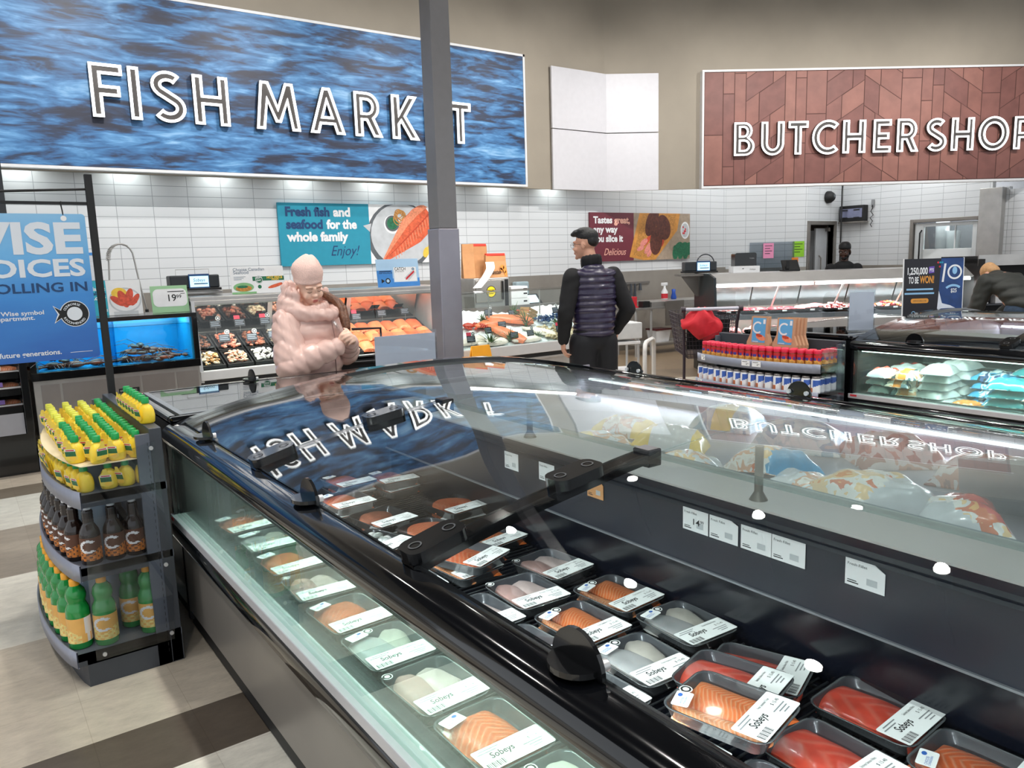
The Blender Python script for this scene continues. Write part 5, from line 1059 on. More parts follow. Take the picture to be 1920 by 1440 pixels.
def end_freezer(x0, y0, w, d, label):
    t = thing('end_freezer', label, 'freezer', (x0, y0, 0)); H = .955
    MB().box(.03, w-.03, 0.005, d-.03, 0, .10).build('kick_plate', MBLACK, t)
    b = MB().box(.0, .04, .005, d, .10, H-.03).box(w-.04, w, .005, d, .10, H-.03).box(.04, w-.04, .005, .03, .1, H-.03).box(.04, w-.04, d-.04, d, .1, H-.03).box(.04, w-.04, .03, d-.04, .1, .5); b.build('freezer_body', BLACK, t)
    b = MB().box(.0, w, .005, .045, H-.03, H).box(0, w, d-.045, d, H-.03, H).box(0, .045, .045, d-.045, H-.03, H).box(w-.045, w, .045, d-.045, H-.03, H); b.build('lid_frame', RIMB, t, bevel=.012)
    b = MB().box(.05, .075, .05, d-.05, H-.012, H+.003).box(.075, w-.05, .05, .075, H-.012, H+.003).box(w-.075, w-.05, .075, d-.05, H-.012, H+.003); b.build('lid_trim', pm('grey_lid_trim', '#8b9094', .35, .4, var=.03), t)
    MB().box(.075, w-.075, .075, d-.05, H-.008, H-.002).build('lid', LIDGLASS, t)
    lid_stop(t, .62, d-.03, H, True); 
    return t
ef = end_freezer(.705, 3.505, 2.06, .88, 'low black end freezer closing the head of the long island')
ef2 = end_freezer(5.34, 3.125, 2.06, .98, 'low black end freezer behind the jar display across the aisle')

# --- shelf tickets on the ticket wall
def shelf_ticket(y, w, lb, price=None, col=None, z=.772, h=.07, skew=0.0):
    t = thing('shelf_ticket', lb, 'price ticket', (1.6985, y, z), rot=(PI/2, 0, -PI/2), group='white price tickets on the freezer wall')
    b = MB(); b.prism([(0, 0), (w, 0), (w, h*(1-skew)), (w*.7, h), (0, h)], 0, .0015)
    b.text('Fresh Fillet', .006, h*.74, .010, .0019, 1, width=w*.5); b.rect(w*.55, w*.82, h*.18, h*.42, .0019, 2); b.rect(.006, w*.35, h*.10, h*.14, .0019, 1); b.rect(.006, w*.3, h*.18, h*.21, .0019, 1)
    if price: b.text(price, w*.42, h*.30, .026, .0022, 1, bold=.01, width=w*.26); b.text('99', w*.70, h*.42, .014, .0022, 1)
    b.build('ticket_face', [PAPER if col is None else col, INK, GREYP], t)
    return t
for y, w, lb, pr, col, sk in ((1.51, .095, 'white price ticket reading 14.99 on the freezer ticket wall', '14', None, 0), (1.41, .10, 'blank barcode ticket directly beside the 14.99 ticket', None, None, .18), (1.30, .098, 'white ticket starting the middle pair on the ticket wall', None, None, 0), (1.20, .10, 'white ticket ending the middle pair on the ticket wall', None, None, 0), (.99, .10, 'lone white ticket with a clipped corner farther along the ticket wall', None, None, .25), (2.43, .09, 'white ticket near the column reflection on the ticket wall', None, None, 0), (2.21, .09, 'white ticket with a barcode between two lid bars', None, None, 0), (1.94, .08, 'orange edged ticket just past a lid bar', None, pm('orange_ticket', '#e0a36c', .6, var=.1), .3)):
    shelf_ticket(y, w, lb, pr, col, .775, .07, sk)

# --- fish trays
TRAYG = pm('grey_tray_plastic', '#55575a', .22, var=.06, coat=.5); TRAYB = pm('black_tray_plastic', '#26282b', .22, var=.05, coat=.5)
PINKF = pm('pink_white_fillet', '#dcb1a6', .35, var=.14, scale=25, sss=.1); PINKF2 = pm('pale_fillet_seam', '#e9cfc6', .35, var=.1); GREYF = pm('grey_white_fillet', '#c9c6c2', .35, var=.1, scale=20, sss=.1); GREYF2 = pm('ivory_fillet', '#ddd3c4', .35, var=.1)
TROUT = flesh_mat('trout_orange', '#fb7f3c', '#fdb884', 95, .55, .75); TROUT2 = flesh_mat('trout_light', '#f7a06a', '#fdd0aa', 95, .55, .6); SOCK = flesh_mat('sockeye_red', '#f25a42', '#f79a80', 18, 1.3, .35, .2)
BLUEST = pm('sticker_blue', '#2d61b5', .6, var=0); TICKP = pm('receipt_white', '#f4f5f6', .5, var=.01); LABGREY = pm('label_grey_print', '#8a8c90', .7, var=0)
def tray_shell(w=.19, l=.235, h=.034):
    b = MB(); lv = [(.84, 0, .02), (.86, .003, .022), (.97, h-.003, .032), (1.0, h-.001, .034), (1.0, h, .034), (.955, h, .03), (.945, h-.004, .03), (.83, .006, .02)]; rings = []
    for k, z, r in lv: rings.append([(p[0], p[1], z) for p in round_rect(-w/2*k, w/2*k, -l/2*k, l/2*k, r, 4)])
    n = len(rings[0]); vs = [p for r in rings for p in r]
    b.add(vs, [(i*n+j, i*n+(j+1) % n, (i+1)*n+(j+1) % n, (i+1)*n+j) for i in range(len(rings)-1) for j in range(n)], 0, None, True); b.add(vs, [tuple(range(n))[::-1], tuple((len(rings)-1)*n+j for j in range(n))])
    return b
def label_mb(title):
    b = MB(); b.prism(round_rect(-.085, .085, -.036, .036, .004, 2), 0, .0008); z = .0011
    b.text('Sobeys', -.055, -.004, .026, z, 1, shear=.15, bold=.02, width=.058)
    M = Matrix.Rotation(PI/2, 4, 'Z')
    b.text(title, .060, .020, .009, z, 1, width=.05, align='R'); b.text('$ 15.40', .072, .004, .011, z, 1, width=.03, align='R')
    for i, (x0, x1, y) in enumerate(((.02, .07, -.008), (.03, .065, -.016), (.035, .06, -.024), (-.078, -.03, .018), (-.07, -.02, .026))): b.rect(x0, x1, y, y+.003, z, 2)
    for i in range(11): b.rect(-.078+.004*i, -.0765+.004*i+.0012*(i % 3 == 0), -.032, -.014, z, 1)
    return b
def tray_proto(kind):
    t = thing('fish_tray', 'tray', 'fish tray', (0, 0, 0), 0, 'fish trays in the long island freezer'); t.scale = (1.05, 1.05, 1.05)
    dark = kind in ('steak', 'burger', 'shrimp')
    tray_shell().build('tray', TRAYB if dark else TRAYG, t)
    def put(b, mats, loc=(0, .005, .005), rz=PI/2, nm='fillet'): b.build(nm, mats, t, loc, (0, 0, rz))
    if kind == 'trout': put(fillet_mb(.205, .105, .026, 1, True), [TROUT], (.022, .004, .005)); put(fillet_mb(.205, .05, .019, 6, True), [TROUT2], (-.055, .002, .005), PI/2+.06)
    elif kind == 'sockeye': put(fillet_mb(.21, .150, .027, 4, True), [SOCK])
    elif kind == 'salmon': put(fillet_mb(.205, .140, .026, 2, True), [SALMON], (.0, .005, .005), PI/2+.05)
    elif kind == 'pink': put(fillet_mb(.20, .085, .024, 3), [PINKF], (-.038, .004, .005), PI/2-.12); put(fillet_mb(.19, .085, .022, 7), [PINKF2], (.038, .002, .005), PI/2+.15)
    elif kind == 'white': put(fillet_mb(.205, .115, .025, 5), [GREYF], (-.02, .0, .005), PI/2+.2); put(fillet_mb(.18, .085, .024, 9), [GREYF2], (.035, .012, .006), PI/2-.2)
    elif kind == 'steak':
        b = MB(); b.prism([(.075*math.cos(a)*(1+.12*math.cos(2*a)), .085*math.sin(a)) for a in [2*PI*i/26 for i in range(26)]], 0, .022, 0, None, True)
        for k in range(4): b.ring(0, .0, .02+.014*k, .023+.014*k, .0224, 1, .5, 5.6)
        b.disc(0, -.02, .02, .03, .0226, 2); put(b, [SALMON, SALML, SALMD], (0, .02, .006), 0)
    elif kind == 'burger':
        for y in (.05, -.04): b = MB().lathe([(.0, .0), (.06, .0), (.066, .008), (.06, .018), (0, .02)], 22); put(b, pm('burger_mince', '#b5694a', .5, var=.35, scale=120, bump=.6), (0, y, .006), 0, 'patty')
    elif kind == 'shrimp':
        b = MB(); rr = random.Random(4)
        for i in range(46): b.ell((rr.uniform(-.07, .07), rr.uniform(-.08, .09), .012+.012*rr.random()), (.02, .012, .010), 8, 5, rr.randrange(2), None, (rr.uniform(-.5, .5), rr.uniform(-.5, .5), rr.uniform(0, 3)))
        put(b, [pm('raw_shrimp', '#b9bdb4', .3, var=.15), WHT], (0, 0, .003), 0, 'raw_shrimp'); t.children[-1]['kind'] = 'stuff'
    MB().slab(lambda u, v: ((u-.5)*.176, (v-.5)*.222, .0352+.002*math.sin(u*PI)*math.sin(v*PI)), 6, 6, .0006).build('wrap_film', FILM, t)
    lab = {'trout': 'Fresh Steelhead Trout', 'sockeye': 'Sockeye Salmon Fillets', 'salmon': 'Fresh Salmon Fillets', 'pink': 'Fresh Tilapia', 'white': 'Fresh Haddock Fillets', 'steak': 'Salmon Steaks', 'burger': 'Salmon Burgers', 'shrimp': 'Raw Shrimp'}[kind]
    label_mb(lab).build('price_label', [TICKP, INK, LABGREY], t, (.0, -.075, .0378), (0.0, 0, 0.0))
    if kind in ('trout', 'white', 'salmon'):
        b = MB(); b.prism(round_rect(-.028, .028, -.018, .018, .004, 2), 0, .0006); b.text('CHOOSE', -.024, -.003, .008, .0009, 1, width=.03); b.text('CANADIAN', -.024, -.009, .007, .0009, 1, width=.034); b.disc(.013, .008, .007, .005, .0009, 1); b.build('origin_sticker', [TICKP, BLUEST], t, (-.05, .085, .0376), (0, 0, .25))
    if kind in ('trout', 'white', 'pink'):
        b = MB().disc(0, 0, .014, None, 0).ring(0, 0, .007, .0115, .0003, 1).flat([(-.018, .008), (-.008, .003), (-.008, -.003), (-.018, -.008)], .0002, 1); b.build('round_sticker', [TICKP, INK], t, (-.075 if kind == 'pink' else -.012, .098, .0376))
    return t
PRO = {k: tray_proto(k) for k in ('trout', 'sockeye', 'salmon', 'pink', 'white', 'steak', 'burger', 'shrimp')}
USED = set()
def tray(kind, x, y, lb, rz=0.0, z=.494, tilt=(0, 0)):
    e = (tilt[0], tilt[1], rz)
    if kind not in USED:
        USED.add(kind); o = PRO[kind]; o.location = (x, y, z); o.rotation_euler = e; o['label'] = lb
        return o
    return dup(PRO[kind], (x, y, z), e, lb)
KN = {'trout': 'orange trout fillets', 'sockeye': 'red sockeye fillet', 'salmon': 'pale orange salmon', 'pink': 'pinkish white fillets', 'white': 'greyish white fillets', 'steak': 'round salmon steak', 'burger': 'salmon burgers', 'shrimp': 'raw grey shrimp'}
BAYN = ('third lid bay', 'middle lid bay', 'lid bay by the end freezer')
for kind, x, y, rz, lv, lb in (
    ('pink', 1.60, 2.02, .1, 0, 'tray of pinkish white fillet against the ticket wall just past a lid bar'),
    ('pink', 1.40, 1.90, -.05, 0, 'tray of pinkish white fillets mid rack beside a lid bar'),
    ('trout', 1.61, 1.70, .06, 0, 'tray of orange trout against the ticket wall between two white fish trays'),
    ('pink', 1.19, 1.86, .0, 0, 'tray of pinkish white fillets nearest the front glass beside a lid bar'),
    ('white', 1.62, 1.43, -.05, 0, 'tray of greyish white fillets against the ticket wall beside the bare wire rack'),
    ('trout', 1.39, 1.62, .02, 0, 'tray of orange trout with a blue and a round sticker mid bay'),
    ('salmon', 1.17, 1.60, .05, 0, 'tray of orange salmon behind the raised black lid stop'),
    ('white', 1.38, 1.36, -.05, 0, 'tray of greyish white fillets with a blue sticker behind the lid stop'),
    ('white', 1.16, 1.32, .04, 0, 'tray of greyish white fillets half hidden by the black lid stop'),
    ('sockeye', 1.57, 1.14, .35, 0, 'tray of red sockeye at the back of the leaning pile'),
    ('sockeye', 1.42, 1.105, .25, 1, 'tray of red sockeye in the middle of the leaning pile'),
    ('trout', 1.27, .99, .22, 2, 'tray of ribbed orange trout on top of the leaning pile'),
    ('salmon', 1.13, 1.06, .1, 0, 'tray of orange salmon underneath the leaning pile'),
    ('sockeye', 1.63, .86, .05, 0, 'tray of glossy red sockeye alone on the wire rack by the ticket wall'),
    ('sockeye', 1.39, .82, -.03, 0, 'tray of glossy red sockeye beside the lone sockeye tray'),
    ('salmon', 1.59, .61, .04, 0, 'tray of pale orange salmon beyond the lone sockeye tray'),
    ('sockeye', 1.18, .80, .05, 0, 'tray of red sockeye at the bottom edge of the picture'),
    ('salmon', 1.37, .565, .0, 0, 'tray of pale orange salmon at the bottom corner of the rack'),
    # middle bay
    ('salmon', 1.44, 3.37, .1, 1, 'tray of pale orange salmon farthest down the long island under the sign reflection'),
    ('salmon', 1.63, 3.28, -.05, 1, 'tray of salmon at the far end against the ticket wall'),
    ('salmon', 1.44, 3.37, .0, 0, 'lower tray of salmon in the farthest stack'),
    ('salmon', 1.63, 3.28, .1, 0, 'lower tray of salmon in the far stack against the ticket wall'),
    ('salmon', 1.30, 3.08, .05, 1, 'tray of salmon in front of the two farthest stacks'),
    ('salmon', 1.31, 3.08, -.1, 0, 'lower tray of salmon in front of the two farthest stacks'),
    ('steak', 1.63, 2.71, .1, 1, 'tray of one round salmon steak on a stack by the ticket wall'),
    ('steak', 1.63, 2.72, -.05, 0, 'lower tray of salmon steak in the stack by the ticket wall'),
    ('burger', 1.32, 2.76, .15, 1, 'tray of salmon burgers stacked beside a round steak'),
    ('burger', 1.32, 2.77, -.1, 0, 'lower tray of salmon burgers beside a round steak'),
    ('steak', 1.40, 2.50, .3, 1, 'tray of round salmon steak in the middle of the crowded stacks'),
    ('steak', 1.40, 2.51, .0, 0, 'lower tray of salmon steak under the crowded stacks'),
    ('burger', 1.10, 2.86, .0, 0, 'tray of salmon burgers behind the small black lid stop'),
    ('shrimp', 1.17, 2.52, .35, 1, 'tray of raw grey shrimp tilted in front of the round steak'),
    ('salmon', 1.16, 2.55, .1, 0, 'tray of salmon underneath the raw shrimp'),
    ('trout', 1.60, 2.40, .15, 0, 'tray of bright orange trout beside a lid bar at the ticket wall'),
    ('salmon', 1.37, 2.20, .35, 1, 'tray of salmon leaning against a lid bar'),
    ('trout', 1.36, 2.22, .1, 0, 'lower tray of trout against a lid bar'),
    ('salmon', 1.14, 2.22, .0, 0, 'tray of salmon by the lid handle at the rim'),
    # along the front glass
    ('salmon', .89, 3.20, .1, 0, 'tray of pale salmon behind the glass front, first from the far corner'),
    ('white', .90, 2.93, .0, 0, 'tray of white fillet behind the glass front, second from the far corner'),
    ('salmon', .89, 2.66, .05, 0, 'tray of salmon behind the glass front, third from the far corner'),
    ('pink', .89, 2.39, -.05, 0, 'tray of pinkish fillets behind the glass front, fourth from the far corner'),
    ('salmon', .88, 2.12, .05, 0, 'tray of salmon behind the glass front, fifth from the far corner'),
    ('white', .88, 1.86, .0, 0, 'tray of white fillet behind the glass front, sixth from the far corner'),
    ('pink', .88, 1.60, .04, 0, 'tray of pale fillets behind the glass front, seventh from the far corner'),
    ('salmon', .88, 1.34, .0, 0, 'tray of salmon behind the glass front, eighth from the far corner'),
    ('white', .88, 1.08, .0, 0, 'tray of white fillet behind the glass front, ninth from the far corner'),
    ('white', .90, .80, .1, 0, 'tray of white fillet behind the glass front, tenth from the far corner')):
    tilt = (0, 0)
    tray(kind, x, y, lb, rz, .494+.043*lv, tilt)

# --- frozen bags
def bag_mb(w, l, h, seed, mats=1, prn=None):
    rr = random.Random(seed); ph = [rr.uniform(0, 6) for _ in range(4)]; b = MB(); N_ = 16
    def top(u, v):
        a = (1-abs(2*u-1)**3)*(1-abs(2*v-1)**3); cr = .006*math.sin(14*u+ph[0])*math.sin(11*v+ph[1])+.004*math.sin(26*v+ph[2]+5*u)
        return ((u-.5)*w*(1-.06*math.sin(v*PI)), (v-.5)*l*(1-.04*math.sin(u*PI)), .004+h*a**.55+cr*a**.3)
    b.grid(top, N_, N_, 0)
    for i in range(len(b.m)):
        u, v = (i % N_)/N_, (i//N_)/N_
        if prn: b.m[i] = prn(u, v, seed)
    b.grid(lambda u, v: ((.5-u)*w, (v-.5)*l, 0), 1, 1, 0)
    c = [top(i/N_, 0) for i in range(N_+1)]+[top(1, j/N_) for j in range(1, N_+1)]+[top(i/N_, 1) for i in range(N_-1, -1, -1)]+[top(0, j/N_) for j in range(N_-1, 0, -1)]
    n = len(c); b.add(c+[(p[0], p[1], 0) for p in c], [(i, n+i, n+(i+1) % n, (i+1) % n) for i in range(n)], 0)
    return b
MIXA = mottled('print_teal_black', ['#20262f', '#2f6674', '#cfd8de', '#3fa3ae', '#1a1f27'], 14); MIXB = mottled('print_blue_black', ['#12161f', '#2c4f86', '#dfe6ee', '#3fa2d6', '#171b22'], 14); MIXC = mottled('print_peach_black', ['#3a3f48', '#e0a27c', '#f0e4da', '#5a6c78', '#2a2d33'], 12); MIXD = mottled('print_mauve', ['#6d5d78', '#c9bcd2', '#8d4a55', '#e9dfe4', '#4a4252'], 12); MIXE = mottled('print_frosted_red', ['#8a5a58', '#b77a6c', '#c9bfc2', '#93504a', '#a9a4ac'], 9, .4, .1); MIXF = mottled('print_shrimp_orange', ['#e98d3c', '#f2c98f', '#e9e4e0', '#d9682f', '#f0b060'], 11); MIXG = mottled('print_frosted_blue', ['#7b93aa', '#a9bccb', '#c9cdd4', '#6f9ab8', '#a9a4ac'], 9, .4, .1); MIXH = mottled('print_clear_shrimp', ['#e3cfc2', '#f3e9e2', '#e0a888', '#d9dce0', '#f6efe9'], 16)
FY = pm('bag_yellow', '#f0c733', .25, var=.1, coat=.5); FO = pm('bag_orange_print', '#e8893a', .25, var=.25, coat=.5); FW = pm('bag_white', '#cfd0d6', .25, var=.06, coat=.5); FB = pm('bag_sky', '#3fa2d6', .25, var=.2, coat=.5); FR = pm('bag_red', '#d14a3c', .25, var=.2, coat=.5); FSH = pm('frozen_shrimp', '#ecd2bf', .3, var=.25, scale=60, coat=.5); FCL = pm('bag_silver', '#b9bcc4', .2, .3, var=.1); FK = pm('bag_black', '#16181d', .25, var=.1, coat=.5); FT = pm('bag_teal', '#2f8f9c', .25, var=.25, coat=.5); FPU = pm('bag_mauve', '#8b7898', .3, var=.25, coat=.4)
def band(u, v, s): return 1 if .25 < v < .62 else 0
def diag(u, v, s): return 1 if u+v*.8 < .75 else (2 if u+v*.8 < 1.05 else 0)
def edge(u, v, s): return 1 if (v > .72 or v < .18) else 0
def frozen(name, lb, loc, rz, size, mats, prn, seed, rx=0.0, ry=0.0, group='frozen bags in the long island freezer', txt=None):
    o = bag_mb(size[0], size[1], size[2], seed, 1, prn).build(name, mats, None, loc, (rx, ry, rz)); return tag(o, lb, 'frozen food', group)
for a in (('yellow striped bag of frozen fish lying by the lid bar above the steel ledge', (2.10, 2.30, .785), 1.2, (.24, .30, .08), [MIXH, FY, FSH], edge, 1, .2, -.1), ('yellow topped bag of frozen shrimp beside the striped yellow bag', (2.38, 2.18, .785), .5, (.24, .3, .09), [FW, FY], edge, 2, .1, .1), ('clear bag with yellow corner at the far side of the yellow pair', (2.45, 2.52, .785), .2, (.22, .28, .07), [MIXH, FY], edge, 3, 0, 0),
          ('orange shrimp bag standing behind the grey lid post', (2.06, 1.80, .785), 2.0, (.26, .3, .10), [MIXF, FW, MIXH], diag, 4, .25, -.2), ('blue topped shrimp bag beside the orange shrimp bag', (2.30, 1.62, .785), 1.3, (.24, .30, .11), [MIXH, FB, MIXF], diag, 5, .3, .2),
          ('white bag of pink shrimp lying flat in front of the orange wrapped bag', (2.12, 1.37, .785), .3, (.26, .3, .10), [FW, MIXH], band, 6, .1, 0), ('large orange wrapped shrimp bag heaped on the middle of the far well', (2.16, 1.17, .81), 1.1, (.28, .36, .11), [MIXF, FW, MIXF], diag, 7, .15, -.1), ('red and white bag slipping off the large orange bag', (2.20, .95, .79), 2.1, (.24, .34, .10), [FW, FR, MIXF], diag, 8, .1, .25),
          ('yellow and clear bag standing upright at the open end of the far well', (2.46, .93, .84), 1.9, (.26, .34, .06), [FCL, FY, FW], band, 9, .9, 0),
          ('frosted blue bag deep in the far well', (2.80, 1.86, .782), .4, (.3, .36, .10), [MIXG, MIXG], band, 10, 0, 0), ('frosted red bag at the back of the far well', (2.85, 1.50, .782), .9, (.3, .32, .10), [MIXE, MIXE], band, 11, 0, 0), ('large frosted dark red bag under the butcher reflection', (2.80, 1.12, .782), .2, (.3, .34, .09), [MIXE, MIXE], band, 12, 0, 0), ('frosted orange bag at the back of the far well', (2.88, .78, .782), .6, (.28, .3, .1), [MIXE, MIXE], band, 13, 0, 0), ('frosted yellow bag at the back beyond the lid bar', (2.90, 2.30, .782), .3, (.28, .3, .09), [MIXG, FY], band, 14, 0, 0)):
    frozen('frozen_bag', a[0], a[1], a[2], a[3], a[4], a[5], a[6], a[7], a[8])
# --- frozen packages behind the second island's glass
rr = random.Random(21)
def stackbag(x, y, n, size, mats, prn, seed, what, h=.06, jit=.25):
    for i in range(n):
        lb = '%s, %s up' % (what, ORD[i]) if n > 1 else what
        frozen('frozen_bag', lb, (x+rr.uniform(-.01, .02), y+rr.uniform(-.02, .02), .494+h*.93*i), rr.uniform(-jit, jit), (size[0], size[1], h), mats, prn, seed+i, 0, 0, 'frozen packs behind the second island glass')
stackbag(5.50, 2.98, 4, (.24, .16), [MIXD, FW, FR], diag, 100, 'dark pack of frozen fish beside the corner post of the second island')
stackbag(5.80, 2.95, 4, (.26, .26), [MIXD, FW, FR], diag, 110, 'mauve and red pack behind the corner of the second island')
stackbag(5.50, 2.80, 4, (.22, .18), [MIXC, FO, FSH], band, 120, 'dark pack with a peach window in the second island')
stackbag(5.54, 2.59, 5, (.26, .20), [FW, FW], None, 130, 'plain white pack in the tall white stack of the second island')
stackbag(5.84, 2.60, 5, (.28, .22), [FW, FPU], None, 140, 'plain white pack behind the tall white stack')
stackbag(5.47, 2.36, 1, (.16, .2), [FW, FO], diag, 150, 'small white and peach pack on the second island floor')
stackbag(5.82, 2.34, 4, (.28, .26), [MIXB, FB], edge, 155, 'dark and blue pack behind the small peach pack')
stackbag(5.53, 2.14, 4, (.25, .26), [MIXA, FT, FB], diag, 160, 'black pack with teal print in the stack beside the white packs')
stackbag(5.84, 2.08, 5, (.26, .26), [MIXA, FT, FW], diag, 170, 'black pack with teal and white print behind the black stack')
stackbag(5.52, 1.88, 4, (.24, .25), [MIXC, FO, FW], diag, 180, 'black pack with orange and white print in the second island')
stackbag(5.52, 1.62, 4, (.24, .25), [MIXA, FT, FW], band, 190, 'black pack with a pale band at the second island frame edge')
stackbag(5.82, 1.80, 5, (.26, .26), [MIXB, FK, FW], diag, 200, 'blue pack behind the orange printed black stack')

# ================================================================== END DISPLAYS
SHG = pm('display_grey', '#5b606b', .4, var=.04); SHD = pm('display_charcoal', '#3d4148', .45, var=.05); LIPV = pm('shelf_lip_grey', '#8d92a3', .35, var=.03)
def front_x(c, m, D, y): t = min(max(y/D, 0), 1); return -(c+(m-c)*math.sin(PI*t)**.7)
def plan(c, m, D, n=22): return [(0, 0)]+[(front_x(c, m, D, D*i/n), D*i/n) for i in range(n+1)]+[(0, D)]
def display(x0, y0, D, levels, label, top):
    """shelving unit with bowed front; levels: (deck height, corner depth, bow depth)"""
    t = thing('display_shelf', label, 'shelf', (x0, y0, 0))
    MB().box(-.045, 0, 0, D, 0, top).build('back_panel', SHD, t, bevel=.003)
    for y in (0, D-.02):
        b = MB().box(-.095, -.045, y, y+.02, 0, top-.02); 
        for i in range(34): b.box(-.0555, -.0535, y-.0008, y+.0, .05+.026*i, .064+.026*i, 1)
        b.build('upright', [SHG, MBLACK], t)
    for k, (z, c, m) in enumerate(levels):
        P = plan(c, m, D); b = MB().prism(P, z-.03, z, 0); b.build('shelf_deck' if k else 'base_deck', SHG, t)
        n = 22; lip = MB(); h0, h1 = (z-.055, z+.012)
        for i in range(n):
            a = (front_x(c, m, D, D*i/n)-.004, D*i/n); q = (front_x(c, m, D, D*(i+1)/n)-.004, D*(i+1)/n)
            lip.add([(a[0], a[1], h0), (q[0], q[1], h0), (q[0], q[1], h1), (a[0], a[1], h1), (a[0]+.006, a[1], h0), (q[0]+.006, q[1], h0), (q[0]+.006, q[1], h1), (a[0]+.006, a[1], h1)], [(0, 3, 2, 1), (4, 5, 6, 7), (3, 7, 6, 2), (0, 1, 5, 4)], 0, None, True)
        lip.build('ticket_lip', LIPV, t)
        for y in (0.0, D-.004):
            MB().prism([(-c, z-.05), (-.095, z-.05), (-.095, z), (-c, z)], 0, .004, 0, Matrix.Translation((0, y+.004, 0)) @ Matrix.Rotation(PI/2, 4, 'X')).build('shelf_bracket', SHD, t)
    z, c, m = levels[0]
    MB().prism(plan(c-.03, m-.05, D), 0.0, z-.03).build('plinth', SHD, t)
    zt, ct, mt = levels[-1]
    for y, s in ((-.006, 1), (D+.006, -1)):
        pts = [(-c+.06, levels[0][0]-.04), (-.03, levels[0][0]-.04), (-.012, levels[0][0]+.25), (-.03, zt+.17), (-.30*ct/.3, zt+.11), (-ct+.0, zt+.02), (-levels[1][1]+.02, levels[1][0])]
        b = MB().prism(pts, 0, .003, 0, Matrix.Translation((0, y, 0)) @ Matrix.Rotation(PI/2, 4, 'X')); o = b.build('side_screen', ACRYL, t)
        if s == 1:
            q = MB()
            for (px, pz) in ((-.04, levels[0][0]-.01), (-c+.09, levels[0][0]-.02), (-.035, .42), (-.045, .90)): q.cyl((px, y-.008, pz), (px, y-.001, pz), .008, None, 10)
            q.build('screen_bolt', ALU, t)
    return t
D1 = 1.12
disp = display(.612, 3.225, D1, [(.14, .375, .45), (.475, .33, .405), (.757, .30, .375)], 'grey bow fronted shelf of lemon juice bottles against the long island', .975)
# ---- lemon juice bottles
LEM = pm('lemon_plastic', '#f3d43c', .3, var=.06, scale=20, sss=.12); GCAP = pm('green_cap', '#0f9a4c', .35, var=.05); YCAP = pm('yellow_cap', '#dfe04a', .35, var=.05)
lemon = thing('lemon_bottle', 'x', 'bottle', (0, 0, 0), 0, 'lemon juice bottles on the bow fronted shelf')
MB().lathe([(.0, 0), (.026, 0), (.031, .006), (.0335, .03), (.031, .052), (.024, .068), (.0135, .077), (.011, .080), (.011, .084), (0, .084)], 14, 0, None, 1.0, .84).build('bottle_body', LEM, lemon)
MB().lathe([(.0145, .081), (.0150, .083), (.0140, .103), (.012, .105), (0, .105)], 12).build('cap', GCAP, lemon)
_hb = MB()
_hb.flat([(-.02, -.03), (.004, -.038), (.022, -.028), (.02, .006), (.008, .018), (.006, .03), (-.006, .03), (-.008, .018), (-.022, .004)], 0, 0)
_hb.flat([(-.017, -.018), (.018, -.018), (.017, .004), (-.018, .003)], .0003, 1); _hb.rect(-.018, .018, -.0, .008, .0005, 2); _hb.rect(-.014, .014, .002, .006, .0007, 3); _hb.disc(.006, -.026, .012, .008, .0006, 4)
_tagmats = [pm('tag_yellow', '#f2d75a', .5, var=.03), pm('tag_green', '#2f6d46', .5, var=.25, scale=120), WHITE, REDP, pm('tag_lemon', '#f6c84a', .5, var=.05)]
_hb.build('hang_tag', _tagmats, lemon, (-.022, -.0315, .052), (PI/2+.18, 0, -.55)).scale = (1.1, 1.1, 1)
lem_y = None
spots = []
n1 = 0
# top tier stands on a sheet of card lying on the lower tier
TIER = .864
sheet = tag(MB().prism([(-.022-.03, .012)]+[(front_x(.29, .375, D1, y)+.01, y) for y in [.012+(D1-.05)*i/20 for i in range(21)]]+[(-.022-.03, D1-.038)], TIER-.003, TIER-.0005).build('card_sheet', pm('pale_card', '#e6d7b4', .8, var=.03), None, (.612, 3.225, 0)), 'thin card sheet between the two tiers of lemon bottles', 'card sheet')
def inside(x, y, c, m, D, mg): return front_x(c, m, D, y)+mg <= x <= -.062
cand = []
yy = .045; row = 0
while yy < D1-.06:
    k = 0; x = -.085
    while x > -.40:
        if inside(x, yy, .30, .375, D1, .036): cand.append((x, yy, row, k)); 
        x -= .0685; k += 1
    yy += .0575; row += 1
first = True
for (x, y, r, k) in cand:
    jx, jy = random.uniform(-.004, .004), random.uniform(-.003, .003)
    yc = (r >= 10 and k >= 1) or (r >= 8 and k >= 3)
    lb = '%s capped lemon bottle, top tier, %s row from screen, %s from back' % ('pale yellow' if yc else 'green', ORD[r], ORD[k])
    a = random.choice((0, 0, .1, -.15, .9, -.5))
    if first: o = lemon; o.location = (.612+x+jx, 3.225+y+jy, TIER); o.rotation_euler = (0, 0, a); o['label'] = lb; first = False
    else: o = dup(lemon, (.612+x+jx, 3.225+y+jy, TIER), a, lb)
    if yc:
        for c_ in o.children:
            if c_.name.startswith('cap'): setmat(c_, YCAP)
q = 0
for i, y in enumerate([.05, .115, .18, .245, .31, .375, .44, .505, .57, .635, .70, .77, .84, .91, .98, 1.05]):
    x = front_x(.30, .375, D1, y)+.042
    dup(lemon, (.612+x, 3.225+y, .758), -.9+random.uniform(-.4, .4), 'lemon bottle on the lower tier, %s along the bowed lip from the near corner' % ORD[i])
for i, x in enumerate((-.195, -.135, -.072)): dup(lemon, (.612+x, 3.225+.045, .758), (0.2, -.3, 2.6)[i], 'lemon bottle on the lower tier behind the side screen, %s from the back panel' % ORD[2-i])
for i in range(7): dup(lemon, (.612-.024, 3.225+.13+.066*i, .976), -.7, 'lemon bottle on top of the back panel, %s from the near end' % ORD[i])
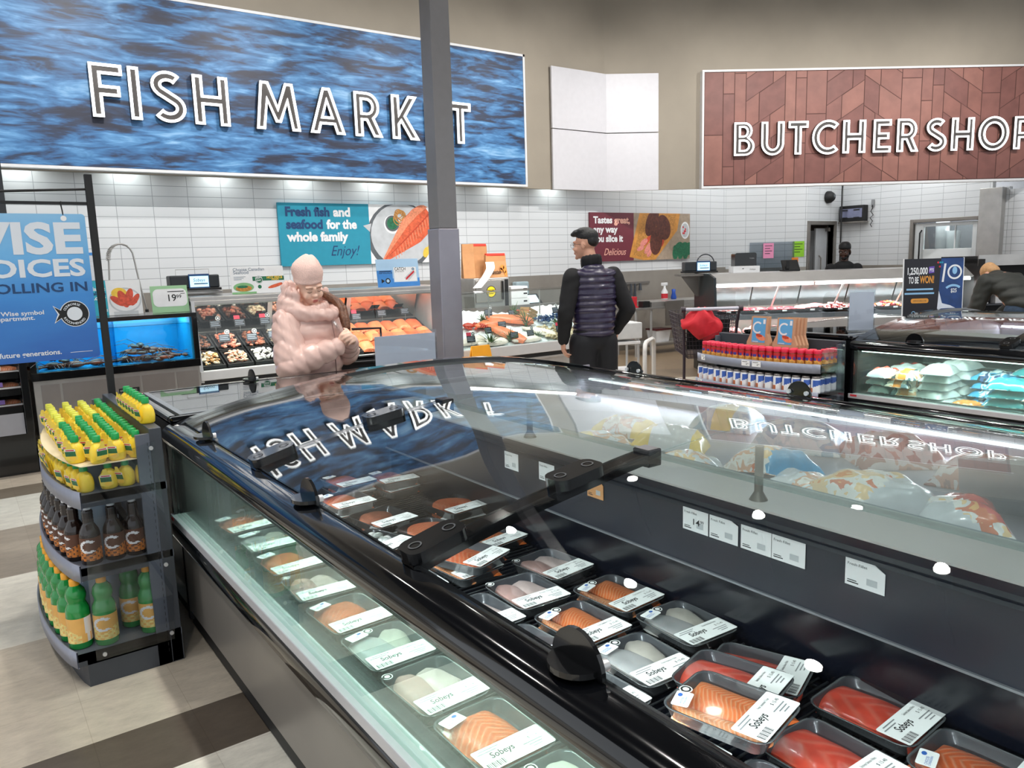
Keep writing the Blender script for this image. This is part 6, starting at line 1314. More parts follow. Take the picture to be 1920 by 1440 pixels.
# ---- bottles with wrapped labels
def wrap(r, z0, z1, paint, nu=40, nv=26, a0=0, a1=2*PI):
    b = MB(); b.grid(lambda u, v: (r*math.cos(a0+u*(a1-a0)), r*math.sin(a0+u*(a1-a0)), z0+v*(z1-z0)), nu, nv)
    b.m = [paint((i % nu+.5)/nu, (i//nu+.5)/nv) for i in range(len(b.m))]
    return b
def c_paint(base, pic, white, txt):
    def f(u, v):
        du, dv = (u-.62)*3.2, (v-.62)*1.6; d = math.hypot(du, dv); ang = math.degrees(math.atan2(dv, du))
        if .30 < d < .46 and not -48 < ang < 48: return white
        if abs(du-.15) < .3 and (abs(dv-.05) < .025 or abs(dv+.07) < .025): return txt
        if v < .40+.12*math.sin(u*17) and u > .42: return pic if math.sin(u*60)*math.sin(v*30) > -.3 else base
        if u < .24: return white if u > .05 and (v > .35 or int(u*200) % 3) else base
        return base
    return f
def bottle(name, label, cat, group, prof, body, capprof, capm, wrapargs, mats, nm='bottle_body'):
    t = thing(name, label, cat, (0, 0, 0), 0, group)
    MB().lathe(prof, 18).build(nm, body, t); MB().lathe(capprof, 14).build('cap', capm, t); wrap(*wrapargs).build('wrap_label', mats, t)
    return t
BRNL = pm('marinade_dark', '#1c0f0a', .12, var=.1, coat=.5); BLAB = pm('brown_label', '#5f3a28', .5, var=.08); BPIC = pm('label_food_orange', '#c8772f', .5, var=.3, scale=80)
mar = bottle('marinade_bottle', 'x', 'bottle', 'dark marinade bottles on the middle shelf', [(0, 0), (.034, 0), (.037, .004), (.037, .118), (.034, .132), (.022, .155)]+[(.0185+.0015*(i % 2), .16+.006*i) for i in range(9)]+[(.013, .215), (.012, .225), (0, .225)], BRNL, [(.0145, .213), (.0145, .236), (.013, .238), (0, .238)], WHITE, (.0374, .018, .108, c_paint(0, 1, 2, 3)), [BLAB, BPIC, WHITE, pm('label_brown_text', '#8a5a3c', .6, var=0)])
GRNB = pm('green_bottle_plastic', '#178a3c', .12, var=.08, coat=.5); OLAB = pm('peach_label', '#eeb866', .5, var=.08); OPIC = pm('lemon_picture', '#f3d98c', .5, var=.2, scale=60)
grn = bottle('juice_bottle', 'x', 'bottle', 'green juice bottles on the base shelf', [(0, 0), (.040, 0), (.043, .006), (.043, .148), (.041, .160), (.033, .178), (.031, .184), (.035, .196), (.0375, .212), (.033, .232), (.018, .250), (.0155, .258), (0, .258)], GRNB, [(.0185, .25), (.0185, .272), (.016, .274), (0, .274)], pm('amber_cap', '#f2a92c', .35, var=.05), (.0434, .026, .126, c_paint(0, 1, 2, 3)), [OLAB, OPIC, WHITE, pm('label_orange_text', '#c9772c', .6, var=0)])
def place(proto, pts, loc0, z, fmt):
    for i, (x, y, a, ex) in enumerate(pts):
        lb = fmt % ex
        if i == 0: proto.location = (loc0[0]+x, loc0[1]+y, z); proto.rotation_euler = (0, 0, a); proto['label'] = lb; continue
        dup(proto, (loc0[0]+x, loc0[1]+y, z), a, lb)
L0 = (.612, 3.225)
FACE = -1.95-2*PI*.62
P = [(-.125, .05, FACE, 'alone behind the side screen near the back panel'), (-.200, .05, FACE, 'second from the back panel behind the side screen'), (-.282, .05, FACE, 'at the near corner of the bowed lip')]
P += [(front_x(.33, .405, D1, y)+.045, y, FACE-.9, '%s along the bowed lip from the near corner' % ORD[i+1]) for i, y in enumerate((.135, .22, .31, .40, .50, .60, .70))]
P += [(-.16, .20, FACE, 'standing in the second row under the lemons')]
place(mar, P, L0, .4755, 'dark marinade bottle with white cap, %s')
P = [(-.262, .055, FACE, 'behind the side screen at the near corner'), (-.098, .055, FACE, 'facing out beside the upright'), (-.15, .16, FACE, 'second from the upright just behind its neighbour')]
P += [(front_x(.375, .45, D1, y)+.052, y, FACE-2.0, '%s along the bowed lip from the near corner' % ORD[i]) for i, y in enumerate((.085, .18, .275, .37, .465, .56, .655, .75))]
place(grn, P, L0, .1405, 'green juice bottle with amber cap, %s')

# ---- jar display across the aisle
D2 = 1.12
disp2 = display(5.255, 3.13, D2, [(.14, .36, .46), (.575, .33, .43), (.775, .31, .41)], 'grey bow fronted shelf of red lidded jars at the second island', .93)
for i, (y, z, w) in enumerate(((1.02, .738, .05), (.56, .738, .075), (.465, .738, .075), (1.04, .538, .055))):
    x = front_x(.31 if z > .6 else .33, .41 if z > .6 else .43, D2, y)-.0085
    sl = math.atan2(front_x(.31, .41, D2, y+.02)-front_x(.31, .41, D2, y-.02), .04)
    t = thing('shelf_ticket', ('white price ticket at the far end of the upper jar shelf lip', 'white price ticket on the upper jar shelf lip, first of the pair', 'white price ticket on the upper jar shelf lip, second of the pair', 'white price ticket at the far end of the lower jar shelf lip')[i], 'price ticket', (5.255+x, 3.13+y, z), rot=(PI/2, 0, -PI/2-sl), group='white price tickets on the jar shelf')
    b = MB().box(-w/2, w/2, 0, .042, 0, .0015); b.rect(-w*.4, w*.2, .03, .034, .0018, 1); b.text('4', w*.05, .008, .02, .0018, 1, bold=.01); b.text('49', w*.2, .015, .012, .0018, 1); b.build('ticket_face', [PAPER, INK], t)
GLJ = pm('jar_amber', '#8a3a1c', .15, var=.2, scale=40, coat=.4); JRED = pm('jar_red_lid', '#e02a4a', .35, var=.04)
def jar_paint(u, v):
    if v > .68: return 0
    if v > .42 and math.sin(u*40) > -.2: return 1
    return 2 if v < .42+.1*math.sin(u*22) else 3
jar = thing('seasoning_jar', 'x', 'jar', (0, 0, 0), 0, 'red lidded jars on the upper jar shelf')
MB().lathe([(0, 0), (.024, 0), (.027, .004), (.027, .075), (.024, .084), (.022, .088), (0, .088)], 14).build('jar_body', GLJ, jar); MB().lathe([(.026, .082), (.027, .084), (.027, .108), (.025, .110), (0, .110)], 16).build('lid', JRED, jar)
wrap(.0274, .006, .076, jar_paint, 24, 14).build('wrap_label', [pm('jar_red_label', '#c4242c', .5, var=.05), pm('jar_purple', '#4a3a8c', .5, var=.1), pm('jar_food_print', '#e0a04a', .5, var=.35, scale=90), REDP], jar)
can = thing('white_jar', 'x', 'jar', (0, 0, 0), 0, 'white labelled jars on the lower jar shelf')
MB().lathe([(0, 0), (.030, 0), (.0325, .005), (.0325, .098), (.029, .108), (.026, .112), (0, .112)], 16).build('jar_body', pm('jar_milky', '#dfe2e8', .25, var=.04, coat=.3), can); MB().lathe([(.0285, .108), (.029, .11), (.029, .122), (0, .123)], 16).build('lid', pm('jar_grey_lid', '#6f6a68', .35, .3, var=.05), can)
def can_paint(u, v):
    du, dv = (u-.30)*3.4, (v-.60)*1.7; d = math.hypot(du, dv)
    if v < .42 and math.hypot((u-.5)*4, (v-.22)*2.2) < .5: return 2
    if v < .40 and u > .62: return 3
    if v > .40+.2*math.sin(u*7): return 1 if u < .75 else 0
    return 0
wrap(.0329, .008, .098, can_paint, 26, 16).build('wrap_label', [pm('can_white', '#eceef3', .4, var=.02), pm('can_blue', '#3f63b8', .4, var=.1), pm('can_shell', '#f3ece6', .4, var=.05), pm('can_prawn', '#c9724a', .5, var=.3, scale=80)], can)
def jars(proto, c, m, mg, pitch, z, fmt, second):
    n = 0; y = .035; prev = None; pts = []
    while y < D2-.03:
        x = front_x(c, m, D2, y)+mg
        if prev is None or math.hypot(x-prev[0], y-prev[1]) >= pitch: pts.append((x, y)); prev = (x, y)
        y += .002
    for i, (x, y) in enumerate(pts):
        lb = fmt % ('%s from the side screen along the bowed lip' % ORD[i]); a = random.uniform(-.5, .3)+PI
        if i == 0: proto.location = (5.255+x, 3.13+y, z); proto.rotation_euler = (0, 0, a); proto['label'] = lb
        else: dup(proto, (5.255+x, 3.13+y, z), a, lb)
    for i, (x, y) in enumerate(second): dup(proto, (5.255+x, 3.13+y, z), random.uniform(2.6, 3.4), fmt % ('%s from the back panel behind the side screen' % ORD[i]))
jars(jar, .31, .41, .034, .0585, .7755, 'red lidded seasoning jar, %s', [(-.09, .036), (-.15, .036), (-.21, .036)])
for i in range(15):
    y = .10+.066*i; dup(jar, (5.255+front_x(.31, .41, D2, y)+.094, 3.13+y, .7755), random.uniform(2.6, 3.4), 'red lidded seasoning jar in the second row, %s from the side screen' % ORD[i])
jars(can, .33, .43, .04, .069, .5755, 'white and blue jar with grey lid, %s', [(-.10, .04), (-.175, .04), (-.25, .04)])
# ---- paper wrapped grilling planks standing behind the jars
PLK = pm('cedar_pack_board', '#c79a78', .7, var=.08, scale=8); SKY = pm('pack_sky_blue', '#5fa9da', .5, var=.04)
def plank_pack(x, y, lb, front=True):
    t = thing('plank_pack', lb, 'plank pack', (x, y, .776), rot=(0, .10, 0), group='paper wrapped grilling planks')
    poly = [(-.105, 0), (.105, 0), (.105, .12), (.075, .19), (.075, .32), (-.075, .32), (-.075, .19), (-.105, .12)]
    M = Matrix.Rotation(-PI/2, 4, 'Z') @ Matrix.Rotation(PI/2, 4, 'X')
    MB().prism(poly, -.022, 0, 0, M).build('board', PLK, t, bevel=.002)
    if front:
        b = MB(); b.rect(-.06, .06, .12, .31, .001, 0, M); b.ring(-.012, .235, .034, .047, .0015, 1, .85, 2*PI-.85, M); b.disc(.02, .16, .045, .022, .0016, 2, M, rot=-.3); b.disc(.005, .175, .03, .012, .002, 3, M, rot=-.2); b.rect(.035, .055, .265, .30, .0016, 1, M); b.rect(-.05, .0, .125, .13, .0016, 1, M); b.build('pack_print', [SKY, WHITE, SALM2, SALM3], t)
    return t
for i in range(4):
    plank_pack(5.03+.026*i, 3.50-.012*i, ('front' if i == 0 else ORD[i])+' plank pack of the stack beside the second island corner', i == 0)
for i in range(3):
    plank_pack(5.03+.026*i, 3.735+.012*i, ('front' if i == 0 else ORD[i])+' plank pack of the stack on the far side of its twin', i == 0)
for i, (y, lb) in enumerate(((.06, 'red snack pack on the base of the jar display, first behind the side screen'), (.21, 'red snack pack on the base of the jar display, second behind the side screen'), (.37, 'red snack pack on the base of the jar display, third along the lip'), (.53, 'red snack pack on the base of the jar display, fourth along the lip'))):
    tag(bag_mb(.13, .26, .05, 300+i, 1, lambda u, v, s_: 1 if .3 < v < .6 else 0).build('snack_pack', [FR, FW], None, (5.05, 3.16+y, .141), (0, 0, 1.57)), lb, 'snack pack', 'red snack packs under the jars')
# ---- cards and boards standing on the end freezers
def acrylic_card(loc, rz, w, h, lb):
    t = thing('acrylic_sign_holder', lb, 'sign holder', loc, rz, 'blank white cards in acrylic holders')
    MB().box(-w/2-.01, w/2+.01, -.003, 0, 0, h+.02).box(-w/2-.01, w/2+.01, .006, .008, 0, h+.02).box(-w/2-.01, w/2+.01, -.04, .05, 0, .003).build('acrylic_stand', ACRYL, t)
    MB().box(-w/2, w/2, .001, .005, .006, h).build('blank_card', pm('blank_card', '#d6dae4', .6, var=.02), t)
    return t
acrylic_card((2.25, 4.25, .958), -.10, .40, .19, 'wide blank white card in an acrylic holder beside the woman')
acrylic_card((5.74, 3.30, .958), -.62, .19, .30, 'tall blank white card in an acrylic holder across the aisle')
pb = thing('promo_board', 'dark contest board reading 1,250,000 to be won leaning on the far freezer', 'board', (6.98, 3.62, .957), rot=(PI/2-.03, 0, -.62))
w, h = .535, .53
MB().box(0, w, 0, h, -.012, 0).build('board', [pm('print_night', '#1b1a24', .5, var=.05)], pb)
b = MB(); z = .0008
NIGHT = pm('print_night_blue', '#1c3f78', .5, var=.25, scale=9)
b.flat([(w*.58, h*.02), (w, h*.02), (w, h), (w*.62, h), (w*.60, h*.5)], z, 0); b.flat([(w*.57, .0), (w*.97, .0), (w*.95, h*.12), (w*.8, h*.2), (w*.66, h*.24), (w*.6, h*.45)], z+.0003, 6)
b.text('1,250,000', w*.06, h*.74, .085, z+.0004, 1, bold=.03, width=w*.34); b.prism([(w*.42, h*.75), (w*.51, h*.76), (w*.51, h*.87), (w*.42, h*.86)], z, z+.0004, 3); b.text('PTS', w*.43, h*.78, .04, z+.0008, 1, bold=.03, width=w*.07)
b.text('TO BE', w*.08, h*.59, .08, z+.0004, 1, bold=.03, width=w*.17); b.text('WON!', w*.27, h*.59, .09, z+.0004, 2, bold=.03, width=w*.24)
for i, (x0, x1) in enumerate(((.05, .5), (.02, .52))): b.rect(w*x0, w*x1, h*(.47-.07*i), h*(.50-.07*i), z+.0004, 5)
b.flat(round_rect(w*.13, w*.43, h*.25, h*.33, .018), z+.0004, 2); b.rect(w*.17, w*.39, h*.275, h*.305, z+.0008, 7)
for i in range(3): b.disc(w*(.57+.035*i), h*.93, .009, None, z+.0006, (4, 8, 8)[i])
b.disc(w*.60, h*.86, .009, None, z+.0006, 4)
b.flat([(w*.64, h*.60), (w*.675, h*.60), (w*.71, h*.91), (w*.675, h*.91)], z+.0006, 1); b.ring(w*.855, h*.765, .050, .066, z+.0006, 1); b.disc(w*.855, h*.79, .022, .034, z+.0006, 5)
b.ring(w*.84, h*.36, .085, .105, z+.0006, 5, .9, 2.3); b.text('$25', w*.80, h*.42, .05, z+.0006, 1, bold=.02, width=w*.1)
for i, m in enumerate((2, 5, 4, 2)): b.disc(w*(.70+.07*i), h*.10, .016, .02, z+.0009, m)
b.ring(w*.18, h*.08, .014, .019, z+.0006, 5); b.text('Sobeys', w*.26, h*.06, .03, z+.0006, 1, shear=.2, width=w*.11); b.text('Scene', w*.42, h*.06, .03, z+.0006, 1, width=w*.1)
b.build('board_print', [NIGHT, WHITE, ORYEL, PURP, REDP, LBLUE, pm('print_milk', '#dfe6f2', .5, var=.05), AMBER, TEAL], pb)
for x_ in (-.006, w): MB().box(x_, x_+.006, -.002, h+.004, -.013, .001).build('edge_trim', WHITE, pb)
# ---- shopping basket trolley by the woman
tb = thing('basket_trolley', 'black rolling shopping basket with its handle up beside the woman', 'basket', (2.27, 4.95, 0), -.15)
b = MB(); b.add([(x*k, y*k2, z) for z, k, k2 in ((.12, .17, .12), (.93, .21, .15)) for x, y in ((-1, -1), (1, -1), (1, 1), (-1, 1))], [(3, 2, 1, 0)]+[(i, (i+1) % 4, 4+(i+1) % 4, 4+i) for i in range(4)]); b.tube([(-.21, -.15, .93), (.21, -.15, .93), (.21, .15, .93), (-.21, .15, .93)], .012, 8, 0, True); b.build('basket', MBLACK, tb)
MB().tube([(.19, .13, .9), (.19, .13, 1.13), (-.02, .13, 1.135)], .010, 8).build('handle', MBLACK, tb)
for x in (-.13, .13):
    for y in (-.09, .09): MB().cyl((x-.012, y, .05), (x+.012, y, .05), .05, None, 16).box(x-.006, x+.006, y-.01, y+.01, .05, .13).build('wheel', MBLACK, tb)
# ---- shopping cart with red bag
ct = thing('shopping_cart', 'wire shopping cart with a pale handle parked behind the jar display', 'shopping cart', (5.68, 4.72, 0), math.radians(-36))
PLUM = pm('cart_plum', '#3a2f38', .4, var=.05); CHR = pm('chrome_wire', '#b0aeb4', .25, .8, var=.03)
b = MB()
def bk(s, z): return None
for i in range(11):
    t_ = i/10; z = .62+.40*t_; x = .20+.05*t_; ya = .08-.0*t_; yb = .80+.08*t_
    b.tube([(-x, ya, z), (x, ya, z), (x-.03, yb, z), (-x+.03, yb, z)], .003, 5, 0, True)
for i in range(15):
    u = -1+2*i/14; b.tube([(u*.20, .08, .62), (u*.25, .08, 1.02)], .0025, 5); b.tube([(u*.17, .80, .62), (u*.22, .88, 1.02)], .0025, 5)
for i in range(16):
    u = i/15
    for s in (-1, 1): b.tube([(s*(.20-.03*u), .08+.72*u, .62), (s*(.25-.03*u), .08+.80*u, 1.02)], .0025, 5)
    b.tube([(-.20+.03*u, .08+.72*u, .62), (.20-.03*u, .08+.72*u, .62)], .0025, 5)
b.build('wire_basket', PLUM, ct)
MB().cyl((-.27, 0, 1.085), (.27, 0, 1.085), .017, None, 14).build('handle', pm('cart_handle_grey', '#c3c2cf', .35, var=.03), ct)
for s in (-1, 1):
    MB().cyl((s*.245, 0, 1.085), (s*.285, 0, 1.085), .028, None, 14).tube([(s*.255, .0, 1.08), (s*.25, .05, .95), (s*.23, .10, .60), (s*.24, .06, .30), (s*.24, .10, .12)], .014, 8).tube([(s*.24, .06, .28), (s*.22, .80, .22), (s*.22, .82, .12)], .013, 8).build('side_frame', PLUM, ct)
for s in (-1, 1):
    for y in (.10, .82): MB().cyl((s*.23-.015, y, .06), (s*.23+.015, y, .06), .06, None, 18).box(s*.23-.02, s*.23+.02, y-.012, y+.012, .06, .14).build('wheel', MBLACK, ct)
b = MB(); b.box(-.2, .2, .12, .135, .70, .98).box(-.19, .19, .12, .32, .80, .81); b.build('child_seat', MBLACK, ct)
for i, z_ in enumerate((.50, .40)):
    pass
RBAG = MB(); RBAG.ell((0, 0, .15), (.15, .05, .14), 24, 16)
for i, p in enumerate(RBAG.v):
    x, y, z = p; a = math.atan2(y, x); k = 1+.12*math.sin(5*a+z*24)+.07*math.sin(11*a-z*31); RBAG.v[i] = (x*k*(1.15-.12*math.sin(z*30)) if z < .2 else x*k*.95, y*k*(1+.25*math.sin(x*40+z*25)), z+.02*math.sin(7*a)-.25*x*(z < .12))
_p = Vector((5.68, 4.72, 0))+Matrix.Rotation(math.radians(-36), 3, 'Z') @ Vector((-.09, .015, .80))
tag(RBAG.build('red_shopping_bag', pm('red_cloth', '#e02b38', .6, var=.12, scale=8), None, tuple(_p), (0, 0, math.radians(-36))), 'crumpled red cloth bag hanging from the handle of the shopping cart', 'bag')

# ================================================================== BUTCHER COUNTER
CHAR = pm('charcoal_end_panel', '#1e272b', .3, var=.05)
bc2 = thing('butcher_service_case', 'long steel and glass butcher counter with a black end panel', 'display case', bw(0, 0), BA); UL = 3.42
MB().prism([(0.02, 0), (.98, 0), (.98, 1.33), (.34, 1.33), (.10, 1.28), (.0, .45), (.02, .40)], -.03, 0.0, 0, Matrix(((0, 0, 1, 0), (1, 0, 0, 0), (0, 1, 0, 0), (0, 0, 0, 1)))).build('end_panel', CHAR, bc2)
MB().box(0, UL, .02, .97, 0, .36).build('case_body', MBLACK, bc2); MB().box(0, UL, -.02, .06, .36, .44).build('front_ledge', WHITELEDGE, bc2, bevel=.006)
MB().box(0, UL, .85, .97, .36, 1.30).build('rear_wall', STEELD, bc2)
for i in range(5):
    x0 = .04+i*.675
    MB().add([(x0, .845, .86), (x0+.655, .845, .86), (x0+.655, .70, 1.16), (x0, .70, 1.16)], [(0, 1, 2, 3)]).build('mirror_door', pm('case_back_mirror', '#b9bab8', .22, .85, var=.08, scale=3), bc2)
MB().add([(0, .06, .47), (UL, .06, .47), (UL, .60, .54), (0, .60, .54), (0, .06, .44), (UL, .06, .44), (UL, .60, .44), (0, .60, .44)], [(0, 1, 2, 3), (4, 7, 6, 5), (0, 4, 5, 1), (2, 6, 7, 3)]).build('lower_deck', STEELD, bc2)
MB().add([(0, .22, .765), (UL, .22, .765), (UL, .72, .84), (0, .72, .84), (0, .22, .745), (UL, .22, .745), (UL, .72, .81), (0, .72, .81)], [(0, 1, 2, 3), (4, 7, 6, 5), (0, 4, 5, 1), (2, 6, 7, 3)]).box(0, UL, .205, .22, .72, .785).build('upper_shelf', pm('shelf_dark_steel', '#6b7078', .35, .5, var=.08), bc2)
MB().box(0, UL, .60, .85, .44, .72).build('lower_back', STEELD, bc2)
MB().add([(0, .10, 1.205), (UL, .10, 1.205), (UL, .30, 1.325), (0, .30, 1.325), (0, .98, 1.325), (UL, .98, 1.325), (UL, .98, 1.30), (0, .98, 1.30), (0, .32, 1.29), (UL, .32, 1.29), (UL, .13, 1.19), (0, .13, 1.19)], [(0, 1, 2, 3), (3, 2, 5, 4), (4, 5, 6, 7), (7, 6, 9, 8), (8, 9, 10, 11), (11, 10, 1, 0)]).build('canopy', pm('pale_canopy_steel', '#d8d7d5', .3, .45, var=.06, scale=4), bc2)
MB().box(.02, UL*.38, .135, .16, 1.155, 1.185).box(UL*.39, UL-.02, .135, .16, 1.155, 1.185).build('light_tube', LED, bc2)
_l = lamp('AREA', bw(UL/2, .25, 1.15), 80, UL-.1, (1, .97, .95), (0, 0, BA), size_y=.05)
_l = lamp('AREA', bw(UL/2, .28, .72), 35, UL-.1, (1, .95, .92), (0, 0, BA), size_y=.04)
b = MB()
for i in range(4): b.slab(lambda u, v, i=i: (i*UL/4+.004+u*(UL/4-.008), .0+.095*v+.01*math.sin(v*PI), .44+.765*v), 1, 8, .006)
b.build('front_glass', CLEAR, bc2)
for i in range(1, 4): MB().tube([(i*UL/4, .14, 1.19), (i*UL/4, .45, .84)], .012, 8).build('shelf_strut', STEEL, bc2)
MEATR = pm('raw_meat_red', '#b4303a', .3, var=.3, scale=30); MEATP = pm('raw_meat_pink', '#e08a8a', .3, var=.2, scale=25); FAT = pm('meat_fat', '#f0d4c8', .35, var=.1); MORG = pm('marinated_orange', '#d8692c', .35, var=.3, scale=40); MDK = pm('beef_dark', '#7c2428', .3, var=.3, scale=30); CHICK = pm('raw_chicken', '#f0cdb4', .35, var=.12)
def mtray(u, v, z, w, d, lb):
    t = thing('meat_tray', lb, 'tray', bw(u, v, z), BA, 'black meat trays in the butcher counter')
    b = MB(); q = .012; vs = [(x*w/2, y*d/2, zz) for zz, s in ((0, 1), (.022, 1)) for x, y in ((-1, -1), (1, -1), (1, 1), (-1, 1))]+[(x*(w/2-q), y*(d/2-q), zz) for zz in (.022, .006) for x, y in ((-1, -1), (1, -1), (1, 1), (-1, 1))]
    b.add(vs, [(3, 2, 1, 0)]+[(i, (i+1) % 4, 4+(i+1) % 4, 4+i) for i in range(4)]+[(4+i, 4+(i+1) % 4, 8+(i+1) % 4, 8+i) for i in range(4)]+[(8+i, 8+(i+1) % 4, 12+(i+1) % 4, 12+i) for i in range(4)]+[(12, 13, 14, 15)])
    b.build('tray', BLKPAN, t); MB().box(-.03, .03, -d/2-.003, -d/2, .0, .022).build('tray_ticket', WHITE, t)
    return t
def slab_meat(name, lb, u, v, z, s, mats, seed, rz=0.0, cat='meat', group=None):
    b = MB(); rr = random.Random(seed); b.ell((0, 0, 0), (s[0], s[1], s[2]), 14, 9)
    b.v = [(x*(1+.15*math.sin(3*y/s[1]+seed)), y*(1+.12*math.sin(2.5*x/s[0]+seed)), max(z_, -s[2]*.5)+s[2]*.5) for x, y, z_ in b.v]
    b.m = [(1 if (len(mats) > 1 and (b.v[f[0]][1] > s[1]*.55 or (i*7+seed) % 11 == 0)) else 0) for i, f in enumerate(b.f)]
    return tag(b.build(name, mats, None, bw(u, v, z), (0, 0, BA+rz)), lb, cat, group)
# upper shelf, from the black end panel on
UZ = lambda v: .765+.15*(v-.22)+.002
k = 0
for i in range(9):
    u = .22+.375*i; mtray(u, .42, UZ(.42)+.016, .35, .34, 'black meat tray on the upper shelf, %s from the black end panel' % ORD[i])
    z = UZ(.42)+.03
    if i in (0, 1, 2):
        for j in range(4): slab_meat('steak', 'red steak, %s in the %s upper tray from the black end' % (ORD[j], ORD[i]), u-.11+.075*j, .40+.02*(j % 2), z, (.060, .13, .026), [MEATR if i else MEATP, FAT], i*5+j, .1*j, 'steak', 'steaks on the upper shelf')
    elif i in (3, 8):
        for j in range(4): slab_meat('chop', 'pink chop, %s in the %s upper tray from the black end' % (ORD[j], ORD[i]), u-.11+.075*j, .40+.02*(j % 2), z+.008*j, (.062, .13, .032), [MEATP if i == 3 else CHICK, FAT], i*7+j, .15*j, 'chop', 'pink chops on the upper shelf')
    else:
        mats = [MDK, MEATP, FAT] if i < 6 else ([MEATR, MORG, FAT] if i == 6 else [MORG, TANF, FAT])
        rr = random.Random(i); b = MB()
        for q in range(70):
            x, y = rr.uniform(-.14, .14), rr.uniform(-.14, .14); hh = .07*(1-(x/.17)**2)*(1-(y/.17)**2)
            b.ell((x, y, .01+hh*rr.random()), (.026, .02, .014), 7, 5, rr.randrange(3), None, (rr.uniform(-.6, .6), rr.uniform(-.6, .6), rr.uniform(0, 3)))
        o = b.build('cubed_meat_heap', mats, None, bw(u, .42, z-.008), (0, 0, BA)); o['kind'] = 'stuff'; tag(o, 'heap of %s, %s tray from the black end panel' % (('dark cubed beef', 'dark cubed beef', 'dark cubed beef', 'dark cubed beef', 'dark cubed beef', 'cubed beef with onion', 'red marinated kebab meat', 'orange marinated kebab meat')[i], ORD[i]), 'meat')
for i in range(9):
    u = .22+.375*i; mtray(u, .33, .512, .35, .40, 'black meat tray on the lower deck, %s from the black end panel' % ORD[i]); z = .528
    col = [MEATP, MEATP, MEATR, MEATR, MEATP, MDK, MORG, MORG, MEATR][i]
    for j in range(3): slab_meat('meat_cut', '%s cut, %s in the %s lower deck tray from the black end' % ('orange marinated' if col is MORG else ('dark red' if col is MDK else 'red and white'), ORD[j], ORD[i]), u-.10+.10*j, .32+.015*(j % 2), z+.012*(j % 2), (.06, .15, .04+.012*((i+j) % 3)), [col, FAT], i*11+j, .2*(j-1), 'meat', 'large cuts on the lower deck')
# things on its top
def on_case(u, v, z=1.326): return bw(u, v, z)
scale(on_case(-.26, .64, 1.334), BA, 'dark weighing scale with a lit screen over the black end panel', .44)
MB()
_s = thing('scale_shelf', 'steel bracket shelf holding the weighing scale at the butcher end panel', 'shelf', bw(-.34, .55, 0), BA)
MB().box(0, .31, 0, .32, 1.30, 1.328).build('shelf_board', STEELD, _s); MB().prism([(.30, 1.30), (.30, 1.02), (.27, 1.02), (.06, 1.30)], -.012, 0, 0, Matrix.Translation((0, .2, 0)) @ Matrix.Rotation(PI/2, 4, 'X')).build('bracket', STEELD, _s)
tp2 = thing('arched_tap', 'tall arched black rinse hose behind the butcher scale', 'tap', bw(.10, .90, 1.326), BA)
MB().cyl((-.12, 0, 0), (-.12, 0, .03), .025, None, 12).tube([(-.12, 0, .02), (-.12, 0, .10)]+[(.0+.12*math.cos(math.radians(180-a)), 0, .14+.12*math.sin(math.radians(a))) for a in range(15, 166, 15)]+[(.13, 0, .10), (.14, 0, .01)], .008, 8).build('hose', DGREY, tp2)
wb = thing('white_box', 'white carton standing on the butcher case in front of a black dispenser', 'carton', on_case(.36, .50), BA)
MB().box(0, .36, 0, .2, 0, .088).build('carton_body', WHITE, wb, bevel=.004); b = MB(); M = Matrix.Translation((0, -.001, 0)) @ Matrix.Rotation(PI/2, 4, 'X'); b.text('Sobeys', .22, .035, .03, 0, 0, M, shear=.2, width=.08); b.rect(.12, .14, .05, .06, 0, 0, M); b.build('carton_print', INK, wb)
db = thing('towel_dispenser', 'black towel dispenser with rounded top behind the white carton', 'dispenser', on_case(.46, .74), BA)
MB().prism(round_rect(0, .30, 0, .265, .03), -.16, 0, 0, Matrix.Rotation(PI/2, 4, 'X')).build('dispenser_body', BLACK, db); b = MB(); b.text('TORK', .20, .18, .022, 0, 0, Matrix.Translation((0, -.001, 0)) @ Matrix.Rotation(PI/2, 4, 'X'), width=.07); b.build('dispenser_mark', pm('dispenser_grey', '#9a9ca0', .5, var=0), db)
ph = thing('desk_phone', 'black desk phone with an orange note on the butcher case', 'phone', on_case(1.10, .62), BA)
MB().box(0, .22, 0, .16, 0, .02).add([(0, 0, .02), (.22, 0, .02), (.22, .10, .15), (0, .10, .15), (0, .05, .02), (.22, .05, .02), (.22, .13, .14), (0, .13, .14)], [(0, 1, 2, 3), (5, 4, 7, 6), (1, 5, 6, 2), (0, 3, 7, 4), (3, 2, 6, 7)]).build('phone_body', MBLACK, ph); MB().box(.02, .07, -.02, .0, .03, .15).build('handset', MBLACK, ph, bevel=.01); MB().box(.16, .25, .14, .145, .02, .18).build('orange_note', pm('orange_note', '#ef8a35', .7, var=.03), ph)
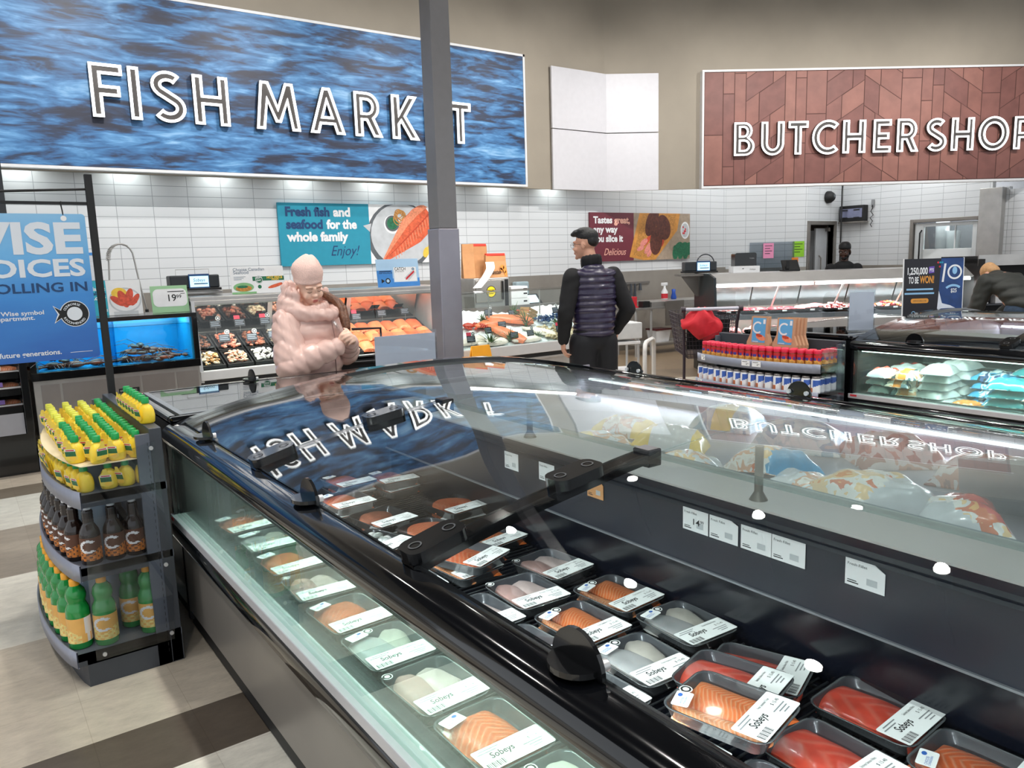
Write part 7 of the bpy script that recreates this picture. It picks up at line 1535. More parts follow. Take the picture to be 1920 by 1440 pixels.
# back wall: notices, speaker, insect lamp and cable
WB = -4.757
def wall_sheet(name, lb, cat, u, z, w, h, m, prn=None, d=4.745):
    b = MB().box(0, w, 0, h, -.003, 0)
    if prn: prn(b, w, h)
    return tag(b.build(name, [m, INK], None, bw(u, d, z), (PI/2, 0, BA)), lb, cat)
def pr_lines(b, w, h):
    for i in range(4): b.rect(w*.15, w*(.85-.2*(i % 2)), h*(.8-.17*i), h*(.84-.17*i), .0006, 1)
wall_sheet('wall_notice', 'pink notice taped on the clear sleeve of the butcher wall', 'notice', 2.36, 1.48, .20, .28, pm('pink_paper', '#f29ac0', .7, var=.02), pr_lines, 4.735)
wall_sheet('wall_notice', 'bright green notice on the butcher wall beside the narrow door', 'notice', 2.93, 1.49, .22, .29, pm('green_paper', '#93d034', .7, var=.02), pr_lines)
tag(MB().box(0, .86, 0, .62, -.002, 0).build('clear_wall_sleeve', glass('wall_sleeve', '#dfe3e6', rough=.15, boost=1.6), None, bw(2.10, 4.742, 1.16), (PI/2, 0, BA)), 'large clear plastic sleeve on the butcher wall behind the pink notice', 'sleeve')
sp = thing('wall_speaker', 'round black wall speaker over the narrow door', 'speaker', (13.86, 8.745, 2.60))
MB().lathe([(.0, .13), (.07, .12), (.11, .06), (.115, 0)], 20, 0, Matrix.Rotation(PI/2, 4, 'X')).build('speaker_body', MBLACK, sp); MB().disc(.03, .02, .03, None, .128, 0, Matrix.Rotation(PI/2, 4, 'X')).build('lens', pm('lens_grey', '#6a7076', .2, var=0), sp)
zp = thing('insect_lamp', 'steel box insect lamp hanging on the side wall of the butcher area', 'lamp', sw(0.03, 2.13, -.012), SWA)
MB().box(0, .50, -.16, 0, 0, .30).build('lamp_housing', MBLACK, zp, bevel=.012); MB().box(.03, .47, -.165, -.16, .07, .24).build('front_plate', pm('lamp_plate', '#8f93b0', .25, .7, var=.1), zp); MB().box(.06, .18, -.172, -.166, .20, .225).box(.30, .42, -.172, -.166, .20, .225).box(.06, .18, -.172, -.166, .06, .08).box(.30, .42, -.172, -.166, .06, .08).build('vent_slot', INK, zp)
MB().box(-.01, .51, -.17, 0, -.03, .0).build('catch_tray', STEELD, zp)
oc = thing('wall_outlet', 'small wall socket with a coiled black lead beside the insect lamp', 'socket', sw(.62, 2.28, -.012), SWA)
MB().box(-.03, .03, -.012, 0, .10, .24).build('socket_plate', pm('socket_grey', '#8a8c90', .4), oc); MB().tube([(0, -.02, .14), (.01, -.03, .08), (-.02, -.03, .02), (.03, -.03, -.05), (-.03, -.03, -.10), (.02, -.03, -.16), (-.02, -.03, -.22), (.01, -.03, -.27)], .008, 6).build('power_lead', MBLACK, oc)
tag(MB().tube([(14.28, 8.70, 4.88), (14.28, 8.70, 3.0), (14.20, 8.66, 2.7), (14.14, 8.62, 2.5), (14.14, 8.62, 1.32)], .014, 6).build('hanging_cable', MBLACK), 'black cable hanging down past the insect lamp', 'cable')
wl = thing('wall_ledge', 'steel work counter along the butcher back wall', 'counter', bw(1.75, 4.10, 0), BA)
MB().box(0, 1.40, 0, .62, 1.16, 1.20).build('worktop', STEEL, wl); MB().box(.03, 1.37, .03, .60, 0, 1.16).build('counter_body', STEELD, wl)
# next case, where the bending shopper looks
oc2 = thing('open_meat_case', 'open dark case with white trays beside the butcher counter', 'display case', bw(3.47, .02, 0), BA)
MB().box(0, 2.0, 0, .9, 0, .60).box(0, 2.0, .7, .9, .6, 1.42).box(0, .05, .02, .9, .6, 1.42).box(0, 2.0, .10, .9, 1.36, 1.45).build('case_body', MBLACK, oc2); MB().box(.0, 2.0, .08, .10, 1.33, 1.47).build('case_fascia', STEEL, oc2)
for z in (.80, 1.02): MB().box(.05, 2.0, .22, .70, z, z+.02).build('shelf', DGREY, oc2)
for i, (u, z, lb) in enumerate(((.16, 1.022, 'white foam tray of food on the top shelf at the case end'), (.16, .822, 'white foam tray of meat on the middle shelf at the case end'), (.16, .602, 'white foam tray of meat on the low deck at the case end'), (.48, .602, 'white foam tray of meat second on the low deck'))):
    t = thing('foam_tray', lb, 'tray', bw(3.47+u, .35, z), BA, 'white foam trays in the open meat case')
    MB().box(-.12, .12, -.09, .09, 0, .02).build('tray', WHITE, t, bevel=.006); fillet_mb(.2, .13, .03, i).build('meat', [MEATP if i != 2 else MORG, FAT], t, (0, 0, .018))
for i, (u, v, r, lb) in enumerate(((.22, .42, .10, 'white wrapped round parcel on the top shelf of the open case'), (.46, .40, .11, 'larger white wrapped parcel with a dark badge on the top shelf'))):
    t = thing('wrapped_parcel', lb, 'parcel', bw(3.47+u+.05, v+.12, 1.042), BA, 'white wrapped parcels'); b = MB().ell((0, 0, r*.62), (r, r*.8, r*.62), 16, 10); b.build('parcel_body', WHITE, t)
    if i: MB().disc(0, 0, .035, None, 0, 0, Matrix.Translation((.04, -r*.8, r*.7)) @ Matrix.Rotation(PI/2, 4, 'X')).build('badge', INK, t)
bxw = tag(MB().box(-.06, .06, -.05, .05, 0, .13).build('white_carton', WHITE, None, bw(3.93, .35, .821), (0, 0, BA), bevel=.004), 'small white carton standing on the middle shelf of the open case', 'carton')
# prep sink and its things, far behind the man
stb = thing('prep_table', 'steel work table on tube legs against the fish wall behind the man', 'table', (8.72, 8.75, 0), -.10)
MB().box(0, 1.75, 0, .55, .74, .775).box(.34, 1.75, .02, .55, .775, .86).build('tabletop', STEEL, stb, bevel=.004)
MB().box(.60, .98, -.03, .0, .47, .865).build('sink_apron', STEELD, stb, bevel=.004)
MB().box(.06, 1.7, .06, .5, .17, .19).build('undershelf', STEEL, stb)
for x, y in ((.03, .04), (.34, .04), (1.02, .04), (1.7, .04), (.03, .5), (1.7, .5)): MB().cyl((x, y, 0), (x, y, .74), .02, None, 12).build('leg', ALU, stb)
def tl(x, y, z): return tuple(Vector((8.72, 8.75, 0))+Matrix.Rotation(-.10, 3, 'Z') @ Vector((x, y, z)))
bn = thing('storage_bin', 'white plastic bin with a dark red lid on the undershelf of the work table', 'bin', tl(.68, .25, .191), -.1)
MB().add([(x*k, y*k2, z) for z, k, k2 in ((0, .13, .1), (.19, .16, .12)) for x, y in ((-1, -1), (1, -1), (1, 1), (-1, 1))], [(3, 2, 1, 0), (4, 5, 6, 7)]+[(i, (i+1) % 4, 4+(i+1) % 4, 4+i) for i in range(4)]).build('bin_body', WHITE, bn); MB().box(-.17, .17, -.13, .13, .19, .215).build('lid', pm('dark_red_lid', '#5c1b22', .5), bn)
rs = thing('red_caddy', 'bright red plastic caddy at the end of the work table behind the man', 'caddy', tl(.12, .28, .776), -.1); MB().box(-.10, .11, -.03, .05, 0, .17).build('caddy_body', REDP, rs, bevel=.006); MB().box(-.1, .11, -.12, -.03, 0, .015).build('caddy_foot', REDP, rs)
tag(MB().box(-.07, .07, -.06, .06, 0, .10).build('black_box', MBLACK, None, tl(.25, .1, .776), (0, 0, -.1), bevel=.006), 'small black box beside the red caddy on the work table', 'box')
sb = thing('spray_bottle', 'white spray bottle with red label standing on the work table', 'spray bottle', tl(.92, .38, .861)); MB().lathe([(0, 0), (.05, 0), (.055, .02), (.055, .13), (.02, .19), (.018, .23), (0, .23)], 14).build('bottle_body', WHITE, sb); MB().box(-.07, .06, -.018, .018, .23, .28).build('trigger_head', WHITE, sb, bevel=.008); wrap(.0556, .02, .10, lambda u, v: 0, 14, 4).build('wrap_label', REDP, sb)
bb_ = thing('blue_brush', 'bright blue scrub brush standing beside the spray bottle', 'brush', tl(1.12, .38, .861)); MB().lathe([(0, 0), (.045, 0), (.05, .03), (.03, .10), (.035, .16), (0, .17)], 12).build('brush_body', pm('brush_blue', '#1f4fb0', .45, var=.08), bb_)
kr = thing('tool_rail', 'dark tools hanging from a wall rail over the work table', 'tool rail', (9.52, 9.56, 1.06)); MB().box(-.35, .35, 0, .02, .06, .10).build('rail', STEELD, kr)
for i, (x, l_) in enumerate(((-.24, .10), (-.12, .2), (-.03, .32), (.1, .12))): MB().cyl((x, -.015, .07), (x, -.015, .07-l_), .016, .03, 8).build('hanging_tool', DGREY, kr)
hs2 = thing('soap_dispenser', 'pale clear soap dispenser on the steel wall behind the man', 'dispenser', (7.05, 9.585, 1.06)); MB().box(-.12, .12, -.12, 0, 0, .20).build('dispenser_body', pm('pale_blue_plastic', '#9fb2ba', .25, var=.06), hs2, bevel=.02); MB().box(-.15, .15, -.14, 0, -.02, .0).build('drip_tray', STEEL, hs2)
# low bumper rail and stock trolley on the floor right of the man
br = thing('bumper_rail', 'pale bent tube bumper rail standing on the floor beside the man', 'rail', (5.45, 5.35, 0)); MB().tube([(0, 0, .012), (0, 0, .66), (.02, .015, .72), (.07, .05, .745), (.16, .10, .75), (.30, .19, .75), (.36, .23, .73), (.38, .245, .66), (.38, .245, .012)], .022, 10).build('rail_tube', pm('pale_tube', '#d9d7d3', .3, var=.03), br)
for x, y in ((0, 0), (.38, .245)): MB().cyl((x, y, 0), (x, y, .012), .05, None, 14).build('floor_flange', STEEL, br)
tr_ = thing('stock_trolley', 'small white plastic stock trolley standing behind the man', 'trolley', (6.02, 6.35, 0), -.3)
for z_ in (.30, .62): MB().box(-.22, .22, -.16, .16, z_, z_+.035).build('trolley_shelf', WHITE, tr_, bevel=.006)
b = MB().box(-.24, .24, -.165, .165, .68, .86); b.build('trolley_crate', pm('crate_pale', '#d5d7d8', .4, var=.04), tr_, bevel=.01)
for x in (-.2, .2):
    for y in (-.14, .14): MB().cyl((x, y, .08), (x, y, .68), .014, None, 8).cyl((x-.012, y, .04), (x+.012, y, .04), .04, None, 12).build('trolley_post', ALU, tr_)

# ================================================================== PEOPLE
def limb(b, pts, rad, n=14):
    for i in range(len(pts)-1): b.cyl(pts[i], pts[i+1], rad[i], rad[i+1], n)
    for p, r in zip(pts, rad): b.ell(p, (r, r, r), n, 9)
def chain(b, pts, rad, step, squash=1.0, axis_k=.62):
    """puffy sleeve: fat overlapping rolls strung along a path"""
    P = [Vector(p) for p in pts]; L_ = [0]
    for i in range(len(P)-1): L_.append(L_[-1]+(P[i+1]-P[i]).length)
    n = max(2, int(L_[-1]/step)); 
    for k in range(n+1):
        s = L_[-1]*k/n; i = 0
        while i < len(P)-2 and s > L_[i+1]: i += 1
        t = (s-L_[i])/(L_[i+1]-L_[i]); c = P[i].lerp(P[i+1], t); d = (P[i+1]-P[i]).normalized(); r = rad[i]+(rad[i+1]-rad[i])*t
        q = d.to_track_quat('Z', 'Y').to_matrix().to_4x4(); b.ell(c, (r, r*squash, step*axis_k), 18, 9, 0, None, q)
    limb(b, pts, [r*.86 for r in rad], 16)
def hand(b, M, curl=.5, k=1.0, left=False, spread=.06):
    """palm, four jointed fingers and a thumb; +x toward the fingertips, palm faces -z, thumb on +y"""
    s = -1 if left else 1
    def P(x, y, z): return tuple(M @ Vector((x*k, y*k*s, z*k)))
    R3 = M.to_3x3().to_4x4()
    b.ell(P(.048, 0, 0), (.052*k, .040*k, .016*k), 14, 9, 0, None, R3); b.ell(P(.03, .012, -.004), (.034*k, .028*k, .018*k), 12, 8, 0, None, R3); limb(b, [P(-.03, 0, 0), P(.02, 0, 0)], [.025*k, .027*k], 12)
    for i, (y, sc) in enumerate(((.029, .95), (.010, 1.05), (-.009, 1.0), (-.027, .8))):
        x, z, a = .088-.004*abs(i-1), 0, (.15+.05*i)*(curl > .2); pts = [P(x, y, z)]; yy = y
        for j, l_ in enumerate((.042, .026, .021)):
            a += curl*(.75, 1.0, .8)[j]*(1+.08*i); x += l_*sc*math.cos(a); z -= l_*sc*math.sin(a); yy += spread*(1.2-i*.8)*l_*.5; pts.append(P(x, yy, z))
        limb(b, pts, [.0095*k, .0088*k, .008*k, .0068*k], 10)
    a = curl*.6; limb(b, [P(.025, .030, -.004), P(.052, .052, -.012-.008*a), P(.082, .056-.012*a, -.022-.02*a), P(.104, .050-.024*a, -.030-.03*a)], [.0125*k, .0115*k, .0098*k, .0078*k], 10)
def head(b, M, k=1.0):
    R3 = M.to_3x3().to_4x4()
    def E(c, r, rot=None): b.ell(tuple(M @ Vector(c)), r, 18, 12, 0, None, R3 if rot is None else R3 @ Euler(rot).to_matrix().to_4x4())
    E((0, .015, .032), (.074, .092, .086)); E((0, -.018, -.025), (.062, .076, .088)); E((0, -.038, -.078), (.043, .048, .034)); E((0, -.083, -.098), (.019, .016, .016))
    E((0, -.088, -.002), (.010, .014, .030), (.28, 0, 0)); E((0, -.103, -.026), (.0135, .014, .011)); E((.011, -.094, -.028), (.008, .010, .008)); E((-.011, -.094, -.028), (.008, .010, .008))
    for s in (-1, 1):
        E((s*.030, -.077, .026), (.026, .016, .010)); E((s*.036, -.066, -.036), (.026, .024, .024)); E((s*.031, -.079, .002), (.0155, .010, .0105)); E((s*.075, .012, -.012), (.007, .019, .031), (0, 0, s*.3))
    E((0, -.092, -.058), (.021, .009, .0065)); E((0, -.089, -.068), (.019, .010, .007))
def hm(c, yaw, pitch=0.0, roll=0.0): return Matrix.Translation(c) @ Matrix.Rotation(yaw, 4, 'Z') @ Matrix.Rotation(roll, 4, 'Y') @ Matrix.Rotation(pitch, 4, 'X')
def hand_m(wrist, toward, palm):
    x = (Vector(toward)-Vector(wrist)).normalized(); z = -Vector(palm); z = (z-x*z.dot(x)).normalized(); y = z.cross(x)
    m = Matrix((x, y, z)).transposed().to_4x4(); m.translation = Vector(wrist); return m
def body(label, O, rz, J, skin, name='person', group=None):
    b = MB()
    hp = J['hips']; 
    limb(b, [J['neck'], tuple(J['H'] @ Vector((0, .02, -.05)))], [.055, .052])
    for c, r in J['torso']: b.ell(c, r, 18, 10)
    for s in ('R', 'L'):
        limb(b, [J['sh'+s], J['el'+s], J['wr'+s]], [.055, .042, .028]); hand(b, J['ha'+s], J.get('curl', .5), J.get('hk', 1.0), s == 'L', J.get('spread', .06))
        limb(b, [J['hip'+s], J['kn'+s], J['an'+s]], [.085, .055, .038]); a = Vector(J['an'+s]); limb(b, [tuple(a+Vector((0, .03, -.045))), tuple(a+Vector((0, -.13, -.05)))], [.035, .03])
    head(b, J['H'])
    me = blob(b, .0058, 3, .5)
    o = mesh_obj(name, me, skin, None, (O[0], O[1], 0), (0, 0, rz))
    return tag(o, label, 'person', group)
def cloth(name, mb, mat, parent, voxel=.010, sm=4, fn=None):
    me = blob(mb, voxel, sm, .5)
    if fn:
        no = [v.normal.copy() for v in me.vertices]; co = [fn(v.co.copy(), q) for v, q in zip(me.vertices, no)]
        me.vertices.foreach_set('co', [x for c in co for x in c]); me.update()
    return mesh_obj(name, me, mat, parent)
def face_bits(o, H, lip, brow, look='down', eye='#3a2a20'):
    def place(mb, nm, mats): mb.v = [tuple(H @ Vector(p)) for p in mb.v]; mb.build(nm, mats, o)
    b = MB(); b.ell((0, -.0985, -.0575), (.019, .0045, .0045), 12, 6); b.ell((0, -.0965, -.067), (.017, .005, .005), 12, 6); place(b, 'lips', lip)
    for s in (-1, 1):
        b = MB(); b.tube([(s*.014, -.0905, .018), (s*.030, -.0935, .024), (s*.050, -.081, .017)], .0026, 6); place(b, 'eyebrow', brow)
        b = MB()
        if look == 'down': b.tube([(s*.018, -.0875, -.003), (s*.031, -.0905, -.007), (s*.045, -.084, -.003)], .0014, 6)
        else: b.ell((s*.031, -.0845, .002), (.010, .005, .005), 12, 7, 1); b.ell((s*.031, -.0888, .002), (.0048, .002, .0048), 10, 6)
        place(b, 'eye', [pm('eye_dark_'+eye[1:], eye, .3, var=0), WHITE])
SKINW = pm('fair_skin', '#ecc3ae', .5, var=.05, scale=20, sss=.15); SKINM = pm('light_tan_skin', '#cf9c84', .5, var=.06, scale=20, sss=.15); SKIND = pm('dark_skin', '#4a2e22', .45, var=.08, scale=20, sss=.1)
LIPW = pm('lip_pink', '#b9625a', .4, var=.05); BROWB = pm('brow_brown', '#94705a', .7, var=.1); HAIRB = pm('black_hair', '#0e0d0f', .45, var=.2, scale=80, bump=.4); HAIRBR = pm('brown_hair', '#6b4530', .45, var=.3, scale=60, bump=.6)
SHOE = pm('dark_shoe', '#1d1c1e', .5, var=.1)
def legs_torso(z0, w=.15, d=.11): return [((0, 0, z0+.0), (w, d, .12)), ((0, .0, z0+.15), (w*.92, d*.95, .14)), ((0, .0, z0+.30), (w*1.05, d*1.0, .14)), ((0, .0, z0+.40), (w*1.0, d*.85, .10))]
def trousers(o, J, mat, r=(.10, .072, .058), waist=None):
    b = MB(); b.ell(waist or J['hips'], (.165, .125, .12), 18, 10)
    for s in ('R', 'L'): limb(b, [J['hip'+s], J['kn'+s], tuple(Vector(J['an'+s])+Vector((0, 0, .0)))], list(r))
    return cloth('trousers', b, mat, o, .011, 4)
def shoes(o, J, mat):
    for s in ('R', 'L'):
        a = Vector(J['an'+s]); b = MB(); limb(b, [tuple(a+Vector((0, .035, -.04))), tuple(a+Vector((0, -.06, -.045))), tuple(a+Vector((0, -.15, -.052)))], [.046, .046, .036]); me = blob(b, .009, 3)
        zmin = -a.z+.002
        for v in me.vertices:
            v.co.z = max(v.co.z, .003)
        mesh_obj('shoe', me, mat, o)
# ---- woman in the pale coat
O = (1.80, 4.66); RZ = math.radians(23)
H = hm((-.035, -.055, 1.468), math.radians(-24), math.radians(24), math.radians(-7))
J = dict(H=H, hips=(0, 0, .88), neck=(0, .0, 1.30), torso=legs_torso(.88, .13, .10), shR=(-.165, .02, 1.245), shL=(.165, .02, 1.245), elR=(-.215, -.07, 1.005), elL=(.205, -.12, 1.03), wrR=(-.03, -.255, 1.10), wrL=(.075, -.27, 1.115), hipR=(-.09, 0, .86), hipL=(.09, 0, .86), knR=(-.09, -.01, .48), knL=(.09, -.01, .48), anR=(-.09, .02, .085), anL=(.09, .02, .085), curl=.85, hk=.92, spread=.1)
J['haR'] = hand_m((-.03, -.255, 1.10), (.06, -.33, 1.165), (.55, .25, .75)); J['haL'] = hand_m((.075, -.27, 1.115), (.02, -.345, 1.16), (-.7, .2, -.2))
woman = body('woman in a pale pink beanie and puffy coat looking down at her clasped hands', O, RZ, J, SKINW)
face_bits(woman, H, LIPW, BROWB, 'down')
COAT = pm('dusty_pink_nylon', '#dcb9af', .27, var=.05, scale=6, coat=.3)
def puff(co, n, z0, pitch, amp): return amp*(abs(math.sin(PI*(co.z-z0)/pitch))**.6-.6)
def wrinkle(a, f, z0=None, pitch=.12, amp=.0):
    def fn(co, n):
        k = a*(math.sin(co.x*f+co.z*f*.6+1.5*math.sin(co.y*f*.4))*math.sin(co.y*f*.8-co.z*f*1.1)+.5*math.sin(co.z*f*2.1+co.x*f*.7))
        if z0 is not None: k += puff(co, n, z0, pitch, amp)
        return co+n*k
    return fn
b = MB()
for i, (z, w, d) in enumerate(((.60, .215, .185), (.72, .215, .185), (.84, .21, .18), (.96, .20, .17), (1.08, .195, .165), (1.19, .19, .155), (1.27, .155, .125))): b.ell((0, -.01, z), (w, d, .13 if i < 6 else .07), 26, 12)
coat = cloth('coat', b, COAT, woman, .0085, 6, wrinkle(.0022, 40, .62, .155, .016))
b = MB(); limb(b, [J['shR'], (-.228, -.062, 1.0)], [.088, .096], 20); limb(b, [(-.228, -.062, 1.0), (-.045, -.248, 1.09)], [.096, .058], 20)
def sleeve_fn(sh, el, wr, n1, n2, amp):
    S, E, W_ = Vector(sh), Vector(el), Vector(wr)
    def fn(co, n):
        a, bb = E-S, W_-E; t1 = (co-S).dot(a)/a.length_squared; t2 = (co-E).dot(bb)/bb.length_squared
        ph = t1*n1 if t2 < .08 else n1+t2*n2
        return co+n*(amp*(abs(math.sin(PI*ph))**.55-.6)+.003*math.sin(co.x*55+co.z*35)*math.sin(co.y*50-co.z*60))
    return fn
cloth('sleeve', b, COAT, woman, .008, 5, sleeve_fn((-.165, .02, 1.245), (-.228, -.062, 1.0), (-.045, -.248, 1.09), 2, 3, .013))
b = MB(); limb(b, [J['shL'], (.205, -.10, 1.03)], [.086, .082], 20); limb(b, [(.205, -.10, 1.03), (.09, -.245, 1.11)], [.082, .052], 20)
cloth('sleeve', b, COAT, woman, .008, 5, sleeve_fn((.165, .02, 1.245), (.205, -.10, 1.03), (.09, -.245, 1.11), 2, 3, .011))
b = MB(); n = 20
for i in range(n):                                   # hood lying back on the shoulders, standing collar round the chin
    a = 2*PI*i/n; back = .5+.5*math.sin(a); r = .040+.026*back
    b.ell((.140*math.cos(a), -.035+.128*math.sin(a)+.035*back, 1.285+.065*back), (r, r, r*(1.0+.5*back)), 14, 9)
for i in range(11): a = PI*(-.05+1.1*i/10); b.ell((.128*math.cos(a), -.01+.150*math.sin(a), 1.40+.045*math.sin(a)), (.026, .026, .060), 12, 8)
cloth('hood', b, COAT, woman, .0075, 4, wrinkle(.0028, 55))
b = MB()
for i in range(15): a = -PI*(-.1+1.2*i/14); b.ell((.092*math.cos(a)-.012, -.045+.085*math.sin(a), 1.318+.012*math.cos(a)), (.020, .020, .042), 12, 8)
cloth('collar', b, COAT, woman, .0065, 3, wrinkle(.0015, 60))
MB().tube([(.012, -.178, 1.25), (.016, -.192, 1.15), (.012, -.190, 1.02), (.01, -.195, .9)], .004, 6).build('zip_placket', pm('coat_seam', '#8f6f69', .6, var=.05), woman)
BEAN = pm('pale_pink_knit', '#eecabf', .85, var=.05, scale=120, bump=.35)
b = MB(); b.lathe([(.080, -.004), (.0865, .0), (.0885, .012), (.0865, .018), (.089, .03), (.0895, .05), (.087, .075), (.079, .10), (.068, .118), (.052, .134), (.036, .147), (.018, .158), (.008, .160), (0, .158)], 40, 0, None, 1.0, 1.16)
b.v = [(x*(1+.035*math.sin(5*math.atan2(y, x)+z*30)*min(1, max(0, z)*9))+.018*max(0, z-.10)/.06, y*(1+.03*math.sin(4*math.atan2(y, x)-z*45)*min(1, max(0, z)*9)), z-.010*math.exp(-((x-.01)/.012)**2)*(z > .13)) for x, y, z in b.v]
M = H @ Matrix.Translation((0, .012, .028)) @ Matrix.Rotation(-.16, 4, 'X'); b.v = [tuple(M @ Vector((x+.004*math.sin(z*45+y*20), y+.25*max(0, z-.09)*.5, z))) for x, y, z in b.v]; b.build('beanie', BEAN, woman)
b = MB(); tail = [(.070, .0, 1.43), (.105, -.06, 1.40), (.130, -.115, 1.36), (.125, -.165, 1.31), (.105, -.205, 1.255), (.095, -.225, 1.205)]
for q in range(12):
    a = 2*PI*q/12; limb(b, [(p[0]+.016*math.cos(a)*(1+.25*i*.3), p[1]+.012*math.sin(a), p[2]+.006*math.sin(3*a+i)-.012*(q % 3)*(i > 3)) for i, p in enumerate(tail)], [.010, .013, .015, .015, .013, .005], 8)
cloth('ponytail', b, HAIRBR, woman, .0045, 1)
JT = dict(J); 
trousers(woman, J, pm('dark_leggings', '#22232a', .7, var=.1), (.10, .068, .05), (0, 0, .84)); shoes(woman, J, SHOE)
# ---- man seen from behind
O = (4.22, 4.72); RZ = math.radians(168)
H = hm((.022, -.075, 1.690), math.radians(37), math.radians(4), 0)
J = dict(H=H, hips=(0, 0, .93), neck=(.0, -.0, 1.50), torso=legs_torso(.95, .15, .11), shR=(-.185, .0, 1.43), shL=(.185, .0, 1.43), elR=(-.285, .07, 1.16), elL=(.262, .02, 1.15), wrR=(-.235, -.04, .985), wrL=(.262, -.03, .935), hipR=(-.095, 0, .90), hipL=(.095, 0, .90), knR=(-.125, -.01, .49), knL=(.11, -.02, .49), anR=(-.15, .03, .085), anL=(.12, .0, .085), curl=.42, hk=1.06)
J['haR'] = hand_m((-.235, -.04, .985), (-.225, -.07, .89), (1, .2, 0)); J['haL'] = hand_m((.262, -.03, .935), (.258, -.045, .83), (-1, .2, 0))
man = body('man seen from behind in a dark quilted vest and glasses facing the fish display', O, RZ, J, SKINM)
face_bits(man, H, LIPW, HAIRB, 'open')
VEST = pm('dark_violet_nylon', '#2b2540', .32, var=.08, scale=5, coat=.2); SLEEVE = pm('black_knit', '#0d0d11', .8, var=.1); TROU = pm('black_trouser', '#0c0d14', .75, var=.1)
b = MB()
for i in range(11):
    z = .985+.046*i; t = i/10; w = .178+.012*math.sin(t*PI)+.012*t; d = .142-.010*t; b.ell((0, .005+.01*math.sin(t*3), z), (w, d, .050), 26, 10)
for z, w, d in ((1.03, .165, .130), (1.17, .17, .132), (1.31, .175, .128), (1.40, .165, .115)): b.ell((0, .005, z), (w, d, .11), 26, 10)
for s in (-1, 1): b.ell((s*.12, .0, 1.455), (.085, .095, .045), 16, 9)
b.ell((0, .01, 1.49), (.095, .095, .05), 18, 9)
cloth('quilted_vest', b, VEST, man, .0075, 5, wrinkle(.0012, 45, 1.0, .062, .0075))
b = MB(); limb(b, [J['shR'], J['elR'], J['wrR']], [.080, .066, .047], 18); limb(b, [J['shL'], J['elL'], J['wrL']], [.080, .066, .047], 18)
for s in (-1, 1): b.ell((s*.16, 0, 1.44), (.07, .075, .06), 14, 9)
for i in range(14): a = 2*PI*i/14; b.ell((.068*math.cos(a)+.004, -.012+.068*math.sin(a), 1.552+.014*math.sin(a)), (.022, .022, .052), 10, 7)
b.ell((0, 0, .99), (.178, .135, .07), 24, 9); cloth('sweater', b, SLEEVE, man, .009, 4, wrinkle(.0025, 38))
trousers(man, J, TROU, (.118, .095, .078), (0, 0, .93)); shoes(man, J, SHOE)
b = MB(); R3 = H.to_3x3().to_4x4()
for c, r in (((0, .024, .062), (.077, .093, .068)), ((0, .060, .025), (.068, .055, .055)), ((0, -.055, .098), (.060, .050, .030)), ((.02, -.085, .088), (.040, .026, .020)), ((0, .0, .105), (.066, .075, .035))): b.ell(tuple(H @ Vector(c)), r, 20, 12, 0, None, R3)
cloth('hair', b, HAIRB, man, .006, 2)
b = MB()
for s in (-1, 1):
    b.tube([tuple(H @ Vector((s*.033+.025*math.cos(2*PI*i/18), -.104, .0+.021*math.sin(2*PI*i/18)))) for i in range(18)], .0014, 5, 0, True); b.tube([tuple(H @ Vector(p)) for p in ((s*.057, -.103, .006), (s*.074, -.06, .006), (s*.079, .015, .0), (s*.077, .03, -.015))], .0014, 5)
b.tube([tuple(H @ Vector(p)) for p in ((-.008, -.106, .004), (0, -.108, .008), (.008, -.106, .004))], .0014, 5); b.build('glasses', pm('thin_gold_frame', '#4b4038', .3, .6, var=0), man)
# ---- butcher behind the counter
Ob = bw(2.33, 1.45); RZb = BA+math.radians(-18)
H = hm((0, -.02, 1.575), math.radians(-22), math.radians(14), 0)
J = dict(H=H, hips=(0, 0, .86), neck=(0, .0, 1.385), torso=legs_torso(.86, .145, .11), shR=(-.18, .0, 1.32), shL=(.18, .0, 1.32), elR=(-.25, -.04, 1.06), elL=(.25, -.04, 1.06), wrR=(-.16, -.24, .99), wrL=(.16, -.24, .99), hipR=(-.09, 0, .83), hipL=(.09, 0, .83), knR=(-.1, -.01, .46), knL=(.1, -.01, .46), anR=(-.1, .02, .085), anL=(.1, .02, .085), curl=.4)
J['haR'] = hand_m((-.16, -.24, .99), (-.10, -.32, .985), (0, 0, -1)); J['haL'] = hand_m((.16, -.24, .99), (.10, -.32, .985), (0, 0, -1))
but = body('bearded butcher in a black beanie and black shirt standing behind the meat counter', Ob, RZb, J, SKIND)
face_bits(but, H, pm('lip_dark', '#6e3f38', .45, var=.05), HAIRB, 'open')
BSH = pm('black_work_shirt', '#15171a', .75, var=.1)
b = MB()
for z, w, d in ((.86, .175, .135), (1.0, .17, .13), (1.14, .178, .13), (1.27, .185, .12), (1.34, .15, .10)): b.ell((0, 0, z), (w, d, .10), 22, 10)
limb(b, [J['shR'], J['elR'], tuple(Vector(J['elR']).lerp(Vector(J['wrR']), .3))], [.078, .062, .055]); limb(b, [J['shL'], J['elL'], tuple(Vector(J['elL']).lerp(Vector(J['wrL']), .3))], [.078, .062, .055]); b.ell((0, 0, 1.39), (.075, .07, .03), 14, 8); cloth('work_shirt', b, BSH, but, .010, 3)
b = MB(); b.lathe([(.076, -.002), (.082, 0), (.084, .03), (.080, .065), (.060, .095), (.03, .108), (0, .110)], 26, 0, None, 1.0, 1.18); M = H @ Matrix.Translation((0, .012, .024)) @ Matrix.Rotation(-.2, 4, 'X'); b.v = [tuple(M @ Vector(p)) for p in b.v]; b.build('beanie', MBLACK, but)
b = MB(); R3 = H.to_3x3().to_4x4()
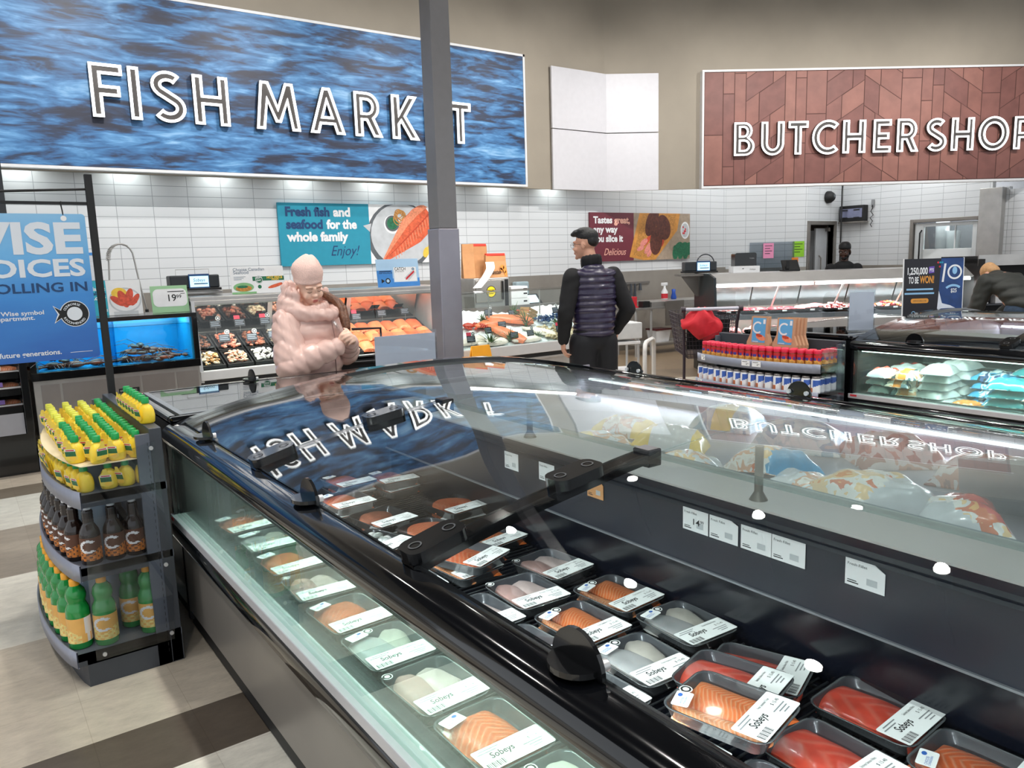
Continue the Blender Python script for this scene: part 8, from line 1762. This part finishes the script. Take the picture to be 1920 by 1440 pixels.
for c, r in (((0, -.055, -.088), (.046, .045, .034)), ((.045, -.02, -.065), (.022, .035, .04)), ((-.045, -.02, -.065), (.022, .035, .04)), ((.03, .085, -.04), (.04, .03, .055))): b.ell(tuple(H @ Vector(c)), r, 16, 10, 0, None, R3)
cloth('beard', b, HAIRB, but, .006, 1)
trousers(but, J, TROU, (.11, .08, .066), (0, 0, .85)); shoes(but, J, SHOE)
# ---- shopper bending over the open case at the edge of the picture
Oc = (9.03, 3.42); RZc = math.radians(158)
H = hm((-.06, -.50, 1.275), 0.25, math.radians(62), 0)
J = dict(H=H, hips=(0, .02, .92), neck=(-.02, -.36, 1.245), torso=[((0, .0, .95), (.15, .13, .12)), ((0, -.10, 1.05), (.15, .13, .13)), ((0, -.20, 1.14), (.16, .14, .13)), ((-.01, -.30, 1.20), (.16, .12, .11))], shR=(-.19, -.30, 1.20), shL=(.19, -.30, 1.20), elR=(-.25, -.34, .95), elL=(.25, -.34, .95), wrR=(-.2, -.50, .82), wrL=(.2, -.50, .82), hipR=(-.1, .02, .90), hipL=(.1, .02, .90), knR=(-.11, -.03, .48), knL=(.11, -.03, .48), anR=(-.12, .04, .085), anL=(.12, .04, .085), curl=.4)
J['haR'] = hand_m((-.2, -.50, .82), (-.19, -.57, .76), (1, 0, 0)); J['haL'] = hand_m((.2, -.50, .82), (.19, -.57, .76), (-1, 0, 0))
ben = body('shopper with fair hair bending forward in a dark jacket and jeans', Oc, RZc, J, SKINM)
face_bits(ben, H, LIPW, BROWB, 'down')
JK = pm('dark_olive_jacket', '#30322f', .7, var=.1, scale=6); b = MB()
for c, r in (((0, .02, .985), (.21, .17, .085)), ((0, -.06, 1.06), (.215, .17, .10)), ((0, -.15, 1.135), (.22, .17, .11)), ((0, -.24, 1.20), (.225, .15, .10)), ((0, -.31, 1.225), (.20, .13, .085))): b.ell(c, r, 22, 10)
limb(b, [J['shR'], J['elR'], J['wrR']], [.095, .08, .055]); limb(b, [J['shL'], J['elL'], J['wrL']], [.095, .08, .055]); b.ell((-.02, -.385, 1.265), (.10, .07, .06), 16, 9); cloth('jacket', b, JK, ben, .011, 4, wrinkle(.003, 40))
trousers(ben, J, pm('blue_denim', '#2c3f55', .8, var=.2, scale=40), (.125, .09, .07), (0, .03, .90)); shoes(ben, J, SHOE)
b = MB(); R3 = H.to_3x3().to_4x4(); b.ell(tuple(H @ Vector((0, .025, .045))), (.078, .094, .078), 20, 12, 0, None, R3); b.ell(tuple(H @ Vector((0, .05, .0))), (.072, .062, .07), 18, 10, 0, None, R3); cloth('hair', b, pm('fair_hair', '#c79a6c', .6, var=.15, scale=60, bump=.3), ben, .008, 1)

bpy.data.scenes.remove(WORK)
